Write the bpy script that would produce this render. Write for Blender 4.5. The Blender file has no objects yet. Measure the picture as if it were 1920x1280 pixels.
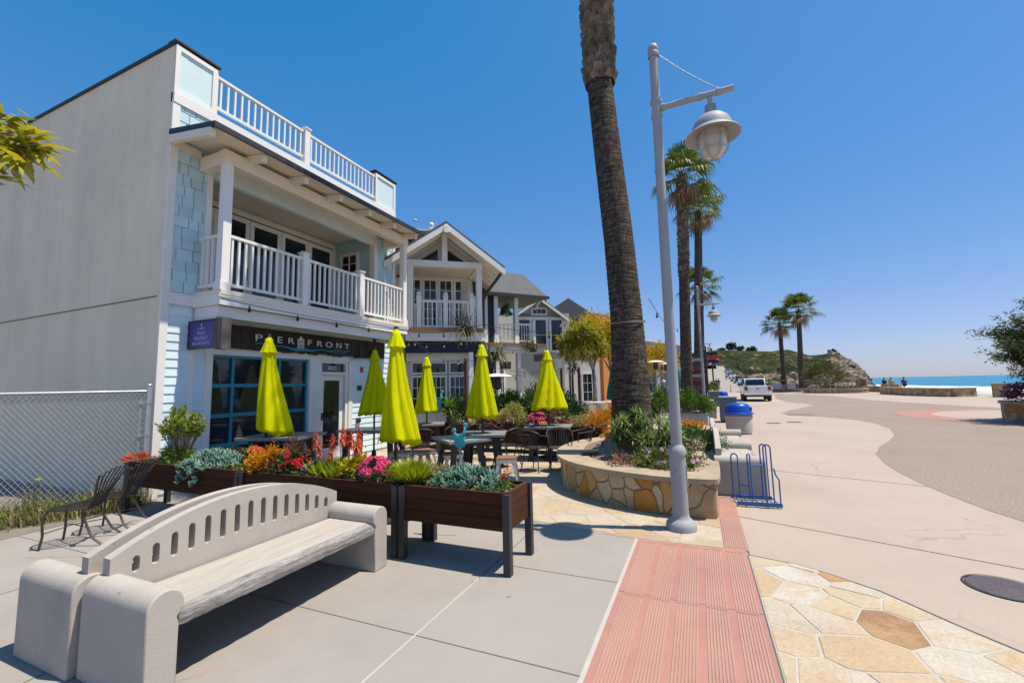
import bpy, bmesh, math, random
import numpy as np
from mathutils import Vector, Matrix
PI = math.pi
R_ = math.radians
SC = bpy.context.scene
COL = SC.collection
rnd = random.Random(7)
nrg = np.random.default_rng(7)

# ---------------------------------------------------------------- survey of the place
# camera station solved from the vanishing points; the helpers below turn a bearing into a point of the real place
CF, CH = 807.0, 1.65
_y = Vector((350, -75, -CF)).normalized()
_x = -Vector((-1887, -125, -CF)).normalized()
_z = _x.cross(_y).normalized()
_x = _y.cross(_z)
ROT = Matrix((_x, _y, _z))          # world = ROT @ camera
EYE = Vector((0, 0, CH))
def ray(u, v): return ROT @ Vector(((u - 960) / CF, (640 - v) / CF, -1))
def G(u, v, z=0.0):
    d = ray(u, v); return EYE + d * ((z - CH) / d.z)
def PX(u, v, x):
    d = ray(u, v); return EYE + d * (x / d.x)
def PY(u, v, y):
    d = ray(u, v); return EYE + d * (y / d.y)
def D(u, v, dep): return EYE + ray(u, v) * dep

# ---------------------------------------------------------------- mesh builder
class MB:
    def __init__(s): s.v = []; s.f = []; s.m = []
    def add(s, vs, fs, m=0, M=None):
        o = len(s.v)
        if M is not None: vs = [tuple(M @ Vector(p)) for p in vs]
        s.v.extend([tuple(p) for p in vs]); s.f.extend([tuple(i + o for i in f) for f in fs]); s.m.extend([m] * len(fs))
        return s
    def box(s, x0, x1, y0, y1, z0, z1, m=0, M=None):
        vs = [(x0,y0,z0),(x1,y0,z0),(x1,y1,z0),(x0,y1,z0),(x0,y0,z1),(x1,y0,z1),(x1,y1,z1),(x0,y1,z1)]
        return s.add(vs, [(0,3,2,1),(4,5,6,7),(0,1,5,4),(1,2,6,5),(2,3,7,6),(3,0,4,7)], m, M)
    def bar(s, p, q, w, h, m=0, up=(0,0,1)):
        p = Vector(p); q = Vector(q); d = (q - p).normalized(); up = Vector(up)
        if abs(d.dot(up)) > .98: up = Vector((1,0,0))
        a = d.cross(up).normalized() * (w / 2); b = a.cross(d).normalized() * (h / 2)
        vs = [p-a-b, p+a-b, p+a+b, p-a+b, q-a-b, q+a-b, q+a+b, q-a+b]
        return s.add(vs, [(0,1,2,3),(7,6,5,4),(0,4,5,1),(1,5,6,2),(2,6,7,3),(3,7,4,0)], m)
    def tube(s, pts, r, n=8, m=0, cap=True):
        pts = [Vector(p) for p in pts]; k = len(pts)
        rs = r if isinstance(r, (list, tuple)) else [r] * k
        vs = []; ref = None
        for i, p in enumerate(pts):
            d = (pts[min(i+1, k-1)] - pts[max(i-1, 0)])
            d = d.normalized() if d.length > 1e-9 else Vector((0,0,1))
            if ref is None: ref = Vector((1,0,0)) if abs(d.x) < .9 else Vector((0,1,0))
            a = (ref - d * ref.dot(d)).normalized(); ref = a; b = d.cross(a)
            for j in range(n):
                t = 2*PI*j/n; vs.append(p + (a*math.cos(t) + b*math.sin(t)) * rs[i])
        fs = []
        for i in range(k-1):
            for j in range(n):
                j2 = (j+1) % n; fs.append((i*n+j, i*n+j2, (i+1)*n+j2, (i+1)*n+j))
        if cap: fs += [tuple(range(n-1, -1, -1)), tuple((k-1)*n + j for j in range(n))]
        return s.add(vs, fs, m)
    def lathe(s, prof, n=24, c=(0,0,0), m=0, fn=None, cap=True, M=None):
        vs = []
        for i, (r, z) in enumerate(prof):
            for j in range(n):
                t = 2*PI*j/n
                rr, zz = (r, z) if fn is None else fn(r, z, t, i)
                vs.append((c[0] + rr*math.cos(t), c[1] + rr*math.sin(t), c[2] + zz))
        fs = []
        for i in range(len(prof)-1):
            for j in range(n):
                j2 = (j+1) % n; fs.append((i*n+j, i*n+j2, (i+1)*n+j2, (i+1)*n+j))
        if cap:
            fs += [tuple(range(n-1, -1, -1)), tuple((len(prof)-1)*n + j for j in range(n))]
        return s.add(vs, fs, m, M)
    def prism(s, poly, a, b, axis='z', m=0, M=None):
        # poly is 2D; axis z: (x,y); axis y: (x,z); axis x: (y,z)
        def P(p, t):
            return (p[0], p[1], t) if axis == 'z' else ((p[0], t, p[1]) if axis == 'y' else (t, p[0], p[1]))
        n = len(poly)
        ar = sum(poly[i][0]*poly[(i+1)%n][1] - poly[(i+1)%n][0]*poly[i][1] for i in range(n))
        if (ar < 0) != (axis == 'y'): poly = poly[::-1]
        vs = [P(p, a) for p in poly] + [P(p, b) for p in poly]
        fs = [tuple(range(n-1, -1, -1)), tuple(range(n, 2*n))] + [(i, (i+1) % n, n + (i+1) % n, n + i) for i in range(n)]
        return s.add(vs, fs, m, M)
    def ball(s, c, r, n=12, k=8, m=0, sq=(1,1,1), M=None):
        vs = [(c[0], c[1], c[2] - r*sq[2])]
        for i in range(1, k):
            p = PI*i/k
            for j in range(n):
                t = 2*PI*j/n
                vs.append((c[0] + r*sq[0]*math.sin(p)*math.cos(t), c[1] + r*sq[1]*math.sin(p)*math.sin(t), c[2] - r*sq[2]*math.cos(p)))
        vs.append((c[0], c[1], c[2] + r*sq[2])); L = len(vs) - 1
        fs = [(0, 1 + (j+1) % n, 1 + j) for j in range(n)]
        for i in range(k-2):
            for j in range(n):
                j2 = (j+1) % n; fs.append((1+i*n+j, 1+i*n+j2, 1+(i+1)*n+j2, 1+(i+1)*n+j))
        fs += [(1+(k-2)*n+j, 1+(k-2)*n+(j+1) % n, L) for j in range(n)]
        return s.add(vs, fs, m, M)

def obj(name, mb, mats, parent=None, loc=None, rotz=None, world=False, smooth=None, bevel=0.0):
    me = bpy.data.meshes.new(name)
    vs = mb.v
    off = None
    if world and parent is not None: off = parent.location.copy()
    if world and parent is not None and parent.parent is not None: off = parent['_w'] if '_w' in parent else off
    if off is not None: vs = [(p[0]-off[0], p[1]-off[1], p[2]-off[2]) for p in vs]
    me.from_pydata(vs, [], mb.f)
    if not isinstance(mats, (list, tuple)): mats = [mats]
    for m in mats: me.materials.append(m)
    if len(mats) > 1: me.polygons.foreach_set('material_index', mb.m)
    me.update()
    if smooth:
        me.shade_smooth()
        if smooth < 179: me.set_sharp_from_angle(angle=R_(smooth))
    o = bpy.data.objects.new(name, me); COL.objects.link(o)
    if parent is not None: o.parent = parent
    if loc is not None: o.location = loc
    if rotz is not None: o.rotation_euler.z = rotz
    if bevel:
        b = o.modifiers.new('bevel', 'BEVEL'); b.width = bevel; b.segments = 2; b.limit_method = 'ANGLE'; b.angle_limit = R_(40)
    return o
def wpart(name, mb, mats, root, smooth=None, bevel=0.0):
    """part whose mesh was written in world coordinates; root is the (unrotated) Empty of its thing"""
    return obj(name, mb, mats, root, world=True, smooth=smooth, bevel=bevel)
def sub(name, mb, mats, part, root, smooth=None):
    """sub-part in world coordinates under a part that sits at its root's origin"""
    off = root.location
    mb.v = [(p[0]-off[0], p[1]-off[1], p[2]-off[2]) for p in mb.v]
    return obj(name, mb, mats, part, smooth=smooth)
def tag(o, label=None, cat=None, group=None, kind=None):
    if label: o['label'] = label
    if cat: o['category'] = cat
    if group: o['group'] = group
    if kind: o['kind'] = kind
    return o
def thing(name, label, cat, loc=(0,0,0), rotz=0.0, group=None):
    o = bpy.data.objects.new(name, None); COL.objects.link(o)
    o.empty_display_size = .2
    o.location = loc; o.rotation_euler.z = rotz
    return tag(o, label, cat, group)
def struct(name, mb, mats, smooth=None, label=None):
    return tag(obj(name, mb, mats, smooth=smooth), label, None, None, 'structure')
def dup(root, loc, rotz=0.0, label=None, group=None, scale=None):
    def cp(o, par):
        c = o.copy(); COL.objects.link(c)
        if par is not None: c.parent = par
        for ch in list(o.children): cp(ch, c)
        return c
    r = cp(root, None); r.location = loc; r.rotation_euler.z = rotz
    if label: r['label'] = label
    if group: r['group'] = group
    if scale: r.scale = (scale,)*3 if isinstance(scale, (int, float)) else scale
    return r
def catenary(a, b, sag, n=12):
    a = Vector(a); b = Vector(b)
    return [a.lerp(b, i/n) - Vector((0, 0, 4*sag*(i/n)*(1-i/n))) for i in range(n+1)]
def arc(c, r, a0, a1, n, plane='xz'):
    out = []
    for i in range(n+1):
        t = a0 + (a1-a0)*i/n
        x, y = r*math.cos(t), r*math.sin(t)
        out.append((c[0]+x, c[1], c[2]+y) if plane == 'xz' else ((c[0], c[1]+x, c[2]+y) if plane == 'yz' else (c[0]+x, c[1]+y, c[2])))
    return out
def text_mesh(name, s, size, depth, mat, parent, loc, rot, sx=1.0, space=1.0):
    cu = bpy.data.curves.new(name, 'FONT'); cu.body = s; cu.size = size; cu.extrude = depth; cu.space_character = space
    cu.align_x = 'CENTER'; cu.align_y = 'BOTTOM_BASELINE'; cu.resolution_u = 3
    t = bpy.data.objects.new(name, cu); COL.objects.link(t)
    bpy.context.view_layer.update()
    me = bpy.data.meshes.new_from_object(t.evaluated_get(bpy.context.evaluated_depsgraph_get()))
    bpy.data.objects.remove(t); bpy.data.curves.remove(cu)
    me.name = name; me.materials.clear(); me.materials.append(mat)
    o = bpy.data.objects.new(name, me); COL.objects.link(o)
    o.parent = parent; o.location = loc; o.rotation_euler = rot; o.scale.x = sx
    return o

# ---------------------------------------------------------------- procedural materials
def _nt(name):
    m = bpy.data.materials.new(name); m.use_nodes = True
    nt = m.node_tree; b = nt.nodes['Principled BSDF']
    return m, nt, b
def N(nt, t, **kw):
    n = nt.nodes.new(t)
    for k, v in kw.items():
        if k in n.inputs: n.inputs[k].default_value = v
        else: setattr(n, k, v)
    return n
def ramp(nt, stops, fac=None, interp='LINEAR'):
    r = nt.nodes.new('ShaderNodeValToRGB'); r.color_ramp.interpolation = interp
    e = r.color_ramp.elements
    e[0].position, e[0].color = stops[0][0], (*stops[0][1], 1)
    e[1].position, e[1].color = stops[-1][0], (*stops[-1][1], 1)
    for p, c in stops[1:-1]:
        x = e.new(p); x.color = (*c, 1)
    if fac is not None: nt.links.new(fac, r.inputs[0])
    return r
def mixc(nt, fac, a, b, mode='MIX'):
    m = nt.nodes.new('ShaderNodeMix'); m.data_type = 'RGBA'; m.blend_type = mode
    for val, i in ((fac, 0), (a, 6), (b, 7)):
        if hasattr(val, 'is_linked') or hasattr(val, 'links'): nt.links.new(val, m.inputs[i])
        elif i == 0: m.inputs[0].default_value = val
        else: m.inputs[i].default_value = (*val, 1)
    return m.outputs[2]
def scl(c, k): return tuple(min(1, x*k) for x in c)
def surf(name, c, rough=.7, var=.14, vs=2.5, grain=.08, gs=70, bump=.12, bs=90, metal=0.0, spec=.5, isl=0.0, stain=0.0, coat=0.0, streak=None, hue=None, specks=0.0, sps=5.0, crack=0.0, drip=0.0):
    """general surface: large soft variation + fine grain + bump (+ random tint per loose piece, + stains, + streaks along an axis)"""
    m, nt, b = _nt(name); L = nt.links
    tc = N(nt, 'ShaderNodeTexCoord'); co = tc.outputs['Object']
    if streak:
        mp = N(nt, 'ShaderNodeMapping'); mp.inputs['Scale'].default_value = streak; L.new(co, mp.inputs[0]); cs = mp.outputs[0]
    else: cs = co
    n1 = N(nt, 'ShaderNodeTexNoise', Scale=vs, Detail=5.0, Roughness=.6); L.new(cs, n1.inputs['Vector'])
    n2 = N(nt, 'ShaderNodeTexNoise', Scale=gs, Detail=3.0); L.new(cs, n2.inputs['Vector'])
    r1 = ramp(nt, [(.28, scl(c, 1-var)), (.72, scl(hue, 1+var*.5) if hue else scl(c, 1+var))], n1.outputs['Fac'])
    col = r1.outputs[0]
    r2 = ramp(nt, [(.3, (1-grain,)*3), (.7, (1+grain*.0,)*3)], n2.outputs['Fac'])
    col = mixc(nt, 1.0, col, r2.outputs[0], 'MULTIPLY')
    if stain:
        n3 = N(nt, 'ShaderNodeTexNoise', Scale=vs*.35, Detail=8.0, Roughness=.72); L.new(co, n3.inputs['Vector'])
        r3 = ramp(nt, [(.5, (1, 1, 1)), (.68, (1-stain, 1-stain, 1-stain*.95))], n3.outputs['Fac'])
        col = mixc(nt, 1.0, col, r3.outputs[0], 'MULTIPLY')
    if crack:
        wn = N(nt, 'ShaderNodeTexNoise', Scale=2.2, Detail=6.0, Roughness=.65); L.new(co, wn.inputs['Vector'])
        wa = N(nt, 'ShaderNodeVectorMath', operation='MULTIPLY_ADD'); L.new(wn.outputs['Color'], wa.inputs[0]); wa.inputs[1].default_value = (.35, .35, .35); L.new(co, wa.inputs[2])
        vc = N(nt, 'ShaderNodeTexVoronoi', Scale=.42); vc.feature = 'DISTANCE_TO_EDGE'; L.new(wa.outputs[0], vc.inputs['Vector'])
        mk = N(nt, 'ShaderNodeTexNoise', Scale=.55, Detail=2.0); L.new(co, mk.inputs['Vector']); rk_ = ramp(nt, [(.50, (0, 0, 0)), (.58, (1, 1, 1))], mk.outputs['Fac'])
        rc_ = ramp(nt, [(.0012, (1-crack,)*3), (.0045, (1, 1, 1))], vc.outputs['Distance'])
        col = mixc(nt, 1.0, col, mixc(nt, rk_.outputs[0], (1, 1, 1), rc_.outputs[0]), 'MULTIPLY')
    if drip:
        dm = N(nt, 'ShaderNodeMapping'); dm.inputs['Scale'].default_value = (1.7, 1.7, .34); L.new(co, dm.inputs[0])
        dn = N(nt, 'ShaderNodeTexNoise', Scale=1.0, Detail=7.0, Roughness=.7); L.new(dm.outputs[0], dn.inputs['Vector'])
        rd_ = ramp(nt, [(.38, (1-drip, 1-drip, 1-drip)), (.62, (1, 1, 1))], dn.outputs['Fac']); col = mixc(nt, 1.0, col, rd_.outputs[0], 'MULTIPLY')
    if specks:
        vz = N(nt, 'ShaderNodeTexVoronoi', Scale=sps); L.new(co, vz.inputs['Vector'])
        sc3 = N(nt, 'ShaderNodeSeparateColor'); L.new(vz.outputs['Color'], sc3.inputs[0])
        th = N(nt, 'ShaderNodeMath', operation='MULTIPLY_ADD'); L.new(sc3.outputs[0], th.inputs[0]); th.inputs[1].default_value = .13; th.inputs[2].default_value = -.055
        df = N(nt, 'ShaderNodeMath', operation='SUBTRACT'); L.new(vz.outputs['Distance'], df.inputs[0]); L.new(th.outputs[0], df.inputs[1])
        r5 = ramp(nt, [(0, (1-specks,)*3), (.035, (1, 1, 1))], df.outputs[0])
        col = mixc(nt, 1.0, col, r5.outputs[0], 'MULTIPLY')
    if isl:
        g = N(nt, 'ShaderNodeNewGeometry')
        r4 = ramp(nt, [(0, (1-isl,)*3), (1, (1+isl*.35,)*3)], g.outputs['Random Per Island'])
        col = mixc(nt, 1.0, col, r4.outputs[0], 'MULTIPLY')
    L.new(col, b.inputs['Base Color'])
    b.inputs['Roughness'].default_value = rough; b.inputs['Metallic'].default_value = metal
    b.inputs['Specular IOR Level'].default_value = spec
    if coat: b.inputs['Coat Weight'].default_value = coat; b.inputs['Coat Roughness'].default_value = .05
    if bump:
        n4 = N(nt, 'ShaderNodeTexNoise', Scale=bs, Detail=4.0); L.new(cs, n4.inputs['Vector'])
        bp = N(nt, 'ShaderNodeBump', Strength=bump, Distance=.01); L.new(n4.outputs['Fac'], bp.inputs['Height'])
        L.new(bp.outputs[0], b.inputs['Normal'])
    return m
def leafmat(name, c1, c2, c3=None, rough=.5, trans=.3):
    """foliage: tint chosen per loose leaf, a little light through the blade"""
    m, nt, b = _nt(name); L = nt.links
    g = N(nt, 'ShaderNodeNewGeometry')
    stops = [(0, c1), (.6, c2), (1, c3 or c2)]
    r = ramp(nt, stops, g.outputs['Random Per Island'])
    L.new(r.outputs[0], b.inputs['Base Color']); b.inputs['Roughness'].default_value = rough
    b.inputs['Specular IOR Level'].default_value = .35
    t = N(nt, 'ShaderNodeBsdfTranslucent'); L.new(r.outputs[0], t.inputs[0])
    mx = N(nt, 'ShaderNodeMixShader'); mx.inputs[0].default_value = trans
    L.new(b.outputs[0], mx.inputs[1]); L.new(t.outputs[0], mx.inputs[2])
    L.new(mx.outputs[0], nt.nodes['Material Output'].inputs[0])
    return m
def fabric(name, c, trans=.25):
    m = surf(name, c, rough=.9, var=.08, vs=4, grain=.06, gs=300, bump=.06, bs=400, spec=.08)
    nt = m.node_tree; b = nt.nodes['Principled BSDF']
    tc = N(nt, 'ShaderNodeTexCoord'); mp = N(nt, 'ShaderNodeMapping'); mp.inputs['Scale'].default_value = (1, 1, .35); nt.links.new(tc.outputs['Object'], mp.inputs[0])
    wn = N(nt, 'ShaderNodeTexNoise', Scale=16.0, Detail=3.0); nt.links.new(mp.outputs[0], wn.inputs['Vector']); wb = N(nt, 'ShaderNodeBump', Strength=.28, Distance=.03); nt.links.new(wn.outputs['Fac'], wb.inputs['Height']); nt.links.new(wb.outputs[0], b.inputs['Normal'])
    t = N(nt, 'ShaderNodeBsdfTranslucent'); t.inputs[0].default_value = (*c, 1)
    mx = N(nt, 'ShaderNodeMixShader'); mx.inputs[0].default_value = trans
    nt.links.new(b.outputs[0], mx.inputs[1]); nt.links.new(t.outputs[0], mx.inputs[2])
    nt.links.new(mx.outputs[0], nt.nodes['Material Output'].inputs[0])
    return m
def glassy(name, c=(.015, .02, .025), rough=.03):
    m, nt, b = _nt(name); L = nt.links
    tc = N(nt, 'ShaderNodeTexCoord')
    n = N(nt, 'ShaderNodeTexNoise', Scale=1.3, Detail=2.0); L.new(tc.outputs['Object'], n.inputs['Vector'])
    r = ramp(nt, [(.3, scl(c, .6)), (.7, scl(c, 1.6))], n.outputs['Fac']); L.new(r.outputs[0], b.inputs['Base Color'])
    b.inputs['Roughness'].default_value = rough; b.inputs['Specular IOR Level'].default_value = .6
    bp = N(nt, 'ShaderNodeBump', Strength=.02, Distance=.02); L.new(n.outputs['Fac'], bp.inputs['Height']); L.new(bp.outputs[0], b.inputs['Normal'])
    return m
def stonework(name, cols, scale=2.6, mortar=(.42, .38, .33), mw=.035, warp=.25, bump=.5, zs=1.0, rough=.75, zrot=0.0, xs=1.0, rust=0.0):
    """irregular fitted stones with mortar joints (flags, rubble walls)"""
    m, nt, b = _nt(name); L = nt.links
    tc = N(nt, 'ShaderNodeTexCoord')
    mp = N(nt, 'ShaderNodeMapping'); mp.inputs['Scale'].default_value = (xs, 1, zs); mp.inputs['Rotation'].default_value = (0, 0, zrot); L.new(tc.outputs['Object'], mp.inputs[0])
    wn = N(nt, 'ShaderNodeTexNoise', Scale=1.7, Detail=2.0); L.new(mp.outputs[0], wn.inputs['Vector'])
    sb = N(nt, 'ShaderNodeVectorMath', operation='SUBTRACT'); L.new(wn.outputs['Color'], sb.inputs[0]); sb.inputs[1].default_value = (.5, .5, .5)
    sc_ = N(nt, 'ShaderNodeVectorMath', operation='SCALE'); L.new(sb.outputs[0], sc_.inputs[0]); sc_.inputs['Scale'].default_value = warp
    ad = N(nt, 'ShaderNodeVectorMath', operation='ADD'); L.new(mp.outputs[0], ad.inputs[0]); L.new(sc_.outputs[0], ad.inputs[1])
    v1 = N(nt, 'ShaderNodeTexVoronoi', Scale=scale); v1.feature = 'F1'; v1.inputs['Randomness'].default_value = 1.0; L.new(ad.outputs[0], v1.inputs['Vector'])
    v2 = N(nt, 'ShaderNodeTexVoronoi', Scale=scale); v2.feature = 'DISTANCE_TO_EDGE'; L.new(ad.outputs[0], v2.inputs['Vector'])
    sp = N(nt, 'ShaderNodeSeparateColor'); L.new(v1.outputs['Color'], sp.inputs[0])
    k = len(cols)
    rc = ramp(nt, [(i/k, c) for i, c in enumerate(cols)], sp.outputs[0], 'CONSTANT')
    # veins of tan and rust inside each stone
    n2 = N(nt, 'ShaderNodeTexNoise', Scale=9.0, Detail=6.0, Roughness=.7); L.new(ad.outputs[0], n2.inputs['Vector'])
    n2.inputs['Distortion'].default_value = 1.2
    rv = ramp(nt, [(.33, (.78, .66, .52)), (.43, (.95, .90, .82)), (.6, (1.0, 1.0, 1.0))], n2.outputs['Fac'])
    c1 = mixc(nt, 1.0, rc.outputs[0], rv.outputs[0], 'MULTIPLY')
    n3 = N(nt, 'ShaderNodeTexNoise', Scale=60.0, Detail=4.0); L.new(mp.outputs[0], n3.inputs['Vector'])
    rg = ramp(nt, [(.3, (.82, .82, .82)), (.7, (1, 1, 1))], n3.outputs['Fac'])
    c1 = mixc(nt, 1.0, c1, rg.outputs[0], 'MULTIPLY')
    if rust:
        n5 = N(nt, 'ShaderNodeTexNoise', Scale=4.2, Detail=7.0, Roughness=.68); n5.inputs['Distortion'].default_value = .8; L.new(ad.outputs[0], n5.inputs['Vector'])
        r5 = ramp(nt, [(.52, (0, 0, 0)), (.66, (rust,)*3)], n5.outputs['Fac']); c1 = mixc(nt, r5.outputs[0], c1, (.40, .20, .07))
        n6 = N(nt, 'ShaderNodeTexNoise', Scale=3.1, Detail=6.0, Roughness=.6); L.new(mp.outputs[0], n6.inputs['Vector']); r6 = ramp(nt, [(.35, (.86, .84, .80)), (.65, (1.06, 1.03, 1.0))], n6.outputs['Fac']); c1 = mixc(nt, 1.0, c1, r6.outputs[0], 'MULTIPLY')
    rm = ramp(nt, [(mw*.6, (0, 0, 0)), (mw, (1, 1, 1))], v2.outputs['Distance'])
    col = mixc(nt, rm.outputs[0], mortar, c1)
    L.new(col, b.inputs['Base Color']); b.inputs['Roughness'].default_value = rough; b.inputs['Specular IOR Level'].default_value = .3
    rb = ramp(nt, [(0, (0, 0, 0)), (mw*1.8, (1, 1, 1))], v2.outputs['Distance'])
    ma = N(nt, 'ShaderNodeMath', operation='MULTIPLY_ADD'); L.new(n2.outputs['Fac'], ma.inputs[0]); ma.inputs[1].default_value = .45; L.new(rb.outputs[0], ma.inputs[2])
    bp = N(nt, 'ShaderNodeBump', Strength=bump, Distance=.02); L.new(ma.outputs[0], bp.inputs['Height']); L.new(bp.outputs[0], b.inputs['Normal'])
    return m
def plain(name, c, rough=.6, metal=0.0, spec=.5):
    return surf(name, c, rough=rough, var=.07, vs=3, grain=.04, gs=50, bump=.03, bs=60, metal=metal, spec=spec)

# ---------------------------------------------------------------- foliage builders
def rand_dir(n, zmin=-1.0, zmax=1.0):
    z = nrg.uniform(zmin, zmax, n); t = nrg.uniform(0, 2*PI, n); r = np.sqrt(np.maximum(0, 1-z*z))
    return np.stack([r*np.cos(t), r*np.sin(t), z], 1)
def add_leaves(mb, pts, dirs, L, W, m=0, fold=.25, jit=.35):
    """one folded diamond leaf per point, pointing along dirs"""
    n = len(pts)
    d = dirs + nrg.normal(0, jit, (n, 3)); d /= np.linalg.norm(d, axis=1)[:, None] + 1e-9
    s = np.cross(d, rand_dir(n)); s /= np.linalg.norm(s, axis=1)[:, None] + 1e-9
    u = np.cross(s, d)
    l = L * nrg.uniform(.6, 1.25, n)[:, None]; w = W * nrg.uniform(.7, 1.2, n)[:, None]
    mid = pts + d*l*.45
    a = pts; b = mid + s*w*.5 + u*w*fold; c = pts + d*l; e = mid - s*w*.5 + u*w*fold
    o = len(mb.v)
    V = np.stack([a, b, c, e], 1).reshape(-1, 3)
    mb.v.extend(map(tuple, V.tolist()))
    for i in range(n):
        k = o + 4*i
        mb.f.append((k, k+1, k+2)); mb.f.append((k, k+2, k+3)); mb.m.append(m); mb.m.append(m)
def clump_points(c, rad, nclump, nleaf, spread=.3, shell=.55, zmin=-.5):
    c = np.array(c, float); rad = np.array(rad, float)
    cd = rand_dir(nclump, zmin, 1.0); cr = nrg.uniform(shell, 1.0, nclump)[:, None]
    cc = cd * cr
    idx = nrg.integers(0, nclump, nleaf)
    off = nrg.normal(0, spread, (nleaf, 3)) * .5
    p = cc[idx] + off
    out = p / (np.linalg.norm(p, axis=1)[:, None] + 1e-6)
    return c + p*rad, out
def blade(mb, base, dirv, L, W, bend=.3, seg=4, m=0, taper=.15, up=None):
    """a strap leaf: flat ribbon that bends down along its length, widest a third of the way up"""
    base = Vector(base); d = Vector(dirv).normalized()
    s = d.cross(Vector((0, 0, 1)))
    s = s.normalized() if s.length > 1e-4 else Vector((1, 0, 0))
    vs = []; p = base.copy()
    for i in range(seg+1):
        t = i/seg
        w = W*(.55 + .9*t if t < .4 else (1-t)*1.5 + taper*.3)*.5 if i < seg else W*.04
        w = min(w, W*.5)
        vs += [p - s*w, p + s*w]
        d = (d + Vector((0, 0, -bend/seg*(1+t)))).normalized()
        p = p + d*(L/seg)
    mb.add(vs, [(2*i, 2*i+1, 2*i+3, 2*i+2) for i in range(seg)], m)
def rosette(mb, c, n, L, W, e0, e1, bend=.3, m=0, seg=3, r=rnd):
    for i in range(n):
        t = 2*PI*i*.381966 + r.uniform(-.2, .2); k = (i+.5)/n
        e = R_(e0 + (e1-e0)*k + r.uniform(-6, 6))
        d = (math.cos(e)*math.cos(t), math.cos(e)*math.sin(t), math.sin(e))
        blade(mb, c, d, L*r.uniform(.8, 1.15), W*r.uniform(.85, 1.1), bend, seg, m)
def petal_flower(mb, c, r, m=0, n=6, k=2, nrm=(0, 0, 1)):
    nrm = Vector(nrm).normalized(); a = nrm.orthogonal().normalized(); b = nrm.cross(a); c = Vector(c)
    for q in range(k):
        for i in range(n):
            t = 2*PI*(i + .5*q)/n; d = a*math.cos(t) + b*math.sin(t); s = nrm.cross(d)
            rr = r*(1 - .3*q); h = nrm*(r*(.15 + .35*q))
            mb.add([c, c + d*rr*.6 + s*rr*.33 + h, c + d*rr + h*.7, c + d*rr*.6 - s*rr*.33 + h], [(0, 1, 2, 3)], m)
# ---------------------------------------------------------------- materials
MT = {}
MT['walk'] = surf('pavement_concrete', (.325, .295, .262), rough=.85, var=.07, vs=.9, grain=.12, gs=120, bump=.12, bs=160, stain=.16, specks=.4, sps=2.3, crack=.5)
MT['tan'] = surf('promenade_concrete', (.41, .33, .262), rough=.85, var=.06, vs=.5, grain=.10, gs=90, bump=.10, bs=140, stain=.14, specks=.35, sps=1.3, crack=.35)
MT['aggr'] = surf('exposed_aggregate', (.335, .268, .208), rough=.9, var=.08, vs=.4, grain=.5, gs=34, bump=.35, bs=60, stain=.06)
MT['joint'] = plain('joint', (.15, .135, .12), .9)
MT['joint_l'] = plain('joint_pale', (.44, .41, .37), .9)
MT['flag'] = stonework('flagstone', [(.49,.42,.34),(.51,.44,.35),(.50,.40,.30),(.52,.47,.40),(.47,.37,.28),(.49,.44,.38)], scale=2.1, mortar=(.40,.34,.27), mw=.011, bump=.10, rust=.45)
MT['flag2'] = stonework('flagstone_mixed', [(.52,.45,.34),(.51,.42,.30),(.55,.51,.45),(.52,.45,.35),(.56,.54,.50),(.34,.22,.13),(.52,.43,.31),(.54,.49,.41),(.56,.54,.49),(.50,.37,.23)], scale=2.6, mortar=(.43,.37,.30), mw=.012, bump=.10, warp=.3, zrot=.45, xs=.72, rust=.5)
MT['rubble'] = stonework('rubble_stone', [(.56,.44,.28),(.42,.31,.19),(.60,.50,.36),(.54,.25,.05),(.34,.25,.16),(.58,.37,.15),(.56,.47,.34),(.46,.36,.24)], scale=3.9, mortar=(.20,.145,.09), mw=.03, warp=.3, rust=.6, bump=.7, zs=.8)
MT['capstone'] = surf('cap_stone', (.44, .355, .25), rough=.8, var=.18, vs=3, grain=.2, gs=60, bump=.3, bs=40, hue=(.46, .35, .22), stain=.25)
MT['sand'] = surf('sand', (.38, .31, .22), rough=.95, var=.06, vs=.3, grain=.1)
MT['soil'] = surf('soil', (.16, .105, .07), rough=.95, var=.3, vs=8, grain=.4, gs=60, bump=.8, bs=40)
MT['mulch'] = surf('mulch', (.28, .20, .145), rough=.95, var=.3, vs=9, grain=.5, gs=50, bump=.9, bs=35)
MT['white'] = surf('white_paint', (.82, .80, .75), rough=.5, var=.03, vs=2, grain=.03, gs=50, bump=.03, stain=.05)
MT['cream'] = surf('cream_paint', (.82, .73, .59), rough=.55, var=.04, vs=2, grain=.04, bump=.04, stain=.05)
MT['stucco'] = surf('stucco', (.88, .765, .575), rough=.9, var=.07, vs=.45, grain=.07, gs=60, bump=.25, bs=80, stain=.14, drip=.09)
MT['aqua'] = surf('aqua_shingle', (.53, .73, .76), rough=.7, var=.05, vs=2, grain=.05, isl=.14, bump=.08)
MT['aqua_p'] = surf('aqua_panel', (.62, .78, .78), rough=.6, var=.04, vs=2, grain=.04)
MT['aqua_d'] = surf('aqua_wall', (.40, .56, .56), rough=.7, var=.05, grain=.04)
MT['siding'] = surf('pale_siding', (.70, .84, .88), rough=.6, var=.04, vs=2, grain=.03, isl=.05)
MT['dark'] = plain('dark_metal', (.03, .03, .033), .5)
MT['black'] = plain('black_rubber', (.012, .012, .014), .6)
MT['iron'] = surf('brown_iron', (.055, .045, .04), rough=.5, var=.2, metal=.3)
MT['steel'] = surf('galvanised', (.50, .52, .54), rough=.4, var=.12, vs=8, metal=.6)
MT['grey_paint'] = surf('grey_paint', (.34, .35, .365), rough=.6, spec=.3, var=.05, vs=3, grain=.05, bump=.05, stain=.08)
MT['glass'] = glassy('window_glass')
MT['teal'] = plain('teal_paint', (.016, .22, .29), .45)
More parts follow.
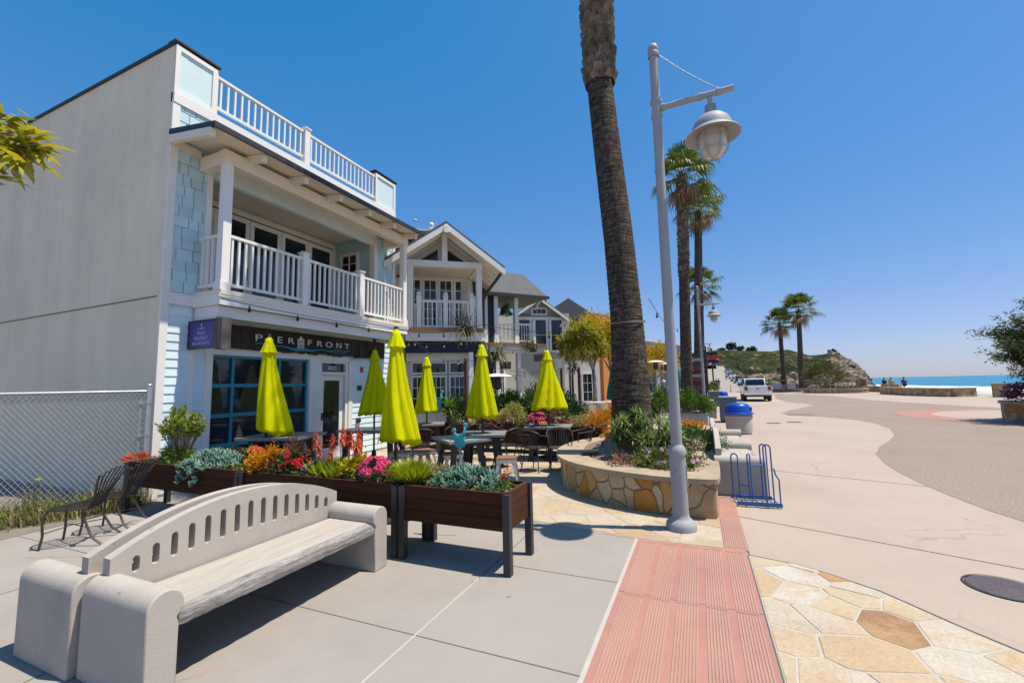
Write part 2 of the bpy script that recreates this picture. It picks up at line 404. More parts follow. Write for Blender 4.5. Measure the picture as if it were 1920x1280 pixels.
MT['navy'] = plain('navy_paint', (.010, .010, .045), .6)
MT['wood'] = surf('dark_stained_wood', (.070, .027, .014), rough=.85, spec=.12, var=.3, vs=3, grain=.35, gs=16, bump=.25, bs=22, isl=.35, streak=(.6, 9, 9))
MT['wood_y'] = surf('dark_stained_wood_end', (.10, .04, .02), rough=.85, spec=.12, var=.3, vs=3, grain=.35, gs=16, bump=.25, bs=22, isl=.3, streak=(9, .6, 9))
MT['sign_wood'] = surf('charred_planks', (.045, .028, .022), rough=.75, var=.4, vs=4, grain=.3, gs=20, bump=.4, bs=24, isl=.5, streak=(6, 9, .8))
MT['grey_wood'] = surf('weathered_wood', (.43, .39, .335), rough=.85, var=.10, vs=3, grain=.2, gs=12, bump=.35, bs=16, streak=(9, .4, 9), hue=(.47, .43, .37))
MT['seat_wood'] = surf('brown_seat_wood', (.26, .13, .07), rough=.55, var=.2, vs=5, grain=.2, streak=(1, 8, 8))
MT['cast'] = surf('cast_concrete', (.465, .42, .365), rough=.85, var=.08, vs=2.2, grain=.12, gs=110, bump=.2, bs=120, stain=.2, specks=.45, sps=7)
MT['roof'] = surf('grey_shingle_roof', (.12, .125, .13), rough=.9, var=.15, vs=4, grain=.35, gs=28, bump=.5, bs=26)
MT['lime'] = fabric('lime_canvas', (.74, .75, .004), .33)
MT['mint'] = surf('mint_inlay', (.30, .42, .33), rough=.35, var=.2, vs=6)
MT['tabletop'] = surf('grey_tabletop', (.23, .22, .21), rough=.5, var=.12, vs=5)
MT['blue_pl'] = plain('blue_plastic', (.008, .07, .42), .3)
MT['rack_blue'] = plain('rack_blue', (.02, .13, .36), .4)
MT['orange_w'] = surf('orange_stucco', (.62, .22, .05), rough=.85, var=.06)
MT['purple'] = plain('purple_sign', (.055, .045, .24), .5)
MT['lilac'] = plain('sign_lettering', (.42, .45, .78), .5)
MT['letter'] = plain('white_lettering', (.75, .75, .73), .45)
MT['red'] = plain('red_paint', (.55, .03, .02), .4)

# ---------------------------------------------------------------- sky, sun, camera
SUN_EL, SUN_AZ = R_(67.5), R_(75.6)
w = bpy.data.worlds.new('World'); SC.world = w; w.use_nodes = True
wn = w.node_tree
sky = wn.nodes.new('ShaderNodeTexSky'); sky.sky_type = 'NISHITA'; sky.sun_disc = False
sky.sun_elevation = SUN_EL; sky.sun_rotation = SUN_AZ
sky.air_density = 1.0; sky.dust_density = .4; sky.ozone_density = 3.0; sky.altitude = 0
hsv = wn.nodes.new('ShaderNodeHueSaturation'); hsv.inputs['Saturation'].default_value = 1.44
gmm = wn.nodes.new('ShaderNodeGamma'); gmm.inputs[1].default_value = .5
tnt = wn.nodes.new('ShaderNodeMix'); tnt.data_type = 'RGBA'; tnt.blend_type = 'MULTIPLY'; tnt.inputs[0].default_value = 1; tnt.inputs[7].default_value = (.87, .94, 1.30, 1)
wn.links.new(sky.outputs[0], hsv.inputs['Color']); wn.links.new(hsv.outputs[0], gmm.inputs[0]); wn.links.new(gmm.outputs[0], tnt.inputs[6])
wn.links.new(tnt.outputs[2], wn.nodes['Background'].inputs[0]); wn.nodes['Background'].inputs[1].default_value = .15
sl = bpy.data.lights.new('sun', 'SUN'); sl.energy = 3.7; sl.angle = R_(.53); sl.color = (1, .91, .78)
so = bpy.data.objects.new('sun', sl); COL.objects.link(so)
sd = Vector((math.cos(SUN_EL)*math.sin(SUN_AZ), math.cos(SUN_EL)*math.cos(SUN_AZ), math.sin(SUN_EL)))
so.rotation_euler = sd.to_track_quat('Z', 'Y').to_euler(); so.location = sd*60
cd = bpy.data.cameras.new('camera'); cam = bpy.data.objects.new('camera', cd); COL.objects.link(cam)
cd.sensor_width = 36; cd.lens = CF/1920*36; cd.clip_start = .05; cd.clip_end = 20000
cam.matrix_world = Matrix.Translation(EYE) @ ROT.to_4x4()
SC.camera = cam
SC.view_settings.view_transform = 'Standard'; SC.view_settings.look = 'None'; SC.view_settings.exposure = 0.75; SC.view_settings.gamma = 1
SC.cycles.use_denoising = True
SC.cycles.max_bounces = 6; SC.cycles.diffuse_bounces = 3; SC.cycles.glossy_bounces = 3; SC.cycles.transparent_max_bounces = 6; SC.cycles.caustics_reflective = False; SC.cycles.caustics_refractive = False
SC.cycles.sample_clamp_indirect = 6

# ---------------------------------------------------------------- ground and paving
def sheet(name, pts, z, mat, m=None):
    mb = MB(); mb.add([(p[0], p[1], z) for p in pts], [tuple(range(len(pts)))]); return struct(name, mb, mat)
sheet('ground', [(-400, -60), (20.6, -60), (20.6, 42), (19.7, 62), (18, 90), (14, 130), (-30, 160), (-400, 160)], -.004, MT['tan'])
# paved footway in front of the cafes
sheet('pavement', [(-60, -30), (.33, -30), (.33, 2.88), (.33, 60), (-60, 60)], 0.0, MT['walk'])
sheet('lot_ground', [(-60, -30), (-7.55, -30), (-7.55, 2.4), (-7.62, 3.4), (-7.95, 4.0), (-60, 4.0)], .004, surf('dusty_ground', (.24, .20, .16), rough=.95, var=.2, vs=1.2, grain=.3, bump=.5, bs=30))
def cells(seeds, bounds, gap):
    """irregular fitted slabs: each seed keeps the ground nearer to it than to its neighbours"""
    out = []
    S = np.array(seeds)
    for i, s in enumerate(S):
        P = [(s[0]-2, s[1]-2), (s[0]+2, s[1]-2), (s[0]+2, s[1]+2), (s[0]-2, s[1]+2)]
        nb = np.argsort(((S-s)**2).sum(1))[1:22]
        hp = [((S[j]+s)/2, (S[j]-s)/np.linalg.norm(S[j]-s), gap*rnd.uniform(.7, 1.6)) for j in nb] + [(np.array(p), np.array(n_), gap) for p, n_ in bounds]
        for p, n_, g in hp:
            Q = []; f = [(v[0]-p[0])*n_[0] + (v[1]-p[1])*n_[1] + g for v in P]
            for k in range(len(P)):
                a, b_, fa, fb = P[k], P[(k+1) % len(P)], f[k], f[(k+1) % len(P)]
                if fa <= 0: Q.append(a)
                if (fa <= 0) != (fb <= 0): t = fa/(fa-fb); Q.append((a[0]+(b_[0]-a[0])*t, a[1]+(b_[1]-a[1])*t))
            P = Q
            if len(P) < 3: break
        if len(P) >= 3: out.append(P)
    return out
def slab_mat(name, cols):
    m = surf(name, (1, .97, .93), rough=.8, var=.10, vs=2.2, grain=.22, gs=55, bump=.22, bs=45, hue=(1, .93, .84), stain=.12)
    nt = m.node_tree; b = nt.nodes['Principled BSDF']; L = nt.links; src = b.inputs['Base Color'].links[0].from_socket
    g = N(nt, 'ShaderNodeNewGeometry'); rc = ramp(nt, [(i/len(cols), c) for i, c in enumerate(cols)], g.outputs['Random Per Island'], 'CONSTANT')
    tc = N(nt, 'ShaderNodeTexCoord'); n5 = N(nt, 'ShaderNodeTexNoise', Scale=3.4, Detail=8.0, Roughness=.7); n5.inputs['Distortion'].default_value = 1.0; L.new(tc.outputs['Object'], n5.inputs['Vector'])
    r5 = ramp(nt, [(.47, (0, 0, 0)), (.66, (.7, .7, .7))], n5.outputs['Fac']); c = mixc(nt, r5.outputs[0], rc.outputs[0], (.50, .33, .17))
    L.new(mixc(nt, 1.0, c, src, 'MULTIPLY'), b.inputs['Base Color']); return m
def lay(name, seeds, bounds, gap, z0, h, mat):
    mb = MB()
    for P in cells(seeds, bounds, gap):
        cxx = sum(p[0] for p in P)/len(P); cyy = sum(p[1] for p in P)/len(P); zt = z0 + h*rnd.uniform(.55, 1.3); n = len(P)
        T = [(cxx+(p[0]-cxx)*.965, cyy+(p[1]-cyy)*.965, zt + rnd.uniform(-.0012, .0012)) for p in P]
        mb.add([(p[0], p[1], z0-.003) for p in P] + T, [tuple(range(n, 2*n))] + [(i, (i+1) % n, n+(i+1) % n, n+i) for i in range(n)])
    return struct(name, mb, mat)
sheet('patio_bed', [(-8.0, 5.3), (-1.97, 5.13), (-1.16, 4.94), (-.68, 4.89), (.13, 4.87), (.13, 14), (-1, 30), (-8.0, 30)], .003, surf('mortar', (.43, .37, .30), rough=.95, var=.1, vs=3, grain=.25, gs=80))
sd_ = []
for i in range(1400):
    p = (rnd.uniform(-8, .13), rnd.uniform(4.8, 16)); mind = .30 if p[1] < 10 else .5
    if all((p[0]-q[0])**2 + ((p[1]-q[1])*1.15)**2 > (mind*rnd.uniform(.75, 1.35))**2 for q in sd_): sd_.append(p)
lay('patio_paving', sd_, [((.13, 5), (1, 0)), ((-.3, 4.885), (.01, -1)), ((-1.5, 5.03), (-.16, -.987)), ((-8, 6), (-1, 0))], .005, .004, .004, slab_mat('patio_slab', [(.52, .47, .39), (.50, .41, .30), (.53, .49, .43), (.47, .36, .25), (.50, .44, .35), (.53, .48, .40)]))
# ribbed red pavers: real ribs
pk = MT['paver'] = surf('red_pavers', (.40, .188, .15), rough=.85, var=.08, vs=1.3, grain=.12, gs=90, bump=.1, stain=.14, hue=(.41, .21, .165), specks=.4, sps=2.2)
pk2 = surf('red_paver_ribs', (.42, .265, .205), rough=.85, var=.1, vs=2, grain=.14, gs=90, stain=.14, specks=.4, sps=2.2)
mb = MB(); mb.box(-.69, .32, -6, 4.885, -.02, .008)
mb.box(.135, .345, 4.885, 7.0, -.02, .008)
struct('paver_strip', mb, pk)
mb = MB()
def ribs(x0, x1, y0, y1):
    n = int((x1-x0)/.0185)
    for i in range(n):
        x = x0 + (i+.5)*(x1-x0)/n
        mb.add([(x-.006, y0, .008), (x-.003, y0, .0125), (x+.003, y0, .0125), (x+.006, y0, .008), (x-.006, y1, .008), (x-.003, y1, .0125), (x+.003, y1, .0125), (x+.006, y1, .008)],
               [(0, 1, 5, 4), (1, 2, 6, 5), (2, 3, 7, 6), (3, 2, 1, 0), (4, 5, 6, 7)])
for i in range(5):
    x0 = -.645 + i*.197
    yy = -6.0
    while yy < 4.85:
        ribs(x0, x0+.15, yy+.004, min(yy+1.18, 4.85)); yy += 1.2
ribs(.15, .335, 4.93, 6.95)
struct('paver_ribs', mb, pk2)
mb = MB()
for y in (3.64, 2.44, 1.24): mb.box(-.69, .32, y-.003, y+.003, .0081, .0095)
struct('paver_joints', mb, MT['joint'])
# pale edge strip and joints in the footway
mb = MB(); mb.box(-.72, -.69, -6, 4.885, -.02, .007)
struct('paver_edging', mb, MT['joint_l'])
mb = MB()
for x0, x1, y0, y1 in ((-1.856, -1.842, -5, 3.46),): mb.box(x0, x1, y0, y1, -.01, .0035)
struct('pale_pavement_joint', mb, MT['joint_l'])
mb = MB()
for y in (3.80, 2.55, 1.3): mb.box(-1.84, -.72, y-.0035, y+.0035, -.01, .003)
for y in (4.75, 2.55, .3): mb.box(-7.6, -1.86, y-.0035, y+.0035, -.01, .003)
mb.box(-3.7035, -3.6965, -4, 5.1, -.01, .0033); mb.box(-5.5035, -5.4965, -4, 5.1, -.01, .0033)
mb.box(-1.8535, -1.8465, 3.47, 5.05, -.01, .0033)
struct('pavement_joints', mb, MT['joint'])
# flagstone apron at the lower right
ap = [(.335, -6), (.335, 4.80), (.73, 4.69), (.93, 4.56), (1.19, 4.35), (1.30, 4.2), (1.49, 3.93), (1.68, 3.7), (2.0, 3.25), (2.4, 2.4), (2.6, 1.2), (2.7, -6)]
sheet('apron_bed', ap, .003, surf('pale_mortar', (.50, .455, .39), rough=.95, var=.1, vs=3, grain=.25, gs=80))
sd_ = []
for i in range(900):
    p = (rnd.uniform(.3, 2.8), rnd.uniform(.2, 4.9))
    if all(((p[0]-q[0])*1.0 + (p[1]-q[1])*.35)**2 + ((p[1]-q[1])*1.25)**2 > (.29*rnd.uniform(.4, 1.75))**2 for q in sd_): sd_.append(p)
bd_ = [((.335, 3), (-1, 0))]
for a, b_ in zip(ap[1:-1], ap[2:]):
    d_ = Vector((b_[0]-a[0], b_[1]-a[1])).normalized(); bd_.append((a, (-d_.y, d_.x)))
lay('flagstone_apron', sd_, bd_, .006, .004, .0035, slab_mat('apron_slab', [(.54, .50, .43), (.52, .44, .32), (.55, .53, .49), (.51, .39, .25), (.53, .47, .38), (.31, .18, .095), (.52, .43, .30), (.54, .49, .41), (.45, .27, .13), (.52, .42, .30)]))
mb = MB()
for i in range(1, 10):
    p, q = Vector((*ap[i], .0055)), Vector((*ap[i+1], .0055)); mb.bar(p, q, .012, .004)
mb.box(.3265, .3335, -6, 4.80, .001, .0056); mb.bar((.345, 4.80, .002), (.345, 7, .002), .008, .005)
mb.bar((.35, 6.1, -.001), (3.2, 4.95, -.001), .006, .003); mb.bar((.9, 9.4, -.001), (3.1, 8.6, -.001), .006, .003)
struct('apron_joint', mb, MT['joint'])
# exposed aggregate carriageway with its wavy edge
cv = [(6.0, -10), (3.9, 2), (3.45, 5.5), (3.27, 6.9), (3.17, 7.35), (3.10, 8.14), (3.08, 8.87), (3.11, 9.74), (3.2, 10.66), (3.45, 11.95), (3.93, 13.26), (4.53, 14.54), (5.08, 15.9), (5.59, 17.84), (5.79, 19.83),
      (5.61, 21.49), (4.83, 22.85), (3.85, 23.6), (3.62, 25.0), (4.38, 27.41), (5.7, 30.55), (6.5, 32.37), (6.61, 34.46), (6.13, 36.09), (5.9, 38), (6.2, 45), (7.7, 56), (7.9, 62), (11.6, 52.5), (11.7, 40), (12.6, 35.0), (13.4, 31.5), (14.2, 27), (16, 22), (18, 10), (19, -10)]
sheet('carriageway', cv, 0.0, MT['aggr'])
mb = MB()
def ring(cx, cy, r0, r1, a0, a1, z, n=30):
    o = []
    for i in range(n+1):
        t = a0 + (a1-a0)*i/n; o.append(((cx+r0*math.cos(t), cy+r0*math.sin(t), z), (cx+r1*math.cos(t), cy+r1*math.sin(t), z)))
    for i in range(n): mb.add([o[i][0], o[i][1], o[i+1][1], o[i+1][0]], [(0, 1, 2, 3)])
ring(13.2, 23.6, 4.1, 5.3, R_(95), R_(262), .004)
struct('red_paving_band', mb, pk)
mb = MB(); ring(13.2, 23.6, .2, 4.1, R_(60), R_(262), .004); struct('pale_apron', mb, MT['tan'])
# beach, sea, surf
mb = MB(); mb.add([(20.6, -60, -.02), (21.2, -60, -1.2), (21.2, 42, -1.2), (20.6, 42, -.02), (18, 90, -.02), (19, 92, -1.2), (14, 130, -.02), (16, 133, -1.2), (66, -60, -2.9), (66, 150, -2.9), (60, 330, -2.9), (10, 330, -1)],
                  [(0, 1, 2, 3), (3, 2, 5, 4), (4, 5, 7, 6), (1, 8, 9, 2), (2, 9, 10, 11), (2, 11, 7, 5), (7, 11, 6)])
struct('beach', mb, MT['sand'])
m, nt, b = _nt('sea_water'); L = nt.links
tc = N(nt, 'ShaderNodeTexCoord'); mp = N(nt, 'ShaderNodeMapping'); mp.inputs['Scale'].default_value = (1, .25, 1); L.new(tc.outputs['Object'], mp.inputs[0])
n1 = N(nt, 'ShaderNodeTexNoise', Scale=.02, Detail=5.0); L.new(mp.outputs[0], n1.inputs['Vector'])
rr = ramp(nt, [(.3, (.012, .13, .22)), (.7, (.02, .22, .33))], n1.outputs['Fac']); L.new(rr.outputs[0], b.inputs['Base Color'])
b.inputs['Roughness'].default_value = .35; b.inputs['Specular IOR Level'].default_value = .3
n2 = N(nt, 'ShaderNodeTexNoise', Scale=.5, Detail=6.0); L.new(mp.outputs[0], n2.inputs['Vector'])
bp = N(nt, 'ShaderNodeBump', Strength=.6, Distance=.4); L.new(n2.outputs['Fac'], bp.inputs['Height']); L.new(bp.outputs[0], b.inputs['Normal'])
MT['sea'] = m
mb = MB(); mb.add([(52, -2500, -3.0), (12000, -2500, -3.0), (12000, 12000, -3.0), (-3000, 12000, -3.0), (-3000, 900, -3.0), (52, 500, -3.0)], [(0, 1, 2, 3, 4, 5)])
struct('sea', mb, MT['sea'])
foam = surf('surf_foam', (.80, .82, .83), rough=.9, var=.06, vs=.3, grain=.1, gs=4, bump=.6, bs=2)
mb = MB()
for k, (xa, xb, h) in enumerate(((62, 70, .25), (72, 79, .5), (80.5, 92, .6), (95, 99, .45))):
    vs = []; n = 90
    for i in range(n+1):
        y = 40 + 330*i/n
        a = xa + 1.3*math.sin(y*.11+k) + nrg.normal(0, .35); e = xb + 1.6*math.sin(y*.07+2*k) + nrg.normal(0, .4)
        vs += [(a, y, -2.99), (a+(e-a)*.35, y, -2.99+h*nrg.uniform(.6, 1)), (e, y, -2.99)]
    mb.add(vs, [q for i in range(n) for q in ((3*i, 3*i+1, 3*i+4, 3*i+3), (3*i+1, 3*i+2, 3*i+5, 3*i+4))])
tag(obj('surf', mb, foam, smooth=180), 'white breaking surf along the sandy shore', None, None, 'stuff')

# ---------------------------------------------------------------- road climbing the hill, headland
RP = [(40, 0), (62, 0), (90, .5), (120, 1.2), (150, 3.0), (180, 5.6), (230, 9.4), (300, 14), (330, 15)]
def road_z(d):
    for (a, za), (b_, zb) in zip(RP, RP[1:]):
        if d <= b_: return za + (zb-za)*max(0, (d-a))/(b_-a)
    return RP[-1][1]
def at_depth(u, dep, z):
    p = D(u, 700, dep); return Vector((p.x, p.y, z))
asph = surf('pale_road', (.30, .27, .235), rough=.9, var=.05, vs=.1, grain=.1, gs=3, bump=0)  # even pale grey-tan road surface with slight random tone
mb = MB(); vs = []
for d, z in RP:
    k = (330-d)/290
    vs += [at_depth(1318 + 8*(1-k), d, z - .012*(d < 63)), at_depth(1347 + 62*max(0, k-.05)**1.5, d, z - .012*(d < 63))]
mb.add(vs, [(2*i, 2*i+1, 2*i+3, 2*i+2) for i in range(len(RP)-1)])
struct('road', mb, asph)
# headland: scrub over rock
m, nt, b = _nt('headland_scrub'); L = nt.links
tc = N(nt, 'ShaderNodeTexCoord'); ge = N(nt, 'ShaderNodeNewGeometry'); sx = N(nt, 'ShaderNodeSeparateXYZ'); L.new(ge.outputs['Position'], sx.inputs[0])
n1 = N(nt, 'ShaderNodeTexNoise', Scale=.03, Detail=9.0, Roughness=.72); L.new(tc.outputs['Object'], n1.inputs['Vector'])
n2 = N(nt, 'ShaderNodeTexNoise', Scale=.12, Detail=9.0, Roughness=.8); L.new(tc.outputs['Object'], n2.inputs['Vector'])
g1 = ramp(nt, [(.38, (.016, .028, .010)), (.47, (.042, .056, .018)), (.54, (.07, .082, .026)), (.66, (.14, .135, .05))], n1.outputs['Fac'])
g2 = ramp(nt, [(.36, (.45, .45, .45)), (.64, (1.3, 1.3, 1.3))], n2.outputs['Fac'])
gr = mixc(nt, 1.0, g1.outputs[0], g2.outputs[0], 'MULTIPLY')
rk = ramp(nt, [(.36, (.10, .075, .045)), (.5, (.28, .20, .13)), (.62, (.46, .36, .26))], n2.outputs['Fac'])
ma = N(nt, 'ShaderNodeMath', operation='MULTIPLY_ADD'); L.new(n1.outputs['Fac'], ma.inputs[0]); ma.inputs[1].default_value = 26; ma.inputs[2].default_value = -8.5
xr = N(nt, 'ShaderNodeMath', operation='MULTIPLY_ADD'); L.new(sx.outputs[0], xr.inputs[0]); xr.inputs[1].default_value = .7; xr.inputs[2].default_value = -103; xm = N(nt, 'ShaderNodeMath', operation='MAXIMUM'); L.new(xr.outputs[0], xm.inputs[0]); xm.inputs[1].default_value = 0; xa = N(nt, 'ShaderNodeMath', operation='ADD'); L.new(xm.outputs[0], xa.inputs[0]); L.new(ma.outputs[0], xa.inputs[1])
lt = N(nt, 'ShaderNodeMath', operation='SUBTRACT'); L.new(xa.outputs[0], lt.inputs[0]); L.new(sx.outputs[2], lt.inputs[1])
l2 = ramp(nt, [(.0, (0, 0, 0)), (1, (1, 1, 1))], lt.outputs[0])
n3 = N(nt, 'ShaderNodeTexNoise', Scale=.06, Detail=6.0, Roughness=.7); L.new(tc.outputs['Object'], n3.inputs['Vector'])
r3 = ramp(nt, [(.60, (0, 0, 0)), (.64, (1, 1, 1))], n3.outputs['Fac'])
mxx = N(nt, 'ShaderNodeMath', operation='MAXIMUM'); L.new(l2.outputs[0], mxx.inputs[0]); L.new(r3.outputs[0], mxx.inputs[1])
L.new(mixc(nt, mxx.outputs[0], gr, rk.outputs[0]), b.inputs['Base Color']); b.inputs['Roughness'].default_value = .95; b.inputs['Specular IOR Level'].default_value = .1
bp = N(nt, 'ShaderNodeBump', Strength=1.0, Distance=6.0); L.new(n2.outputs['Fac'], bp.inputs['Height']); L.new(bp.outputs[0], b.inputs['Normal'])
MT['hill'] = m
ridge = [(1120, 690), (1200, 676), (1280, 664), (1335, 657), (1347, 655), (1400, 656), (1450, 657.5), (1468, 654.5), (1482, 654), (1500, 659), (1520, 665), (1545, 663), (1562, 659), (1578, 664), (1592, 671), (1603, 681), (1613, 692), (1619, 702), (1624, 711), (1627, 716)]
def ridge_v(u):
    for (a, va), (b_, vb) in zip(ridge, ridge[1:]):
        if u <= b_: return va + (vb-va)*max(0, u-a)/(b_-a)
    return 716
mb = MB(); vs = []; nu, nt_ = 130, 26
for i in range(nu+1):
    u = 1120 + (1627-1120)*i/nu
    vr = ridge_v(u); dr = 470 - .18*(u-1335)
    zr = max(-3, D(u, vr, dr).z)
    for j in range(nt_+1):
        t = j/nt_
        if t <= .8:
            s = t/.8; dep = 205 + (dr-205)*s
            z0 = (road_z(205)+1.5) if u < 1345 else max(-3.2, 6.5 - (u-1345)*.11)
            prof = s**1.15*.72 + .28*(1-math.cos(PI*min(1, s)))/2
            z = z0 + (zr-z0)*prof + (nrg.normal(0, .8) + 1.6*math.sin(i*.37+j*.9)*math.sin(j*.5))*math.sin(PI*s)*min(1, max(0, zr)/20)
        else:
            s = (t-.8)/.2; dep = dr + 260*s; z = zr*(1-s*s) - 6*s
        vs.append(at_depth(u, dep, z))
W_ = nt_+1
mb.add(vs, [(i*W_+j, i*W_+j+1, (i+1)*W_+j+1, (i+1)*W_+j) for i in range(nu) for j in range(nt_)])
struct('headland', mb, MT['hill'], smooth=180)
# low verge between road and headland
mb = MB(); vs = []
for d, z in RP[1:]:
    k = (330-d)/290
    u0 = 1347 + 62*max(0, k-.05)**1.5
    vs += [at_depth(u0, d, z-.3), at_depth(u0+14, d, z+.5 + .4*nrg.random()), at_depth(u0+45, d*1.02, max(-2, z*.35-.6))]
n = len(RP)-1
mb.add(vs, [q for i in range(n-1) for q in ((3*i, 3*i+1, 3*i+4, 3*i+3), (3*i+1, 3*i+2, 3*i+5, 3*i+4))])
struct('verge', mb, MT['hill'], smooth=180)
mb = MB(); vs = [at_depth(u, d, z) for u, d, z in ((1345, 110, .15), (1640, 110, -.1), (1640, 215, -2.5), (1500, 215, 1.5), (1345, 215, 4))]
mb.add(vs, [(0, 1, 2, 3, 4)]); struct('far_ground', mb, MT['sand'])

# boulders along the shore road and the foot of the headland
rk_m = surf('boulder', (.24, .18, .125), rough=.95, var=.3, vs=.5, grain=.3, gs=4, bump=.6, bs=2, isl=.5, hue=(.34, .25, .17))
mb = MB()
def boulder(p, s):
    k = len(mb.v); mb.ball((p.x, p.y, p.z), s, 7, 5, sq=(rnd.uniform(.8, 1.4), rnd.uniform(.8, 1.4), rnd.uniform(.5, .9)))
    for i in range(k, len(mb.v)):
        v = mb.v[i]; mb.v[i] = (v[0]+rnd.gauss(0, s*.14), v[1]+rnd.gauss(0, s*.14), v[2]+rnd.gauss(0, s*.12))
for i in range(420):
    u = rnd.uniform(1398, 1560); d_ = rnd.uniform(105, 190); p = D(u, 700, d_); p.z = rnd.uniform(.1, 2.4)*(1 if u < 1500 else .6) + (d_-105)*.012; boulder(p, rnd.uniform(.4, 1.5))
for i in range(170):
    u = rnd.uniform(1560, 1624); k = rnd.random()**1.4; dr = 470 - .18*(u-1335); d_ = 205 + (dr-205)*(.35+.6*k)
    zr = max(-3, D(u, ridge_v(u), dr).z); p = D(u, 700, d_); z0 = max(-3.2, 6.5 - (u-1345)*.11); s = (d_-205)/(dr-205); p.z = z0 + (zr-z0)*(s**1.15*.72 + .28*(1-math.cos(PI*s))/2) - .3; boulder(p, rnd.uniform(1.0, 3.4))
tag(obj('rocks', mb, rk_m, smooth=30), 'brown boulders along the shore and the foot of the headland', None, None, 'stuff')
# ---------------------------------------------------------------- the pale blue two-storey cafe
F = -8.05; Y0, Y1 = 4.12, 10.06
cafe = thing('cafe_building', 'pale blue two-storey cafe with white balcony, roof railing and tall blank stucco side wall', 'building', (F, Y0, 0))
def shingles(mb, X, y0, y1, z0, z1, course=.19, m=0, t=.018):
    mb.box(X, X+.004, y0, y1, z0, z1, 1)
    z = z0; k = 0
    while z < z1 - .01:
        zt = min(z + course, z1); y = y0 - (.1 if k % 2 else 0)
        while y < y1:
            w = rnd.uniform(.13, .27); a, b = max(y, y0), min(y + w - .012, y1)
            if b - a > .02:
                tt = t + rnd.uniform(-.003, .003); dz = rnd.choice((0, 0, 0, .012))
                mb.add([(X, a, zt+.004), (X+tt*.55, a, zt-.002), (X+tt, a, z-.006+dz), (X, a, z-.006+dz), (X, b, zt+.004), (X+tt*.55, b, zt-.002), (X+tt, b, z-.006+dz), (X, b, z-.006+dz)],
                       [(0, 1, 2, 3), (7, 6, 5, 4), (1, 5, 6, 2), (2, 6, 7, 3), (0, 4, 5, 1)], m)
            y += w
        z += course; k += 1
def lap(mb, X, y0, y1, z0, z1, h=.145, m=0):
    z = z0
    while z < z1 - .01:
        zt = min(z+h, z1)
        mb.prism([(X, z), (X+.022, z), (X+.008, zt), (X, zt)], y0, y1, 'y', m); z += h
TOP = 7.72
# shell: side wall, back, roof slab, fronts behind the claddings
mb = MB()
mb.box(-22, F-.004, Y0, Y0+.2, 0, TOP)                     # stucco flank
mb.box(-22, F-.02, Y1-.2, Y1, 0, 6.9)
mb.box(-22, -21.8, Y0+.2, Y1-.2, 0, 6.9)
wpart('side_wall', mb, MT['stucco'], cafe)
mb = MB(); mb.box(-22, F-.9, Y0-.012, Y0+.001, 3.245, 3.262); mb.box(F-.9, F-.1, Y0-.012, Y0+.001, 3.245, 3.262)
wpart('control_joint', mb, MT['joint'], cafe)
mb = MB(); mb.box(-22, F+.03, Y0-.035, Y0+.24, TOP, TOP+.05)
wpart('roof_coping', mb, MT['dark'], cafe)
mb = MB(); mb.box(-21.8, F-.12, Y0+.2, Y1-.2, 6.45, 6.6)
wpart('roof', mb, MT['roof'], cafe)
# front wall backing
mb = MB()
mb.box(F-.12, F, Y0+.201, 4.70, 0, 6.80); mb.box(F-.12, F, 9.2, Y1, 2.9, 6.80); mb.box(F-.12, F, 4.70, 9.2, 5.62, 6.80)
mb.box(F-.12, F, 4.70, 4.98, 0, 3.2); mb.box(F-.12, F, 4.98, 9.3, 2.33, 3.2)
mb.box(F-.12, F, 7.10, 7.36, 0, 2.33); mb.box(F-.12, F, 8.29, 10.0, 0, 2.33)
wpart('front_wall', mb, MT['siding'], cafe)
mb = MB()
shingles(mb, F, Y0+.10, 4.74, 3.36, 5.98); shingles(mb, F, Y0+.10, Y1-.1, 6.0, 6.66); shingles(mb, F, 9.28, Y1-.1, 3.36, 5.98)
wpart('shingle_cladding', mb, [MT['aqua'], surf('shingle_gap', (.16, .24, .26), rough=.9)], cafe)
mb = MB()
lap(mb, F, Y0+.12, 4.60, .05, 3.12); wpart('lap_siding', mb, MT['siding'], cafe)
mb = MB(); lap(mb, F, 4.68, 4.86, .05, 2.9); wpart('lap_siding', mb, MT['siding'], cafe)
mb = MB(); lap(mb, F, 8.42, Y1-.1, .05, 2.9); wpart('lap_siding', mb, MT['siding'], cafe)
mb = MB()
mb.box(F-.005, F+.032, Y0-.004, Y0+.115, 0, 6.72); mb.box(F-.002, F+.03, Y1-.1, Y1+.004, 0, 6.72)       # corner boards
mb.box(F, F+.03, 4.60, 4.68, 0, 2.9); mb.box(F, F+.04, 4.86, 4.985, 0, 2.9)
mb.box(F, F+.035, Y0+.1, 4.74, 3.14, 3.34)                                                          # belt
mb.box(F, F+.03, 4.74, 4.84, 3.4, 5.98); mb.box(F, F+.03, 9.18, 9.28, 3.4, 5.98)
mb.box(F-.05, F+.045, Y0, Y1, 6.66, 6.84)                                                           # parapet base
mb.box(F, F+.04, 7.10, 7.36, .05, 2.34); mb.box(F, F+.04, 8.29, 8.42, .05, 2.34); mb.box(F, F+.035, 4.985, 8.29, 2.34, 2.47)
mb.box(F-.3, F+.025, 4.9, 8.4, -.02, .05)
wpart('trim_board', mb, MT['white'], cafe)
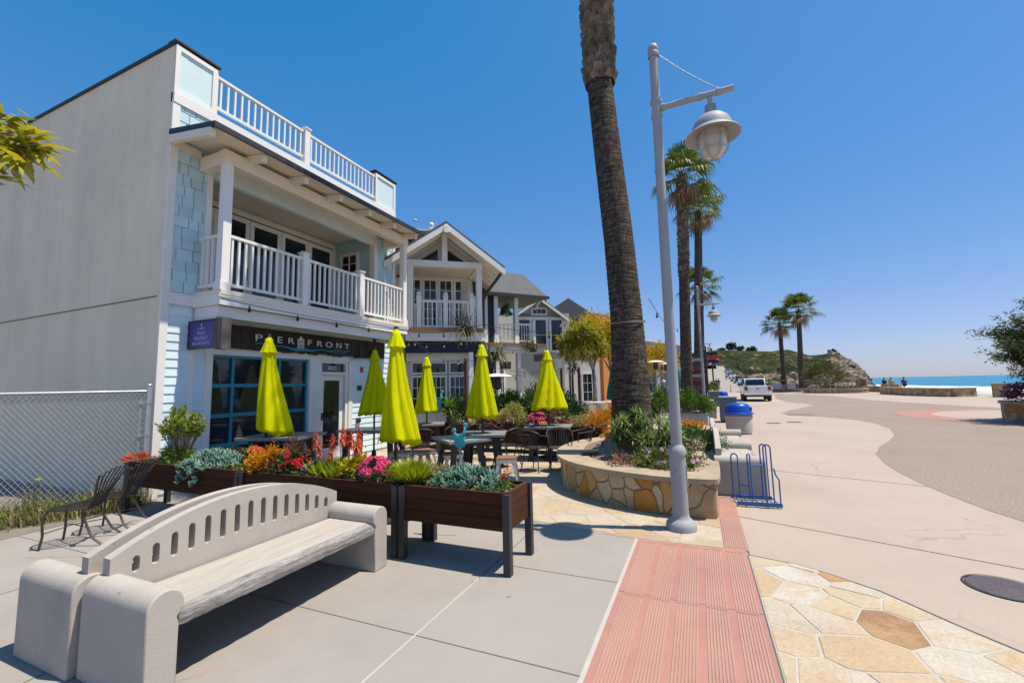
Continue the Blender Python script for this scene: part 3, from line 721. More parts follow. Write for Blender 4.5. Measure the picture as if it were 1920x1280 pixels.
# parapet panels
for a, b, nm in ((Y0, 4.83, 0), (9.2, Y1, 1)):
    mb = MB()
    mb.box(F-.14, F, a+(.201 if nm == 0 else 0), b, 6.84, TOP); mb.box(F-.003, F+.004, a, a+.2, 6.84, TOP); wp = wpart('parapet_panel', mb, MT['aqua_p'], cafe)
    mb = MB()
    t = .075
    mb.box(F, F+.03, a, b, TOP-t, TOP); mb.box(F, F+.03, a, b, 6.842, 6.84+t); mb.box(F, F+.03, a, a+t, 6.84+t, TOP-t); mb.box(F, F+.03, b-t*1.1, b, 6.84+t, TOP-t)
    if nm == 0: mb.box(F-.14, F+.002, b, b+.03, 6.842, TOP)
    sub('panel_frame', mb, MT['white'], wp, cafe)
    mb = MB(); mb.box(F-.17, F+.05, a-.03, b+.05, TOP+.051, TOP+.085); sub('panel_cap', mb, MT['dark'], wp, cafe)
# roof railing
def railing(parent, root, X, ya, yb, z0, z1, step=.135, bw=.036, axis='y', name='railing'):
    mb = MB()
    mb2 = MB()
    if axis == 'y':
        mb.box(X-.035, X+.035, ya, yb, z1-.05, z1); mb2.box(X-.025, X+.025, ya, yb, z0, z0+.05)
    else:
        mb.box(ya, yb, X-.035, X+.035, z1-.05, z1); mb2.box(ya, yb, X-.025, X+.025, z0, z0+.05)
    rl = sub(name, mb, MT['white'], parent, root) if parent is not root else wpart(name, mb, MT['white'], root)
    sub('bottom_rail', mb2, MT['white'], rl, root)
    n = max(1, int((yb-ya)/step)); mb = MB()
    for i in range(n):
        y = ya + (i+.5)*(yb-ya)/n
        if axis == 'y': mb.box(X-bw/2, X+bw/2, y-bw/2, y+bw/2, z0+.05, z1-.05)
        else: mb.box(y-bw/2, y+bw/2, X-bw/2, X+bw/2, z0+.05, z1-.05)
    sub('balusters', mb, MT['white'], rl, root)
    return rl
railing(cafe, cafe, F-.03, 4.86, 6.80, 6.98, 7.64, name='roof_railing'); railing(cafe, cafe, F-.03, 6.96, 9.2, 6.98, 7.64, name='roof_railing')
def newel(root, x, y, z0, z1, w=.13, cap=True, name='newel_post', ball=False):
    mb = MB(); h = w/2
    mb.box(x-h, x+h, y-h, y+h, z0, z1)
    if cap: mb.box(x-h-.02, x+h+.02, y-h-.02, y+h+.02, z1+.001, z1+.03); mb.prism([(x-h, z1+.03), (x+h, z1+.03), (x, z1+.06)], y-h, y+h, 'y')
    if ball: mb.ball((x, y, z1+.095), .07)
    return wpart(name, mb, MT['white'], root)
newel(cafe, F-.03, 6.88, 6.84, 7.70, .14)
# awning roof over the balcony: rafters, boarded soffit, dark edge
XE, ZE = -6.83, 5.88; ZA = 6.03; YA, YB = 4.10, 9.75
mb = MB()
mb.add([(F+.03, YA, ZA+.07), (XE, YA, ZE+.05), (XE, YB, ZE+.05), (F+.03, YB, ZA+.07), (F+.03, YA, ZA+.03), (XE, YA, ZE+.01), (XE, YB, ZE+.01), (F+.03, YB, ZA+.03)],
       [(0, 1, 2, 3), (7, 6, 5, 4), (0, 4, 5, 1), (1, 5, 6, 2), (2, 6, 7, 3)])
aw = wpart('awning_roof', mb, MT['roof'], cafe)
mb = MB()
for i in range(9):
    k0, k1 = i/9, (i+1)/9
    def zz(k): return ZA + .028 + (ZE-ZA-.02)*k
    x0, x1 = F+.03+(XE-.03-F)*k0, F+.03+(XE-.03-F)*k1-.006
    mb.add([(x0, YA+.03, zz(k0)), (x1, YA+.03, zz(k1)), (x1, YB-.03, zz(k1)), (x0, YB-.03, zz(k0)), (x0, YA+.03, zz(k0)-.02), (x1, YA+.03, zz(k1)-.02), (x1, YB-.03, zz(k1)-.02), (x0, YB-.03, zz(k0)-.02)],
           [(0, 1, 2, 3), (7, 6, 5, 4), (0, 4, 5, 1), (1, 5, 6, 2), (2, 6, 7, 3), (3, 7, 4, 0)])
sub('soffit', mb, MT['cream'], aw, cafe)
mb = MB(); mb.box(XE-.005, XE+.035, YA-.02, YB+.02, ZE-.03, ZE+.065)
mb.bar((F+.04, YA, ZA+.05), (XE, YA, ZE+.022), .05, .085); mb.bar((F+.04, YB, ZA+.05), (XE, YB, ZE+.022), .05, .085)
sub('fascia', mb, MT['dark'], aw, cafe)
for i in range(7):
    y = 4.12 + i*(9.55-4.12)/6
    mb = MB(); mb.bar((F+.03, y, ZA-.075), (XE-.10, y, ZE-.075), .085, .13); mb.bar((XE-.098, y, ZE-.085), (XE-.07, y, ZE-.09), .09, .135)
    wpart('rafter', mb, MT['cream'], cafe)
# posts, beam, deck
DX = -7.30
mb = MB(); mb.box(DX-.16, DX-.0, 4.58, 9.72, 5.62, 5.86); mb.box(F+.03, DX-.16, 4.60, 4.76, 5.62, 5.86); mb.box(F+.03, DX-.16, 9.53, 9.69, 5.62, 5.86)
mb.box(F+.002, F+.06, 4.15, 4.60, 5.86, 5.98)
wpart('porch_beam', mb, MT['cream'], cafe)
for y in (4.68, 9.61):
    mb = MB(); mb.box(DX-.15, DX-.01, y-.07, y+.07, 3.38, 5.62); mb.box(DX-.17, DX+.01, y-.09, y+.09, 3.38, 3.52); wpart('porch_post', mb, MT['white'], cafe)
# recess: ceiling, cheeks, doors
BX = -9.5
mb = MB(); mb.box(BX-.1, DX-.16, 4.84, 9.18, 5.88, 5.94); wpart('porch_ceiling', mb, MT['cream'], cafe)
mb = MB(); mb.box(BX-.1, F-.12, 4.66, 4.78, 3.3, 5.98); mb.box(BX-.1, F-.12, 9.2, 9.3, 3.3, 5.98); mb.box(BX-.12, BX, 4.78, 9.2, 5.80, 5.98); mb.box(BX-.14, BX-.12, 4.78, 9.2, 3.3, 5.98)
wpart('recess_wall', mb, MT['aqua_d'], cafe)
mb = MB(); mb.box(BX, BX+.05, 4.80, 9.18, 5.68, 5.80); mb.box(BX, BX+.04, 9.1, 9.198, 3.4, 5.68); mb.box(BX, BX+.04, 4.80, 4.92, 3.4, 5.68)
mb.box(BX+.06, F-.2, 9.19, 9.198, 3.36, 3.5); mb.box(F-.14, F-.002, 9.17, 9.2, 3.4, 5.88)
wpart('recess_trim', mb, MT['cream'], cafe)
mb = MB(); mb.box(BX+.001, BX+.03, 4.92, 9.1, 5.655, 5.68); wpart('door_track', mb, MT['dark'], cafe)
for i in range(5):
    a = 4.93 + i*.834; b = a + .822
    mb = MB(); mb.box(BX-.02, BX+.02, a+.1, b-.1, 3.56, 5.54); 
    mbf = MB(); mbf.box(BX-.03, BX+.035, a, a+.1, 3.40, 5.65); mbf.box(BX-.03, BX+.035, b-.1, b, 3.40, 5.65); mbf.box(BX-.03, BX+.035, a+.1, b-.1, 5.54, 5.65); mbf.box(BX-.03, BX+.035, a+.1, b-.1, 3.40, 3.56)
    fd = wpart('folding_door', mbf, MT['white'], cafe); sub('pane', mb, MT['glass'], fd, cafe)
    if i in (1, 3):
        mb = MB(); mb.box(BX+.036, BX+.06, b-.06, b-.03, 4.2, 4.5); sub('handle', mb, MT['dark'], fd, cafe)
mb = MB()
for a, b, c, d_ in ((-9.25, -9.17, 4.86, 5.50), (-8.66, -8.58, 4.86, 5.50), (-9.17, -8.66, 4.86, 4.94), (-9.17, -8.66, 5.42, 5.50), (-8.93, -8.905, 4.94, 5.42), (-9.17, -8.66, 5.17, 5.19)): mb.box(a, b, 9.15, 9.198, c, d_)
wd = wpart('small_window', mb, MT['cream'], cafe)
mb = MB(); mb.box(-9.17, -8.66, 9.18, 9.196, 4.94, 5.42); sub('pane', mb, MT['glass'], wd, cafe)
# deck, its boxed underside
mb = MB(); mb.box(BX, DX+.03, 4.60, 9.70, 3.30, 3.38); dk = wpart('balcony_deck', mb, MT['cream'], cafe)
mb = MB(); mb.box(DX-.03, DX+.0, 4.60, 9.70, 3.12, 3.30); mb.box(F+.03, DX-.03, 4.60, 4.63, 3.12, 3.30); mb.box(F+.03, DX-.03, 9.67, 9.70, 3.12, 3.30)
mb.box(DX-.005, DX+.02, 4.58, 9.72, 3.255, 3.31)
sub('fascia', mb, MT['white'], dk, cafe)
mb = MB(); mb.box(DX-.14, DX-.10, 4.64, 9.66, 2.92, 3.12); mb.box(F+.03, DX-.14, 4.64, 4.67, 2.86, 3.12); mb.box(F+.03, DX-.14, 9.63, 9.66, 2.9, 3.12); mb.box(F+.0, DX-.14, 4.67, 9.63, 3.0, 3.03)
sub('boxed_beam', mb, MT['white'], dk, cafe)
RZ0, RZ1 = 3.47, 4.38; RX = DX-.08
for a, b in ((4.76, 6.26), (6.40, 7.88), (8.02, 9.53)): railing(cafe, cafe, RX, a, b, RZ0, RZ1, .125, name='balcony_railing')
newel(cafe, RX, 6.33, 3.38, 4.46, .14); newel(cafe, RX, 7.95, 3.38, 4.46, .14)
railing(cafe, cafe, 4.68, F+.04, DX-.16, RZ0, RZ1, .115, axis='x', name='balcony_railing'); railing(cafe, cafe, 9.61, F+.04, DX-.16, RZ0, RZ1, .115, axis='x', name='balcony_railing')
# glazed roll-up door in teal
mb = MB()
GX = F-.06
rows = [.10, .68, 1.22, 1.77, 2.32]; cols = [4.99, 5.41, 6.40, 7.09]
mbg = MB(); mbg.box(GX-.05, GX-.02, 4.99, 7.10, .08, 2.32)
for z in rows: mb.box(GX-.03, GX+.03, 4.99, 7.10, z-.035, z+.035)
for y in cols:
    for z0, z1 in zip(rows, rows[1:]): mb.box(GX-.028, GX+.025, max(4.99, y-.025), min(7.1, y+.025), z0+.035, z1-.035)
gd = wpart('roll_up_door', mb, MT['teal'], cafe); sub('pane', mbg, MT['glass'], gd, cafe)
# entrance with transom and number
mb = MB()
for a, b, c, d_ in ((7.37, 7.46, .05, 2.33), (8.20, 8.28, .05, 2.33), (7.46, 8.20, 2.0, 2.07), (7.46, 8.20, 2.28, 2.33)): mb.box(F-.12, F+.02, a, b, c, d_)
ef = wpart('entrance_frame', mb, MT['white'], cafe)
mb = MB(); mb.box(F-.10, F-.06, 7.46, 8.20, 2.07, 2.28); sub('transom', mb, MT['glass'], ef, cafe)
tm = text_mesh('street_number', '480', .17, .003, MT['letter'], ef, (-.052, 7.83-Y0, 2.105), (PI/2, 0, PI/2), space=1.1)
mb = MB()
for a, b, c, d_ in ((7.465, 7.585, .06, 1.995), (8.075, 8.195, .06, 1.995), (7.585, 8.075, 1.87, 1.995), (7.585, 8.075, .06, .30)): mb.box(F-.11, F-.05, a, b, c, d_)
dr = wpart('entrance_door', mb, MT['white'], cafe)
mb = MB(); mb.box(F-.09, F-.07, 7.585, 8.075, .30, 1.87); sub('pane', mb, MT['glass'], dr, cafe)
mb = MB(); mb.box(F-.05, F-.0, 7.50, 7.54, .95, 1.12); sub('handle', mb, MT['dark'], dr, cafe)
mb = MB(); mb.box(F+.022, F+.06, 8.60, 8.72, 1.62, 1.74); wpart('keypad', mb, MT['dark'], cafe)
mb = MB(); mb.lathe([(.0, 0), (.07, 0), (.07, .05), (.04, .06), (0, .06)], 12, cap=False, M=Matrix.Translation((F+.022, 8.63, .86)) @ Matrix.Rotation(PI/2, 4, 'Y')); wpart('hydrant_outlet', mb, MT['dark'], cafe)
mb = MB(); mb.box(F+.022, F+.05, 8.70, 8.78, 2.08, 2.22); wpart('alarm_box', mb, MT['red'], cafe)
mb = MB(); mb.tube([(F+.06, 9.05, 2.62), (F+.16, 9.05, 2.62)], .03, 8); mb.lathe([(.09, -.1), (.10, -.06), (.06, .04), (.03, .06)], 12, c=(F+.2, 9.05, 2.60)); wpart('wall_lamp', mb, MT['dark'], cafe)

# ---------------------------------------------------------------- signs
bs = thing('shop_sign', 'long dark plank sign with spaced white lettering above the cafe door', 'sign', (F+.12, 5.1, 2.4))
mb = MB(); y = 4.98; k = 0
while y < 9.42:
    w_ = rnd.uniform(.11, .17); zb = 2.47 + rnd.uniform(-.035, .02); mb.box(F+.07, F+.115+rnd.uniform(0, .012), y, y+w_-.004, zb, 2.90); y += w_
wpart('plank_board', mb, MT['sign_wood'], bs)
LX = F+.135
text = 'PIER FRONT'
zl = 2.64
for k, (ch, u0, u1) in enumerate(zip('PIERFRONT', (478, 502, 520, 540, 577, 594, 611, 631, 646), (491, 504, 529, 551, 584, 604, 623, 640, 655))):
    ya_, yb2 = PX(u0, 640, LX).y, PX(u1, 650, LX).y
    o = text_mesh('letter', ch, .185, .006, MT['letter'], bs, (LX-bs.location.x, (ya_+yb2)/2-bs.location.y, zl-2.4), (PI/2, 0, PI/2))
    if ch != 'I': o.scale.x = (yb2-ya_)/max(.01, o.dimensions.x)
YE = PX(564, 645, LX).y
mb = MB()
for dy in (-.07, -.025, .025, .07): mb.box(LX-.004, LX+.008, YE+dy-.009, YE+dy+.009, 2.56, 2.76)
mb.box(LX-.004, LX+.01, YE-.09, YE+.09, 2.735, 2.76); mb.box(LX-.004, LX+.01, YE-.09, YE+.09, 2.655, 2.67); mb.prism([(YE-.05, 2.762), (YE+.05, 2.762), (YE, 2.83)], LX-.004, LX+.006, 'x')
wpart('pier_emblem', mb, MT['letter'], bs)
mb = MB()
YW0, YW1 = PX(478, 647, LX).y, PX(656, 660, LX).y
pts = [(YW0 + (YW1-YW0)*i/40, 2.585 - .035*math.sin(i/40*PI) + .012*math.sin(i*.8)) for i in range(41)]
for i in range(40):
    h0 = .010 + .05*math.exp(-((pts[i][0]-YE)/.28)**2); h1 = .010 + .05*math.exp(-((pts[i+1][0]-YE)/.28)**2)
    mb.prism([(pts[i][0], pts[i][1]-h0), (pts[i+1][0], pts[i+1][1]-h1), (pts[i+1][0], pts[i+1][1]+.01), (pts[i][0], pts[i][1]+.01)], LX-.004, LX+.006, 'x')
wpart('wave_line', mb, MT['teal'], bs)
text_mesh('small_lettering', 'WINE & BEER', .07, .004, MT['teal'], bs, (LX-bs.location.x, YW1-.36-bs.location.y, 2.50-2.4), (PI/2, 0, PI/2), sx=1.2)
# blade sign, faces the footway
yb_ = 4.58
hs = thing('hanging_sign', 'square purple hanging sign with pale lettering beside the plank sign', 'sign', (-7.7, yb_, 2.38))
mb = MB(); mb.box(-8.0, -7.34, yb_-.02, yb_+.02, 2.42, 2.84); wpart('sign_panel', mb, MT['purple'], hs)
mb = MB(); mb.box(-8.04, -7.30, yb_-.026, yb_+.026, 2.385, 2.419); mb.box(-8.04, -7.30, yb_-.026, yb_+.026, 2.841, 2.875); mb.box(-8.04, -8.001, yb_-.026, yb_+.026, 2.419, 2.841); mb.box(-7.339, -7.30, yb_-.026, yb_+.026, 2.419, 2.841)
wpart('sign_frame', mb, MT['dark'], hs)
mb = MB()
for i in range(4): mb.box(-7.295+i*.045, -7.255+i*.045, yb_-.035+.004*(i % 2), yb_+.12, 2.36+.012*(i % 3), 2.88)
wpart('timber_block', mb, surf('brown_grey_timber', (.17, .14, .12), rough=.85, var=.35, vs=3, grain=.3, streak=(8, 8, .6), isl=.5), hs)
for s_, sz, z in (('PIER', .085, 2.62), ('FRONT', .085, 2.535), ('BOARDSITE', .066, 2.455)):
    text_mesh('lettering', s_, sz, .003, MT['lilac'], hs, (-7.67+7.7, -.023, z-2.38), (PI/2, 0, 0), sx=1.1, space=1.25)
mb = MB(); mb.box(-7.675, -7.665, yb_-.025, yb_-.0201, 2.70, 2.80); mb.box(-7.76, -7.58, yb_-.025, yb_-.0201, 2.725, 2.735); mb.ball((-7.67, yb_-.02, 2.80), .016, 8, 6)
wpart('mast_emblem', mb, MT['lilac'], hs)
# ---------------------------------------------------------------- neighbours along the street
MT['white_s'] = surf('white_siding', (.74, .73, .71), rough=.6, var=.04, vs=2, grain=.04, isl=.05)
MT['grey_s'] = surf('grey_green_siding', (.46, .46, .40), rough=.7, var=.05, isl=.06)
MT['curtain'] = surf('curtain', (.55, .52, .5), rough=.9)
MT['porch_white'] = surf('porch_white', (.88, .84, .77), rough=.6, var=.04, vs=2, grain=.04)
class Local:
    """collects parts written in the thing's own axes: x along the front, -y towards the viewer's side of the street"""
    def __init__(s, root): s.r = root
    def part(s, name, mb, mats, smooth=None, parent=None): return obj(name, mb, mats, parent or s.r, smooth=smooth)
    def window(s, x0, x1, z0, z1, y, nx=2, nz=2, fr=.06, frame=None, name='window'):
        mb = MB(); f = fr
        mb.box(x0, x1, y-.05, y+.0, z0, z0+f); mb.box(x0, x1, y-.05, y, z1-f, z1); mb.box(x0, x0+f, y-.05, y, z0+f, z1-f); mb.box(x1-f, x1, y-.05, y, z0+f, z1-f)
        for i in range(1, nx): xx = x0+f+(x1-x0-2*f)*i/nx; mb.box(xx-.011, xx+.011, y-.035, y-.005, z0+f, z1-f)
        for i in range(1, nz): zz = z0+f+(z1-z0-2*f)*i/nz; mb.box(x0+f, x1-f, y-.033, y-.005, zz-.011, zz+.011)
        w_ = s.part(name, mb, frame or MT['white'])
        mb = MB(); mb.box(x0+f*.5, x1-f*.5, y-.024, y-.012, z0+f*.5, z1-f*.5); s.part('pane', mb, MT['glass'], parent=w_)
        return w_
    def rail(s, x0, x1, y, z0, z1, step=.13, post=(), ball=True, mat=None, bw=.035):
        mat = mat or MT['white']
        mb = MB(); mb.box(x0, x1, y-.035, y+.035, z1-.06, z1); m2 = MB(); m2.box(x0, x1, y-.025, y+.025, z0, z0+.05)
        rl = s.part('balcony_railing', mb, mat); s.part('bottom_rail', m2, mat, parent=rl); mb = MB(); n = max(1, int((x1-x0)/step))
        for i in range(n):
            xx = x0+(i+.5)*(x1-x0)/n; mb.box(xx-bw/2, xx+bw/2, y-bw/2, y+bw/2, z0+.05, z1-.06)
        s.part('balusters', mb, mat, parent=rl)
        for xx in post:
            mb = MB(); mb.box(xx-.065, xx+.065, y-.066, y+.066, z0-.08, z1+.10); mb.box(xx-.08, xx+.08, y-.08, y+.08, z1+.10, z1+.13)
            if ball: mb.ball((xx, y, z1+.20), .075, 12, 8)
            s.part('newel_post', mb, mat, smooth=40)
def gable_roof(s, x0, xm, x1, ze0, zr, ze1, ya, yb, t=.12, mat=None, name='roof'):
    mb = MB()
    for (xa, za, xb, zb) in ((x0, ze0, xm, zr), (xm, zr, x1, ze1)):
        mb.add([(xa, ya, za), (xb, ya, zb), (xb, yb, zb), (xa, yb, za), (xa, ya, za+t), (xb, ya, zb+t), (xb, yb, zb+t), (xa, yb, za+t)],
               [(0, 3, 2, 1), (4, 5, 6, 7), (0, 1, 5, 4), (1, 2, 6, 5), (2, 3, 7, 6), (3, 0, 4, 7)])
    return s.part(name, mb, mat or MT['roof'])

# B: white gabled building with navy walls, set at an angle to the street
O2 = Vector((-7.79, 10.50, 0)); TH2 = R_(38)
gb = thing('gabled_building', 'white building with open timber gable, ball-topped balcony posts and navy band', 'building', O2, TH2)
b = Local(gb)
mb = MB(); mb.box(-.12, 2.42, 1.36, 1.5, 3.3, 5.36); mb.box(-3.2, -.12, 1.36, 1.5, 0, 5.3); mb.box(2.3, 2.42, 1.36, 1.5, 0, 3.3)
b.part('upper_wall', mb, MT['porch_white'])
mb = MB(); mb.box(-3.0, 2.42, 1.52, 9, 0, 5.2); mb.box(1.92, 2.32, .42, 1.36, 0, 3.3); mb.box(-1.6, .4, 2.4, 6, 5.21, 7.2); b.part('navy_wall', mb, MT['navy'])
mb = MB(); mb.prism([(-.5, 5.45), (2.55, 5.45), (1.02, 6.42)], .60, .64, 'y'); b.part('gable_wall', mb, MT['porch_white'])
mb = MB(); mb.prism([(.20, 5.62), (.86, 5.62), (.86, 6.06)], .57, .595, 'y'); mb.prism([(1.18, 5.62), (1.84, 5.62), (1.18, 6.06)], .57, .595, 'y'); b.part('gable_window', mb, MT['glass'])
gr = gable_roof(b, -.75, 1.02, 2.80, 5.24, 6.48, 5.17, -.55, 8)
mb = MB(); mb.add([(-.74, -.54, 5.237), (1.02, -.54, 6.47), (1.02, 2.3, 6.47), (-.74, 2.3, 5.237)], [(0, 1, 2, 3)]); mb.add([(2.79, -.54, 5.167), (1.02, -.54, 6.47), (1.02, 2.3, 6.47), (2.79, 2.3, 5.167)], [(0, 3, 2, 1)]); b.part('soffit', mb, MT['porch_white'], parent=gr)
mb = MB()
for (xa, za, xb, zb) in ((-.75, 5.24, 1.02, 6.48), (1.02, 6.48, 2.80, 5.17)):
    mb.add([(xa, -.60, za-.16), (xb, -.60, zb-.16), (xb, -.60, zb+.02), (xa, -.60, za+.02), (xa, -.545, za-.16), (xb, -.545, zb-.16), (xb, -.545, zb+.02), (xa, -.545, za+.02)],
           [(0, 1, 2, 3), (7, 6, 5, 4), (0, 4, 5, 1), (1, 5, 6, 2), (2, 6, 7, 3), (3, 7, 4, 0)])
mb.box(.95, 1.09, -.63, -.605, 6.22, 6.42)
b.part('barge_board', mb, MT['white'], parent=gr)
for k in range(5):
    y = -.4 + k*.45
    mb = MB(); mb.bar((1.05, y, 6.42), (2.74, y, 5.17), .06, .09); mb.bar((.99, y, 6.42), (-.7, y, 5.20), .06, .09); b.part('rafter', mb, MT['porch_white'], parent=gr)
mb = MB(); mb.box(-.14, 2.2, -.09, .09, 5.31, 5.50); mb.box(-.1, .08, .09, 1.36, 5.31, 5.47); mb.box(1.98, 2.16, .09, 1.36, 5.31, 5.47); b.part('tie_beam', mb, MT['white'])
mb = MB(); mb.box(.94, 1.10, -.07, .07, 5.50, 6.42); b.part('king_post', mb, MT['white'])
mb = MB(); mb.box(.085, 1.975, .1, 1.355, 5.36, 5.42); b.part('porch_ceiling', mb, MT['cream'])
for x in (-.01, 2.08):
    mb = MB(); mb.box(x-.085, x+.085, -.085, .085, 3.4, 5.31); b.part('porch_post', mb, MT['white'])
for i in range(4): 
    x0 = -.10 + i*.52; b.window(x0, x0+.50, 3.55, 5.28, 1.36, 2, 5, .065, name='balcony_door')
mb = MB(); mb.box(1.72, 1.95, 1.30, 1.33, 3.6, 5.2); b.part('curtain', mb, MT['curtain'])
mb = MB(); mb.box(-.15, 2.3, -.15, 1.36, 3.26, 3.38); dk = b.part('balcony_deck', mb, MT['cream'])
mb = MB(); mb.box(-.15, 2.2, -.20, -.151, 3.30, 3.42); b.part('timber_edge', mb, MT['seat_wood'], parent=dk)
mb = MB(); mb.box(-.15, 2.25, -.13, -.05, 3.03, 3.255); mb.box(.2, 2.0, -.16, -.131, 3.07, 3.16); b.part('fascia', mb, MT['white'], parent=dk)
b.rail(.30, .98, .0, 3.46, 4.28, .135); b.rail(1.10, 1.79, .0, 3.46, 4.28, .135, post=(.24, 1.04, 1.85))
b.rail(-.0+.09, .18, .03, 3.46, 4.16, .1); b.rail(1.91, 2.0, .03, 3.46, 4.16, .1)
mb = MB(); mb.box(-.15, 1.95, .02, .30, 2.71, 3.02); b.part('navy_band', mb, MT['navy'])
mb = MB(); mb.box(1.74, 1.88, .0, .14, .0, 2.70); mb.box(-.12, 1.9, .31, .40, 2.45, 2.70); mb.box(-.2, 1.9, .45, .6, .0, .5); mb.box(-.2, 1.9, .52, .62, .5, 2.45); b.part('shop_front', mb, MT['white'])
for x0, x1 in ((.02, .55), (.58, 1.12), (1.17, 1.70)):
    b.window(x0, x1, 2.06, 2.44, .45, 1, 1, .05, name='transom_window'); b.window(x0, x1, .95, 2.02, .45, 3, 3, .06, name='shop_window')
mb = MB(); mb.box(2.12, 2.26, 1.24, 1.34, 4.75, 5.18); mb.box(2.1, 2.28, 1.22, 1.36, 5.18, 5.22); b.part('wall_lantern', mb, MT['dark'])
mb = MB(); mb.tube([(2.72, -.3, 5.1), (2.66, .1, 5.0), (2.5, .9, 4.75), (2.48, 1.3, 4.6), (2.48, 1.3, 3.3)], .05, 8); b.part('downpipe', mb, MT['dark'])
# roof deck on top with white finials
mb = MB(); mb.box(-1.7, .95, 2.3, 6.1, 7.2, 7.3); rd = b.part('roof_parapet', mb, MT['roof'])
mb = MB(); mb.box(-1.0, .9, 2.4, 2.5, 7.3, 7.38); mb.box(.72, .88, 2.37, 2.53, 7.38, 7.50); mb.ball((.80, 2.45, 7.58), .10); b.part('finial', mb, MT['white'], smooth=40, parent=rd)
mb = MB(); mb.tube([(.22, 2.5, 7.3), (.22, 2.5, 7.72)], .012, 6); mb.ball((.22, 2.5, 7.74), .06, 8, 6, sq=(1.5, .6, .7)); b.part('weather_vane', mb, MT['steel'], parent=rd)

# C: hipped porch wing next door
O3 = Vector((-7.51, 14.85, 0)); TH3 = R_(50)
hp = thing('hipped_building', 'white building with grey hipped porch roof over an upper balcony', 'building', O3, TH3)
b = Local(hp)
mb = MB()
e = [(-.15, -.1), (2.85, -.1), (2.85, 2.6), (-.15, 2.6)]; r0, r1 = (1.38, 1.2), (2.36, 1.2)
for z in (0, -.09):
    o = 0
vs = [(x, y, 5.33) for x, y in e] + [(*r0, 6.56), (*r1, 6.56)] + [(x, y, 5.25) for x, y in e]
mb.add(vs, [(0, 1, 5, 4), (1, 2, 5), (2, 3, 4, 5), (3, 0, 4), (0, 6, 7, 1), (1, 7, 8, 2), (2, 8, 9, 3), (3, 9, 6, 0), (6, 9, 8, 7)])
rf = b.part('roof', mb, MT['roof'])
mb = MB(); mb.box(-.2, 2.9, -.15, -.101, 5.22, 5.34); mb.tube([(-.16, -.12, 5.3), (.4, .3, 5.75), (.5, .35, 5.8)], .05, 6); b.part('gutter', mb, MT['dark'], parent=rf)
mb = MB(); mb.box(-.6, .62, 2.4, 2.6, 0, 5.25); mb.box(-2.2, 3.6, 4.2, 4.4, 0, 5.3); mb.box(-1.6, -.2, 2.62, 4.2, 0, 5.6); b.part('wall', mb, MT['grey_s'])
b.window(-.1, .5, 3.6, 5.0, 2.395, 2, 3, .06)
mb = MB(); mb.box(.22, .52, .32, 2.39, 3.4, 5.22); mb.box(.15, .5, .4, 2.4, 0, 3.0); b.part('navy_panel', mb, MT['navy'])
for x in (.14, .60, 1.52):
    mb = MB(); mb.box(x-.085, x+.085, .22, .39, 3.35, 5.25); b.part('porch_post', mb, MT['white'])
b.rail(.70, 1.43, .3, 3.45, 4.16, .15); b.rail(1.61, 2.30, .3, 3.45, 4.2, .10, post=(2.34,), ball=False, bw=.022, mat=MT['white'])
mb = MB(); mb.box(-.1, 2.8, .1, 4.2, 3.2, 3.34); dk = b.part('balcony_deck', mb, MT['cream'])
mb = MB(); mb.box(-.1, 2.8, .05, .099, 3.25, 3.36); b.part('timber_edge', mb, MT['seat_wood'], parent=dk)
mb = MB(); mb.box(-.1, 2.8, .12, .2, 2.98, 3.19); b.part('fascia', mb, MT['white'], parent=dk)
for x in (.62, 1.58, 2.7):
    mb = MB(); mb.box(x-.08, x+.08, .2, .36, 0, 2.97); b.part('ground_post', mb, MT['white'])
b.window(2.02, 2.44, .4, 2.6, 3.9, 2, 4, .07); b.window(1.5, 1.92, 1.0, 2.6, 3.9, 2, 3, .07); b.window(.75, 1.3, 3.6, 5.0, 4.15, 2, 3, .06)
mb = MB(); mb.box(.62, 2.75, 3.92, 4.19, 0, 2.97); b.part('lower_wall', mb, MT['white_s'])
for x0, x1 in ((.8, 1.35), (1.75, 2.3), (2.36, 2.7)): b.window(x0, x1, .7, 2.5, 3.915, 2, 3, .08)
mb = MB(); mb.box(.72, 2.7, 3.2, 3.3, 2.45, 2.8); b.part('hanging_board', mb, MT['iron'])
mb = MB(); mb.box(2.2, 2.9, .02, .07, 2.62, 2.9); b.part('shop_board', mb, MT['iron'])

# D: grey-green gabled building behind
O4 = Vector((-9.9, 23.6, 0)); TH4 = R_(34)
gg = thing('grey_building', 'grey-green building with small white-trimmed gable and broad windows behind the hipped porch', 'building', O4, TH4)
b = Local(gg)
mb = MB(); mb.box(-.6, 3.4, .0, 9, 0, 6.0); mb.prism([(-.2, 5.7), (3.1, 5.7), (1.45, 6.8)], .0, .2, 'y'); b.part('wall', mb, MT['grey_s'])
rf = gable_roof(b, -.35, 1.45, 3.25, 5.60, 6.82, 5.52, -.45, 9)
mb = MB()
for (xa, za, xb, zb) in ((-.35, 5.60, 1.45, 6.82), (1.45, 6.82, 3.25, 5.52)):
    mb.add([(xa, -.52, za-.14), (xb, -.52, zb-.14), (xb, -.52, zb+.03), (xa, -.52, za+.03), (xa, -.455, za-.14), (xb, -.455, zb-.14), (xb, -.455, zb+.03), (xa, -.455, za+.03)],
           [(0, 1, 2, 3), (7, 6, 5, 4), (0, 4, 5, 1), (1, 5, 6, 2), (2, 6, 7, 3), (3, 7, 4, 0)])
b.part('barge_board', mb, MT['white'], parent=rf)
for p_, q_ in (((1.45, -.45, 6.66), (1.2, -.02, 6.2)), ((-.2, -.45, 5.50), (0, -.02, 5.1)), ((3.0, -.45, 5.45), (2.8, -.02, 5.2))):
    mb = MB(); mb.bar(p_, q_, .09, .1); b.part('bracket', mb, MT['white'])
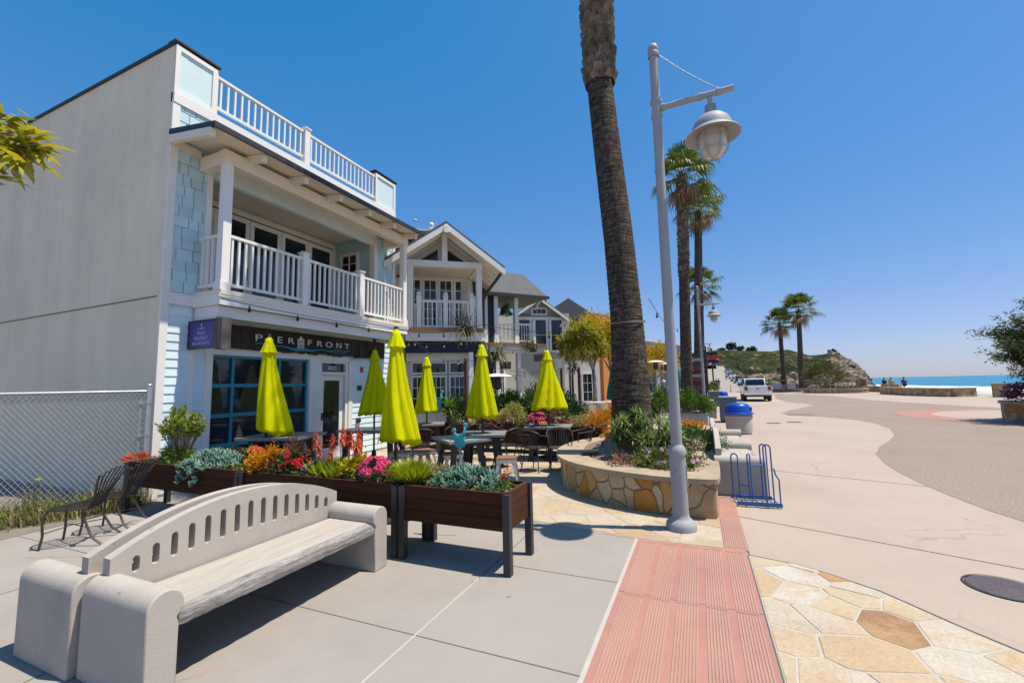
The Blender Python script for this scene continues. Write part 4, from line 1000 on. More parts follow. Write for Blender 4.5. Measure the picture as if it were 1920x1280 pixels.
b.window(1.0, 2.0, 5.86, 6.34, -.005, 3, 1, .1)
for x in (.1, 1.1, 2.1): b.window(x, x+.92, 3.6, 5.7, -.005, 1, 2, .13)
mb = MB(); mb.box(-.3, 3.3, -.06, -.002, 5.60, 5.76); b.part('belt_board', mb, MT['white'])
mb = MB(); mb.prism([(2.2, 6.2), (6.6, 6.2), (4.4, 7.6)], 3.0, 9, 'y'); mb.box(2.4, 6.4, 3.2, 9, 0, 6.2); b.part('rear_wing', mb, MT['roof'])
mb = MB(); mb.tube([(2.9, 3.5, 6.6), (2.9, 3.5, 7.9)], .06, 8); mb.lathe([(.16, 0), (.06, .35)], 8, c=(2.9, 3.5, 6.7)); b.part('vent_pipe', mb, MT['dark'])
mb = MB(); mb.box(2.6, 4.75, -1.2, -.9, 0, 3.0); lp = b.part('low_shop_wall', mb, MT['white_s'])
b.window(3.6, 4.3, .6, 2.3, -1.205, 2, 3, .08)

# E: orange stucco building further along
ob = thing('orange_building', 'orange stucco building with a square chimney beyond the yellow-green tree', 'building', (-9.9, 39.5, 0), R_(62))
b = Local(ob)
mb = MB(); mb.box(0, 5.6, 0, 9, 0, 6.6); mb.box(.6, 4, -2.0, .0, 0, 3.8); b.part('wall', mb, MT['orange_w'])
mb = MB(); mb.prism([(-.4, 6.6), (6.0, 6.6), (4.6, 8.4), (1.6, 8.4)], -.4, 9.4, 'y'); b.part('roof', mb, surf('terracotta', (.42, .14, .07), rough=.85, var=.2, vs=5, grain=.3, gs=20, bump=.5, bs=14))
mb = MB(); mb.box(.4, 1.2, 3.2, 4.0, 6.4, 9.0); mb.box(.3, 1.3, 3.1, 4.1, 9.0, 9.25); b.part('chimney', mb, surf('ochre_stucco', (.52, .30, .10), rough=.85))
b.window(4.1, 5.3, 3.2, 5.4, -.005, 2, 3, .1)

# F: low grey roofs beyond the tall palm
fb = thing('far_shop', 'low pale shop with grey roof and striped boards beyond the big palm trunk', 'building', (-6.6, 48, 0), R_(70))
b = Local(fb)
mb = MB(); mb.box(0, 16, 0, 8, 0, 4.2); b.part('wall', mb, MT['cream'])
mb = MB(); mb.prism([(-.6, 4.2), (16.6, 4.2), (14, 6.3), (2, 6.3)], -.6, 8.6, 'y'); b.part('roof', mb, MT['roof'])
for i in range(5): b.window(.8+i*3, 2.8+i*3, .4, 2.9, -.005, 2, 2, .1)
mb = MB(); mb.box(0, 16, -1.4, -.02, 3.1, 3.2); b.part('canopy', mb, MT['teal'])
# ---------------------------------------------------------------- closed parasols
def canopy_mb(H, rb, off, seed, tilt):
    r = random.Random(seed); n = 64; mb = MB(); K = 22
    ph = [r.uniform(0, 2*PI) for _ in range(4)]; tw = r.uniform(-.8, .8)
    rows = []
    for i in range(K+1):
        t = i/K; row = []
        for j in range(n):
            a = 2*PI*j/n; aa = a + tw*t
            f = 1 + (.08 + .32*min(1, t*1.5))*(1.05*abs(math.sin(4*aa+ph[0]))-.62 + .30*math.sin(2*aa+ph[3]-t) + .28*math.sin(3*aa+ph[1]+t) + .25*abs(math.sin(5.5*aa+ph[2]+t*.8)))
            rr = (.05 + (rb-.05)*t**1.02)*f
            z = -H*t
            if i >= K-2: z += (tilt*math.cos(a-ph[3]) + .025*math.sin(8*aa+ph[0]))*(1 if i == K else .35)
            row.append((rr*math.cos(a)+off[0]*t*t, rr*math.sin(a)+off[1]*t*t, z))
        rows.append(row)
    vs = [p for row in rows for p in row]
    fs = [(i*n+j, (i+1)*n+j, (i+1)*n+(j+1) % n, i*n+(j+1) % n) for i in range(K) for j in range(n)]
    fs.append(tuple(range(n)))
    # turned-in hem
    o = len(vs); last = rows[-1]
    vs += [(off[0]+(p[0]-off[0])*.55, off[1]+(p[1]-off[1])*.55, p[2]+.07) for p in last]
    fs += [(K*n+j, o+j, o+(j+1) % n, K*n+(j+1) % n) for j in range(n)]
    mb.add(vs, fs); return mb
def cap_mb(seed):
    mb = MB(); n = 48; K = 6
    def fn(r, z, t, i): return r*(1+(.22*abs(math.sin(4*t+seed))-.13)*i/K), z + (.014*abs(math.sin(4*t+seed)) if i == K else 0)
    mb.lathe([(.014, .035), (.03, .025), (.055, -.04), (.078, -.10), (.098, -.16), (.108, -.19), (.118, -.22)], n, fn=fn, cap=False)
    return mb
def parasol(u, v, dep, rb, off, seed, label, H=1.42, tilt=.05):
    p = D(u, v, dep)
    t = thing('parasol', label, 'parasol', (p.x, p.y, 0), 0, 'closed lime parasols on the patio')
    zt = p.z - .03
    o = obj('canopy', canopy_mb(H, rb, off, seed, tilt), MT['lime'], t, loc=(0, 0, zt), smooth=180)
    obj('vent_cap', cap_mb(seed), MT['lime'], t, loc=(0, 0, zt), smooth=180)
    mb = MB(); mb.tube([(0, 0, .05), (0, 0, zt+.02)], .021, 10); mb.ball((0, 0, zt+.045), .032, 10, 6); obj('pole', mb, MT['dark'], t, smooth=40)
    mb = MB(); mb.lathe([(.26, 0), (.27, .03), (.24, .06), (.06, .075), (.045, .30), (.03, .30)], 24); obj('base', mb, MT['dark'], t, smooth=40)
    return Vector((p.x, p.y, 0))
U1 = parasol(505, 632, 6.65, .235, (.06, .10), 3, 'closed lime parasol in front of the teal glazed roll-up door, hem blown to the right', tilt=.09)
U2 = parasol(743, 617, 5.76, .225, (.03, .02), 8, 'tallest and nearest closed lime parasol, rising from the middle of the front flower boxes', H=1.46, tilt=.05)
U3 = parasol(703, 655, 9.75, .27, (-.02, 0), 5, 'closed lime parasol right of the cafe entrance, half hidden by the nearest parasol', tilt=.02)
U4 = parasol(800, 668, 11.25, .27, (0, 0), 13, 'smallest closed lime parasol, in front of the navy-banded shop front', tilt=.02)
U5 = parasol(903, 645, 8.67, .25, (0, 0), 21, 'shaded closed lime parasol standing left of the pole heater', tilt=.03)
U6 = parasol(1025, 655, 9.9, .33, (0, 0), 34, 'closed lime parasol farthest to the right, before the dark hedge', H=1.33, tilt=.02)

# ---------------------------------------------------------------- tables
def table(w, d, h, loc, rz, label, top=None, leg='trestle', group='patio tables'):
    t = thing('table', label, 'table', (loc[0], loc[1], 0), rz, group)
    mb = MB(); f = .06
    mb.box(-w/2, w/2, -d/2, -d/2+f, h-.045, h); mb.box(-w/2, w/2, d/2-f, d/2, h-.045, h); mb.box(-w/2, -w/2+f, -d/2+f, d/2-f, h-.045, h); mb.box(w/2-f, w/2, -d/2+f, d/2-f, h-.045, h)
    obj('top_frame', mb, MT['tabletop'], t, bevel=.004)
    mb = MB(); mb.box(-w/2+f, w/2-f, -d/2+f, d/2-f, h-.04, h-.004); obj('inlay', mb, top or MT['tabletop'], t)
    for sx in (-1, 1):
        for sy in (-1, 1):
            mb = MB(); mb.bar((sx*(w/2-.20), sy*(d/2-.17), h-.05), (sx*(w/2-.12), sy*(d/2-.08), 0), .10, .075, up=(0, 1, 0)); obj('leg', mb, MT['dark'], t)
    mb = MB(); mb.box(-w/2+.16, w/2-.16, -.03, .03, h-.10, h-.046); mb.box(-w/2+.15, -w/2+.22, -d/2+.1, d/2-.1, h-.10, h-.046); mb.box(w/2-.22, w/2-.15, -d/2+.1, d/2-.1, h-.10, h-.046); obj('stretcher', mb, MT['dark'], t)
    return t
table(1.0, .8, .97, (U1.x+.05, U1.y+.25), R_(18), 'high grey table under the parasol by the teal door')
table(1.0, .78, .74, (-4.02, 6.9), R_(-39), 'grey table with mint green inlaid top and slanted legs', MT['mint'])
table(1.35, .8, .78, (U3.x+.1, U3.y-.1), R_(12), 'long grey table with mint green inlay before the cafe entrance', MT['mint'])
table(.9, .85, .74, (U5.x, U5.y), R_(20), 'square grey table pierced by the pole of the shaded parasol')
table(1.0, .85, .74, (U6.x, U6.y), R_(10), 'grey table under the rightmost parasol by the rear flower box')
table(.9, .85, .74, (U4.x, U4.y), R_(30), 'grey table under the smallest parasol by the navy-banded shop')

# ---------------------------------------------------------------- stools
def make_stool():
    t = thing('stool', '', 'stool')
    mb = MB(); mb.box(-.165, .165, -.165, .165, .435, .46); obj('seat', mb, MT['seat_wood'], t, bevel=.006)
    mb = MB(); mb.box(-.16, .16, -.162, -.15, .375, .434); mb.box(-.16, .16, .15, .162, .375, .434); mb.box(-.162, -.15, -.149, .149, .375, .434); mb.box(.15, .162, -.149, .149, .375, .434); obj('seat_frame', mb, MT['steel'], t)
    for sx in (-1, 1):
        for sy in (-1, 1):
            mb = MB(); mb.add([(sx*.155, sy*.155, .375), (sx*.095, sy*.155, .375), (sx*.19, sy*.215, 0), (sx*.215, sy*.215, 0), (sx*.155, sy*.095, .375), (sx*.215, sy*.19, 0)], [(0, 1, 2, 3), (0, 3, 5, 4), (1, 4, 5, 2), (0, 4, 1), (3, 2, 5)]); obj('leg', mb, MT['steel'], t)
    mb = MB(); mb.bar((-.16, -.16, .17), (.16, .16, .17), .02, .012); mb.bar((-.16, .16, .155), (.16, -.16, .155), .02, .012); obj('cross_brace', mb, MT['steel'], t)
    return t
st = make_stool(); SG = 'metal stools with wooden seats'
for i, (u, v, rz, lb) in enumerate(((950, 857, 20, 'metal stool with brown wooden seat nearest the stone planter'), (848, 849, 45, 'metal stool with brown wooden seat tucked under the mint-topped table'),
        (751, 846, 10, 'metal stool with brown wooden seat just right of the nearest parasol'), (615, 868, 5, 'metal stool with brown wooden seat behind the orange flower spikes'), (795, 843, 60, 'metal stool with wooden seat left of the mint-topped table'))):
    p = G(u, v, .45)
    if i == 0: st.location = (p.x, p.y, 0); st.rotation_euler.z = R_(rz); st['label'] = lb; st['group'] = SG
    else: dup(st, (p.x, p.y, 0), R_(rz), lb, SG)

# ---------------------------------------------------------------- spindle-back iron chairs; seat faces +y
def make_chair():
    t = thing('chair', '', 'chair')
    mb = MB(); mb.lathe([(.0, .435), (.19, .432), (.215, .44), (.215, .452), (.19, .455), (0, .45)], 24, cap=False)
    obj('seat', mb, MT['iron'], t, smooth=50)
    mb = MB(); hoop = [(-.24, .10, .66)] + [(-.25*math.cos(PI*i/14), -.20-.13*math.sin(PI*i/14)*.7, .70+.10*math.sin(PI*i/14)) for i in range(15)] + [(.24, .10, .66)]
    mb.tube(hoop, .013, 6)
    mb.tube([(-.24, .10, .66), (-.21, .10, .44)], .011, 6); mb.tube([(.24, .10, .66), (.21, .10, .44)], .011, 6)
    bf = obj('back_hoop', mb, MT['iron'], t, smooth=60)
    mb = MB()
    for i in range(1, 12):
        a = PI*(i+1)/14 if i < 12 else 0
        top = (-.25*math.cos(a), -.20-.13*math.sin(a)*.7, .70+.10*math.sin(a)); k = math.cos(a)
        mb.tube([top, (-.19*k, -.12-.08*math.sin(a), .45)], .0065, 5, cap=False)
    obj('spindles', mb, MT['iron'], bf)
    for sx in (-1, 1):
        for sy in (-1, 1):
            mb = MB(); mb.tube([(sx*.15, sy*.14, .44), (sx*.175, sy*.17, .25), (sx*.20, sy*.20, .07), (sx*.225, sy*.225, 0)], .0115, 6); obj('leg', mb, MT['iron'], t, smooth=60)
    mb = MB(); mb.tube([(.165*math.cos(2*PI*i/16), .165*math.sin(2*PI*i/16), .20) for i in range(17)], .006, 5, cap=False); obj('ring_stretcher', mb, MT['iron'], t)
    return t
ch = make_chair(); CG = 'iron spindle chairs around the patio tables'
chairs = [(1004, 838, -15, 'iron spindle chair nearest the rightmost parasol pole, seen from behind'), (1050, 838, 200, 'iron spindle chair with its back to the stone planter, right of the rightmost parasol pole'),
          (1088, 829, 120, 'iron spindle chair closest to the big palm trunk, alone before the rear flower box'), (950, 833, 70, 'iron chair with pale rounded hoop back behind the wooden-seated stool'),
          (927, 824, 250, 'iron spindle chair between the mint-topped table and the shaded parasol'), (855, 822, 190, 'iron spindle chair half hidden behind the mint-topped table'),
          (897, 815, 170, 'iron spindle chair at the far side of the shaded parasol'), (788, 833, 40, 'iron spindle chair close beside the nearest parasol hem'),
          (985, 822, 90, 'iron spindle chair left of the rightmost parasol pole'), (765, 822, 100, 'iron spindle chair under the smallest parasol')]
for i, (u, v, rz, lb) in enumerate(chairs):
    p = G(u, v, .45)
    if i == 0: ch.location = (p.x, p.y, 0); ch.rotation_euler.z = R_(rz); ch['label'] = lb; ch['group'] = CG
    else: dup(ch, (p.x, p.y, 0), R_(rz), lb, CG)

# ---------------------------------------------------------------- raised planter boxes
def planter(x0, x1, y0, y1, z0, z1, label, group='raised timber planter boxes', nb=3, rz=0, loc=None):
    c = Vector(((x0+x1)/2, (y0+y1)/2, 0))
    t = thing('planter_box', label, 'planter', c, rz, group)
    a, bb = (x1-x0)/2, (y1-y0)/2; h = (z1-z0)/nb
    for sy, nm in ((-1, 'front_panel'), (1, 'back_panel')):
        mb = MB()
        for i in range(nb): mb.box(-a+.01, a-.01, sy*bb-.018, sy*bb+.018, z0+i*h, z0+(i+1)*h-.004)
        obj(nm, mb, MT['wood'], t)
    for sx in (-1, 1):
        mb = MB()
        for i in range(nb): mb.box(sx*a-.018, sx*a+.018, -bb+.019, bb-.019, z0+i*h+.001, z0+(i+1)*h-.003)
        obj('end_panel', mb, MT['wood_y'], t)
        for sy in (-1, 1):
            mb = MB()
            mb.box(sx*a-.022-.022*(sx < 0), sx*a+.022+.022*(sx > 0), sy*bb-.024-.02*(sy < 0), sy*bb+.024+.02*(sy > 0), 0, z1-.012)
            obj('leg', mb, MT['dark'], t)
    mb = MB(); n = 24
    vs = [(-a+.02+(2*a-.04)*i/n, (-bb+.02+(2*bb-.04)*j/6), z1-.07+.018*math.sin(i*1.7+j)+nrg.normal(0, .008)) for i in range(n+1) for j in range(7)]
    mb.add(vs, [(i*7+j, (i+1)*7+j, (i+1)*7+j+1, i*7+j+1) for i in range(n) for j in range(6)])
    obj('soil', mb, MT['mulch'], t, smooth=180)
    return t
planter(-2.745, -1.64, 3.61, 4.11, .365, .70, 'dark timber planter box nearest the footway, standing on tall black legs')
planter(-5.10, -2.855, 3.61, 4.11, .365, .70, 'middle dark timber planter box behind the concrete bench, full of red and pink flowers')
planter(-7.54, -5.21, 3.61, 4.11, .365, .70, 'dark timber planter box by the chain-link fence, spilling blue-green succulents')
planter(-5.0, -2.12, 9.95, 10.50, .20, .66, 'rear dark timber planter box below the hedge')
planter(-7.3, -5.05, 10.0, 10.55, .20, .68, 'rear dark timber planter box in front of the navy-banded shop')

# ---------------------------------------------------------------- planting in the boxes
G1 = leafmat('leaf_green', (.05, .12, .015), (.12, .22, .03), (.20, .28, .04))
G2 = leafmat('leaf_dark', (.02, .05, .012), (.04, .09, .02), (.07, .13, .03))
GL = leafmat('leaf_lime', (.20, .27, .012), (.34, .40, .015), (.46, .48, .03))
GB = leafmat('leaf_blue', (.07, .17, .11), (.15, .28, .20), (.30, .42, .34), trans=.12)
GG = leafmat('leaf_grey', (.22, .20, .18), (.32, .28, .26), (.42, .35, .33), trans=.1)
GT = leafmat('leaf_straw', (.30, .26, .10), (.44, .38, .16), (.52, .46, .22))
GO = leafmat('leaf_amber', (.50, .17, .008), (.66, .30, .012), (.70, .44, .03))
GK = leafmat('leaf_pink', (.66, .02, .12), (.78, .06, .22), (.82, .26, .38), trans=.35)
GR = leafmat('leaf_red', (.50, .012, .012), (.62, .02, .03), (.66, .05, .05), trans=.3)
GC = leafmat('leaf_coral', (.55, .06, .02), (.68, .11, .03), (.72, .18, .06), trans=.3)
GP = leafmat('leaf_mauve', (.45, .22, .42), (.60, .35, .55), (.70, .50, .64), trans=.3)
GY = leafmat('leaf_yellow', (.36, .32, .015), (.56, .44, .015), (.68, .50, .02))
GW = leafmat('leaf_white', (.60, .60, .55), (.72, .70, .66), (.75, .74, .70))
STM = surf('plant_stem', (.12, .09, .06), rough=.9, var=.2)
def at_box(u, y=3.86, z=.66): p = PY(u, 880, y); return (p.x, y, z)
def plant(name, label, loc, cat='plant', group=None): return thing(name, label, cat, loc, 0, group)
def mound(t, rad, n, L, W, mat, name='foliage', zc=None, clumps=24, spread=.35, shell=.6, stems=8, jit=.5):
    mb = MB(); zc = rad[2]*.55 if zc is None else zc
    p, o = clump_points((0, 0, zc), rad, clumps, n, spread, shell, -.35)
    p[:, 2] = np.maximum(p[:, 2], .01); o[:, 2] += .35
    add_leaves(mb, p, o, L, W, 0, jit=jit); f = obj(name, mb, mat, t)
    if stems:
        mb = MB()
        for i in range(stems):
            a = rnd.uniform(0, 2*PI); k = rnd.uniform(.2, .75)
            mb.tube([(0, 0, -.03), (rad[0]*k*.4*math.cos(a), rad[1]*k*.4*math.sin(a), zc*.6), (rad[0]*k*math.cos(a), rad[1]*k*math.sin(a), zc+rad[2]*.5)], [.008, .006, .003], 5)
        obj('stems', mb, STM, t)
    return f
def blossoms(t, rad, n, r, mat, zc, name='blossoms', k=2, petals=6):
    mb = MB()
    for i in range(n):
        d = Vector(rand_dir(1, .0, 1)[0]); c = Vector((d.x*rad[0], d.y*rad[1], zc+d.z*rad[2]))
        petal_flower(mb, c, r*rnd.uniform(.8, 1.2), 0, petals, k, d + Vector((0, -.5, .4)))
    return obj(name, mb, mat, t)
def chalksticks(label, loc, rad, n, drop=0, h=.14):
    t = plant('chalkstick_plant', label, loc); mb = MB()
    for i in range(n):
        a = rnd.uniform(0, 2*PI); k = math.sqrt(rnd.random()); x, y = rad[0]*k*math.cos(a), rad[1]*k*math.sin(a)
        z = rad[2]*(1-k*k)*rnd.uniform(.5, 1.0)
        if drop and y < -rad[1]*.35: z -= drop*rnd.random()
        for q in range(rnd.randint(7, 11)):
            b_ = rnd.uniform(0, 2*PI); e = rnd.uniform(.5, 1.45)
            d = Vector((math.cos(e)*math.cos(b_), math.cos(e)*math.sin(b_), math.sin(e))); p = Vector((x, y, z)); L_ = h*rnd.uniform(.55, 1)*.62
            mb.tube([p, p+d*L_*.5, p+d*L_*.92, p+d*L_], [.006, .0085, .006, .001], 5, cap=False)
    obj('leaves', mb, GB, t, smooth=180)
    mb = MB()
    for i in range(14):
        a = rnd.uniform(0, 2*PI); k = rnd.random()
        mb.tube([(rad[0]*k*.5*math.cos(a), rad[1]*k*.5*math.sin(a), -.02), (rad[0]*k*math.cos(a), rad[1]*k*math.sin(a), rad[2]*.7*(1-k*k))], .006, 5)
    obj('stems', mb, STM, t); return t
# left box
t = plant('stonecrop', 'low orange-red stonecrop at the fence end of the planter box', at_box(258, 3.82)); mound(t, (.28, .15, .05), 260, .05, .02, GC, zc=.03, stems=3)
t = plant('jade_shrub', 'upright jade shrub with bare grey stems and bright green tops by the cafe corner', at_box(338, 3.92)); mb = MB(); tops = []
for i in range(46):
    a = rnd.uniform(0, 2*PI); k = math.sqrt(rnd.random()); h = .78*(1-.35*k*k)*rnd.uniform(.86, 1.05)
    p1 = Vector((.06*k*math.cos(a), .06*k*math.sin(a), 0)); p2 = Vector((.17*k*math.cos(a), .17*k*math.sin(a), h*.5)); p3 = Vector((.33*k*math.cos(a), .28*k*math.sin(a), h))
    mb.tube([p1, p2, p3], [.013, .009, .004], 5); tops.append((p2, p3))
obj('stems', mb, surf('grey_stem', (.26, .22, .19), rough=.9, var=.2), t)
mb = MB()
for p2, p3 in tops:
    pts = np.array([tuple(p2.lerp(p3, rnd.uniform(.35, 1.05))) for _ in range(60)]) + nrg.normal(0, .016, (60, 3)); dr = rand_dir(60, -.1, 1) + np.array([0, 0, .7])
    add_leaves(mb, pts, dr, .05, .022, 0)
pp, oo = clump_points((0, -.05, .12), (.2, .16, .14), 14, 700, .4, .4); add_leaves(mb, pp, oo + np.array([0, 0, .6]), .055, .024)
obj('foliage', mb, leafmat('jade_leaf', (.12, .19, .02), (.24, .31, .03), (.34, .37, .05)), t)
chalksticks('blue-green chalkstick succulents spilling over the planter edge', at_box(405, 3.84), (.52, .24, .20), 190, 0, .15)
chalksticks('chalkstick succulents hanging down over the front of the left planter box', (PY(362, 880, 3.6).x, 3.58, .66), (.26, .10, .10), 60, .20, .13)
t = plant('echeveria', 'small pale rosette succulent in the left planter box', at_box(482, 3.68)); mb = MB(); rosette(mb, (0, 0, .02), 22, .085, .045, 10, 75, .1); rosette(mb, (.03, .05, .09), 16, .06, .035, 15, 75, .1); obj('leaves', mb, GT, t)
# middle box
t = plant('red_geranium', 'bright scarlet geranium beside the amber bush', at_box(476, 3.95)); mound(t, (.14, .12, .14), 220, .06, .045, G1, zc=.08); blossoms(t, (.12, .1, .13), 18, .045, GC, .13)
t = plant('amber_sedum', 'rounded amber-yellow bush in the middle planter box', at_box(503, 3.80)); mound(t, (.24, .19, .19), 1500, .045, .028, GO, zc=.10)
t = plant('crimson_geranium', 'crimson geranium with dark leaves right of the amber bush', at_box(545, 3.80)); mound(t, (.21, .16, .16), 420, .06, .05, G2, zc=.10); blossoms(t, (.22, .17, .17), 26, .045, GR, .10)
t = plant('bronze_bush', 'wispy bronze foliage behind the crimson geranium', at_box(553, 4.02)); mound(t, (.18, .08, .2), 350, .08, .012, leafmat('bronze', (.14, .06, .04), (.22, .10, .06), (.28, .15, .1)), zc=.14)
t = plant('grey_rosette', 'dusky grey-pink rosette succulent in the middle planter box', at_box(577, 3.75)); mb = MB(); 
for cx, cy, cz, s_ in ((0, 0, .03, 1), (.05, .07, .12, .8), (-.06, .04, .07, .7)): rosette(mb, (cx, cy, cz), 26, .11*s_, .055*s_, 5, 75, .12)
obj('leaves', mb, GG, t)
t = plant('aloe', 'spiky green aloe with tall coral flower spikes', at_box(622, 3.80)); mb = MB()
for i in range(34):
    rosette(mb, (rnd.uniform(-.27, .27), rnd.uniform(-.13, .13), 0), 9, .22, .028, 35, 82, .15)
obj('leaves', mb, GL, t)
mb = MB()
for x, y, h in ((-.16, 0, .40), (-.08, .08, .33), (.02, -.02, .45), (.07, .08, .52), (.12, 0, .55), (.16, .09, .50), (.21, .02, .46), (.26, .06, .42), (.30, .0, .40), (.24, .1, .54), (-.24, .04, .47)):
    tp = Vector((x*1.25, y, h)); mb.tube([(x, y, 0), (x*1.1, y, h*.6), tp], .005, 5)
    hh = rnd.uniform(.12, .22); mbf = MB()
    for q in range(60):
        k = (q+rnd.random())/60; a = q*2.4+rnd.uniform(-.4, .4); r_ = (.06*(1-k)**.7 + .008)*rnd.uniform(.7, 1.25); z = h - hh*.75 + hh*k
        blade(mbf, (tp.x, tp.y, z), (math.cos(a), math.sin(a), -.7+1.5*k), r_*1.3, .022, .6, 2)
    obj('flower_spike', mbf, GC, t)
obj('flower_stalks', mb, STM, t)
t = plant('variegated_bush', 'yellow-green variegated bush between aloe and pink geranium', at_box(667, 3.84)); mound(t, (.15, .15, .17), 700, .05, .03, GY, zc=.09)
t = plant('pink_geranium', 'hot pink geranium in the middle planter box', at_box(705, 3.76)); mound(t, (.18, .14, .14), 260, .055, .045, G2, zc=.08); blossoms(t, (.17, .14, .15), 30, .05, GK, .10)
# right box
t = plant('grassy_euphorbia', 'bushy lime-green tuft at the join of the two planter boxes', at_box(772, 3.82)); mb = MB()
for i in range(1500):
    a = rnd.uniform(0, 2*PI); k = math.sqrt(rnd.random()); e = R_(88 - 52*k + rnd.uniform(-10, 10))
    blade(mb, (.14*k*math.cos(a), .11*k*math.sin(a), rnd.uniform(0, .05)), (math.cos(e)*math.cos(a), math.cos(e)*math.sin(a), math.sin(e)), .235*rnd.uniform(.7, 1.08), .011, .12, 2)
obj('foliage', mb, GL, t)
t = plant('straw_bush', 'low straw-coloured bush behind the lime tuft', at_box(822, 3.92)); mound(t, (.20, .12, .12), 600, .045, .02, GT, zc=.06)
chalksticks('upright blue-green chalkstick succulents in the nearest planter box', at_box(880, 3.86), (.40, .20, .16), 100, 0, .18)
t = plant('kalanchoe', 'small red-flowered plant at the end of the nearest planter box', at_box(945, 3.80)); mound(t, (.05, .05, .07), 50, .05, .03, G1, zc=.04, stems=3); blossoms(t, (.04, .04, .05), 7, .022, GR, .11, k=2)
# low tangle of creeping green, straw and dead twigs over the soil of each box
for x0, x1, lb in ((-2.70, -1.70, 'creeping green and straw ground plants over the soil of the nearest planter box'), (-5.05, -2.90, 'creeping green and straw ground plants over the soil of the middle planter box'), (-7.45, -5.25, 'creeping green and straw ground plants over the soil of the left planter box')):
    t = plant('creeping_plant', lb, ((x0+x1)/2, 3.86, .64)); n = int(900*(x1-x0)); mb = MB(); h = (x1-x0)/2
    cx_ = nrg.uniform(-h, h, int(10*(x1-x0))); idx = nrg.integers(0, len(cx_), n)
    pts = np.stack([np.clip(cx_[idx] + nrg.normal(0, .09, n), -h, h), np.clip(nrg.uniform(-.20, .20, n), -.21, .21), np.abs(nrg.normal(0, .045, n))], 1)
    k = n*2//3; add_leaves(mb, pts[:k], rand_dir(k, .0, 1), .05, .018, 0, jit=.6); add_leaves(mb, pts[k:], rand_dir(n-k, -.1, .8), .06, .012, 1, jit=.6)
    obj('foliage', mb, [G1, GT], t)
# rear boxes
def rb(u, y=10.2, z=.62): p = PY(u, 790, y); return (p.x, y, z)
t = plant('yucca', 'spiky green yucca with a short bare stem by the shop windows', rb(842, 10.3)); mb = MB(); mb.tube([(0, 0, 0), (.02, 0, .3), (0, 0, .42)], .05, 8); obj('stem', mb, STM, t, smooth=50)
mb = MB(); rosette(mb, (0, 0, .45), 60, .42, .045, -25, 80, .35, seg=4); rosette(mb, (.22, -.08, .08), 40, .30, .035, -10, 80, .3); obj('leaves', mb, G1, t)
t = plant('agave', 'amber-edged agave in the rear planter box', rb(885)); mb = MB(); rosette(mb, (0, 0, .02), 40, .26, .045, 5, 75, .15); rosette(mb, (-.38, 0, .0), 30, .2, .04, 5, 75, .15); obj('leaves', mb, GT, t)
t = plant('yellow_bush', 'loose straw-yellow bush in the rear planter box, left of the hedge', rb(963)); mound(t, (.38, .26, .33), 2000, .08, .022, leafmat('pale_yellow', (.32, .30, .06), (.46, .42, .12), (.55, .5, .2)), zc=.2)
t = plant('magenta_flowers', 'magenta flowers left of the rightmost parasol pole', rb(1008)); mound(t, (.28, .2, .2), 420, .06, .04, G2, zc=.1); blossoms(t, (.26, .18, .22), 34, .06, GK, .12)
t = plant('orange_flowers', 'orange marigolds at the foot of the rightmost parasol pole', rb(1014, 10.03, .62)); blossoms(t, (.18, .08, .08), 40, .06, GO, .05); mound(t, (.18, .09, .07), 120, .05, .03, G1, zc=.03)
t = plant('mixed_flowers', 'green bush dotted with pink and white flowers right of the rightmost parasol', rb(1048)); mound(t, (.3, .22, .34), 1300, .08, .02, G1, zc=.16); blossoms(t, (.28, .2, .28), 26, .055, GK, .1); blossoms(t, (.3, .2, .2), 7, .04, GW, .08)
t = plant('pale_bush', 'low pale yellow bush before the galvanised trough', rb(1086)); mound(t, (.26, .2, .18), 700, .06, .02, GT, zc=.08)
t = plant('amber_bush', 'rounded amber-orange bush beside the big palm trunk', (rb(1132)[0], 10.4, .40)); mound(t, (.46, .36, .42), 3000, .07, .035, GO, zc=.22)
t = thing('flower_pot', 'red bowl planter with small flowers by the yellow bush', 'pot', rb(921, 10.2, .63)); mb = MB(); mb.lathe([(.12, 0), (.19, .1), (.22, .2), (.205, .2), (.17, .1), (.1, .02)], 20); obj('bowl', mb, MT['red'], t, smooth=50)
mb = MB(); mb.lathe([(0, .17), (.19, .17)], 20, cap=False); obj('soil', mb, MT['soil'], t)
# turquoise garden ornaments
TQ = plain('turquoise_enamel', (.04, .42, .46), .35)
def ornament(loc, label, s=1.0, stake=.3):
    t = thing('garden_ornament', label, 'ornament', loc)
    mb = MB(); mb.lathe([(.012*s, -.09*s), (.05*s, -.06*s), (.085*s, .0), (.07*s, .08*s), (.085*s, .13*s), (.06*s, .18*s), (.02*s, .2*s)], 14, M=Matrix.Scale(.4, 4, (0, 1, 0))); mb.tube([(-.06*s, 0, .06*s), (-.12*s, 0, .1*s), (-.13*s, 0, .06*s)], .014*s, 6); obj('body', mb, TQ, t, smooth=180)
    for sx, h in ((-1, .25), (1, .36)):
        mb = MB(); mb.tube([(.02*s, 0, .16*s), (sx*.07*s, 0, .2*s), (sx*.075*s, 0, h*s)], [.022*s, .018*s, .014*s], 8); mb.ball((sx*.08*s, 0, (h+.02)*s), .04*s, 10, 6, sq=(.8, .35, 1.3)); obj('claw', mb, TQ, t, smooth=180)
    mb = MB(); mb.tube([(0, 0, -.07*s), (0, 0, -.07*s-stake)], .005, 6); obj('stake', mb, MT['steel'], t); t.scale = (1.5, 1, .9)
p = PY(862, 832, 4.35); ornament((p.x, p.y, p.z), 'turquoise sea-creature ornament on a thin stake before the mint-topped table', .62, p.z-.07-.0)
p = PY(820, 765, 10.3); ornament((p.x, p.y, p.z), 'small turquoise ornament beside the smallest parasol', 1.3, p.z-.10-.6)
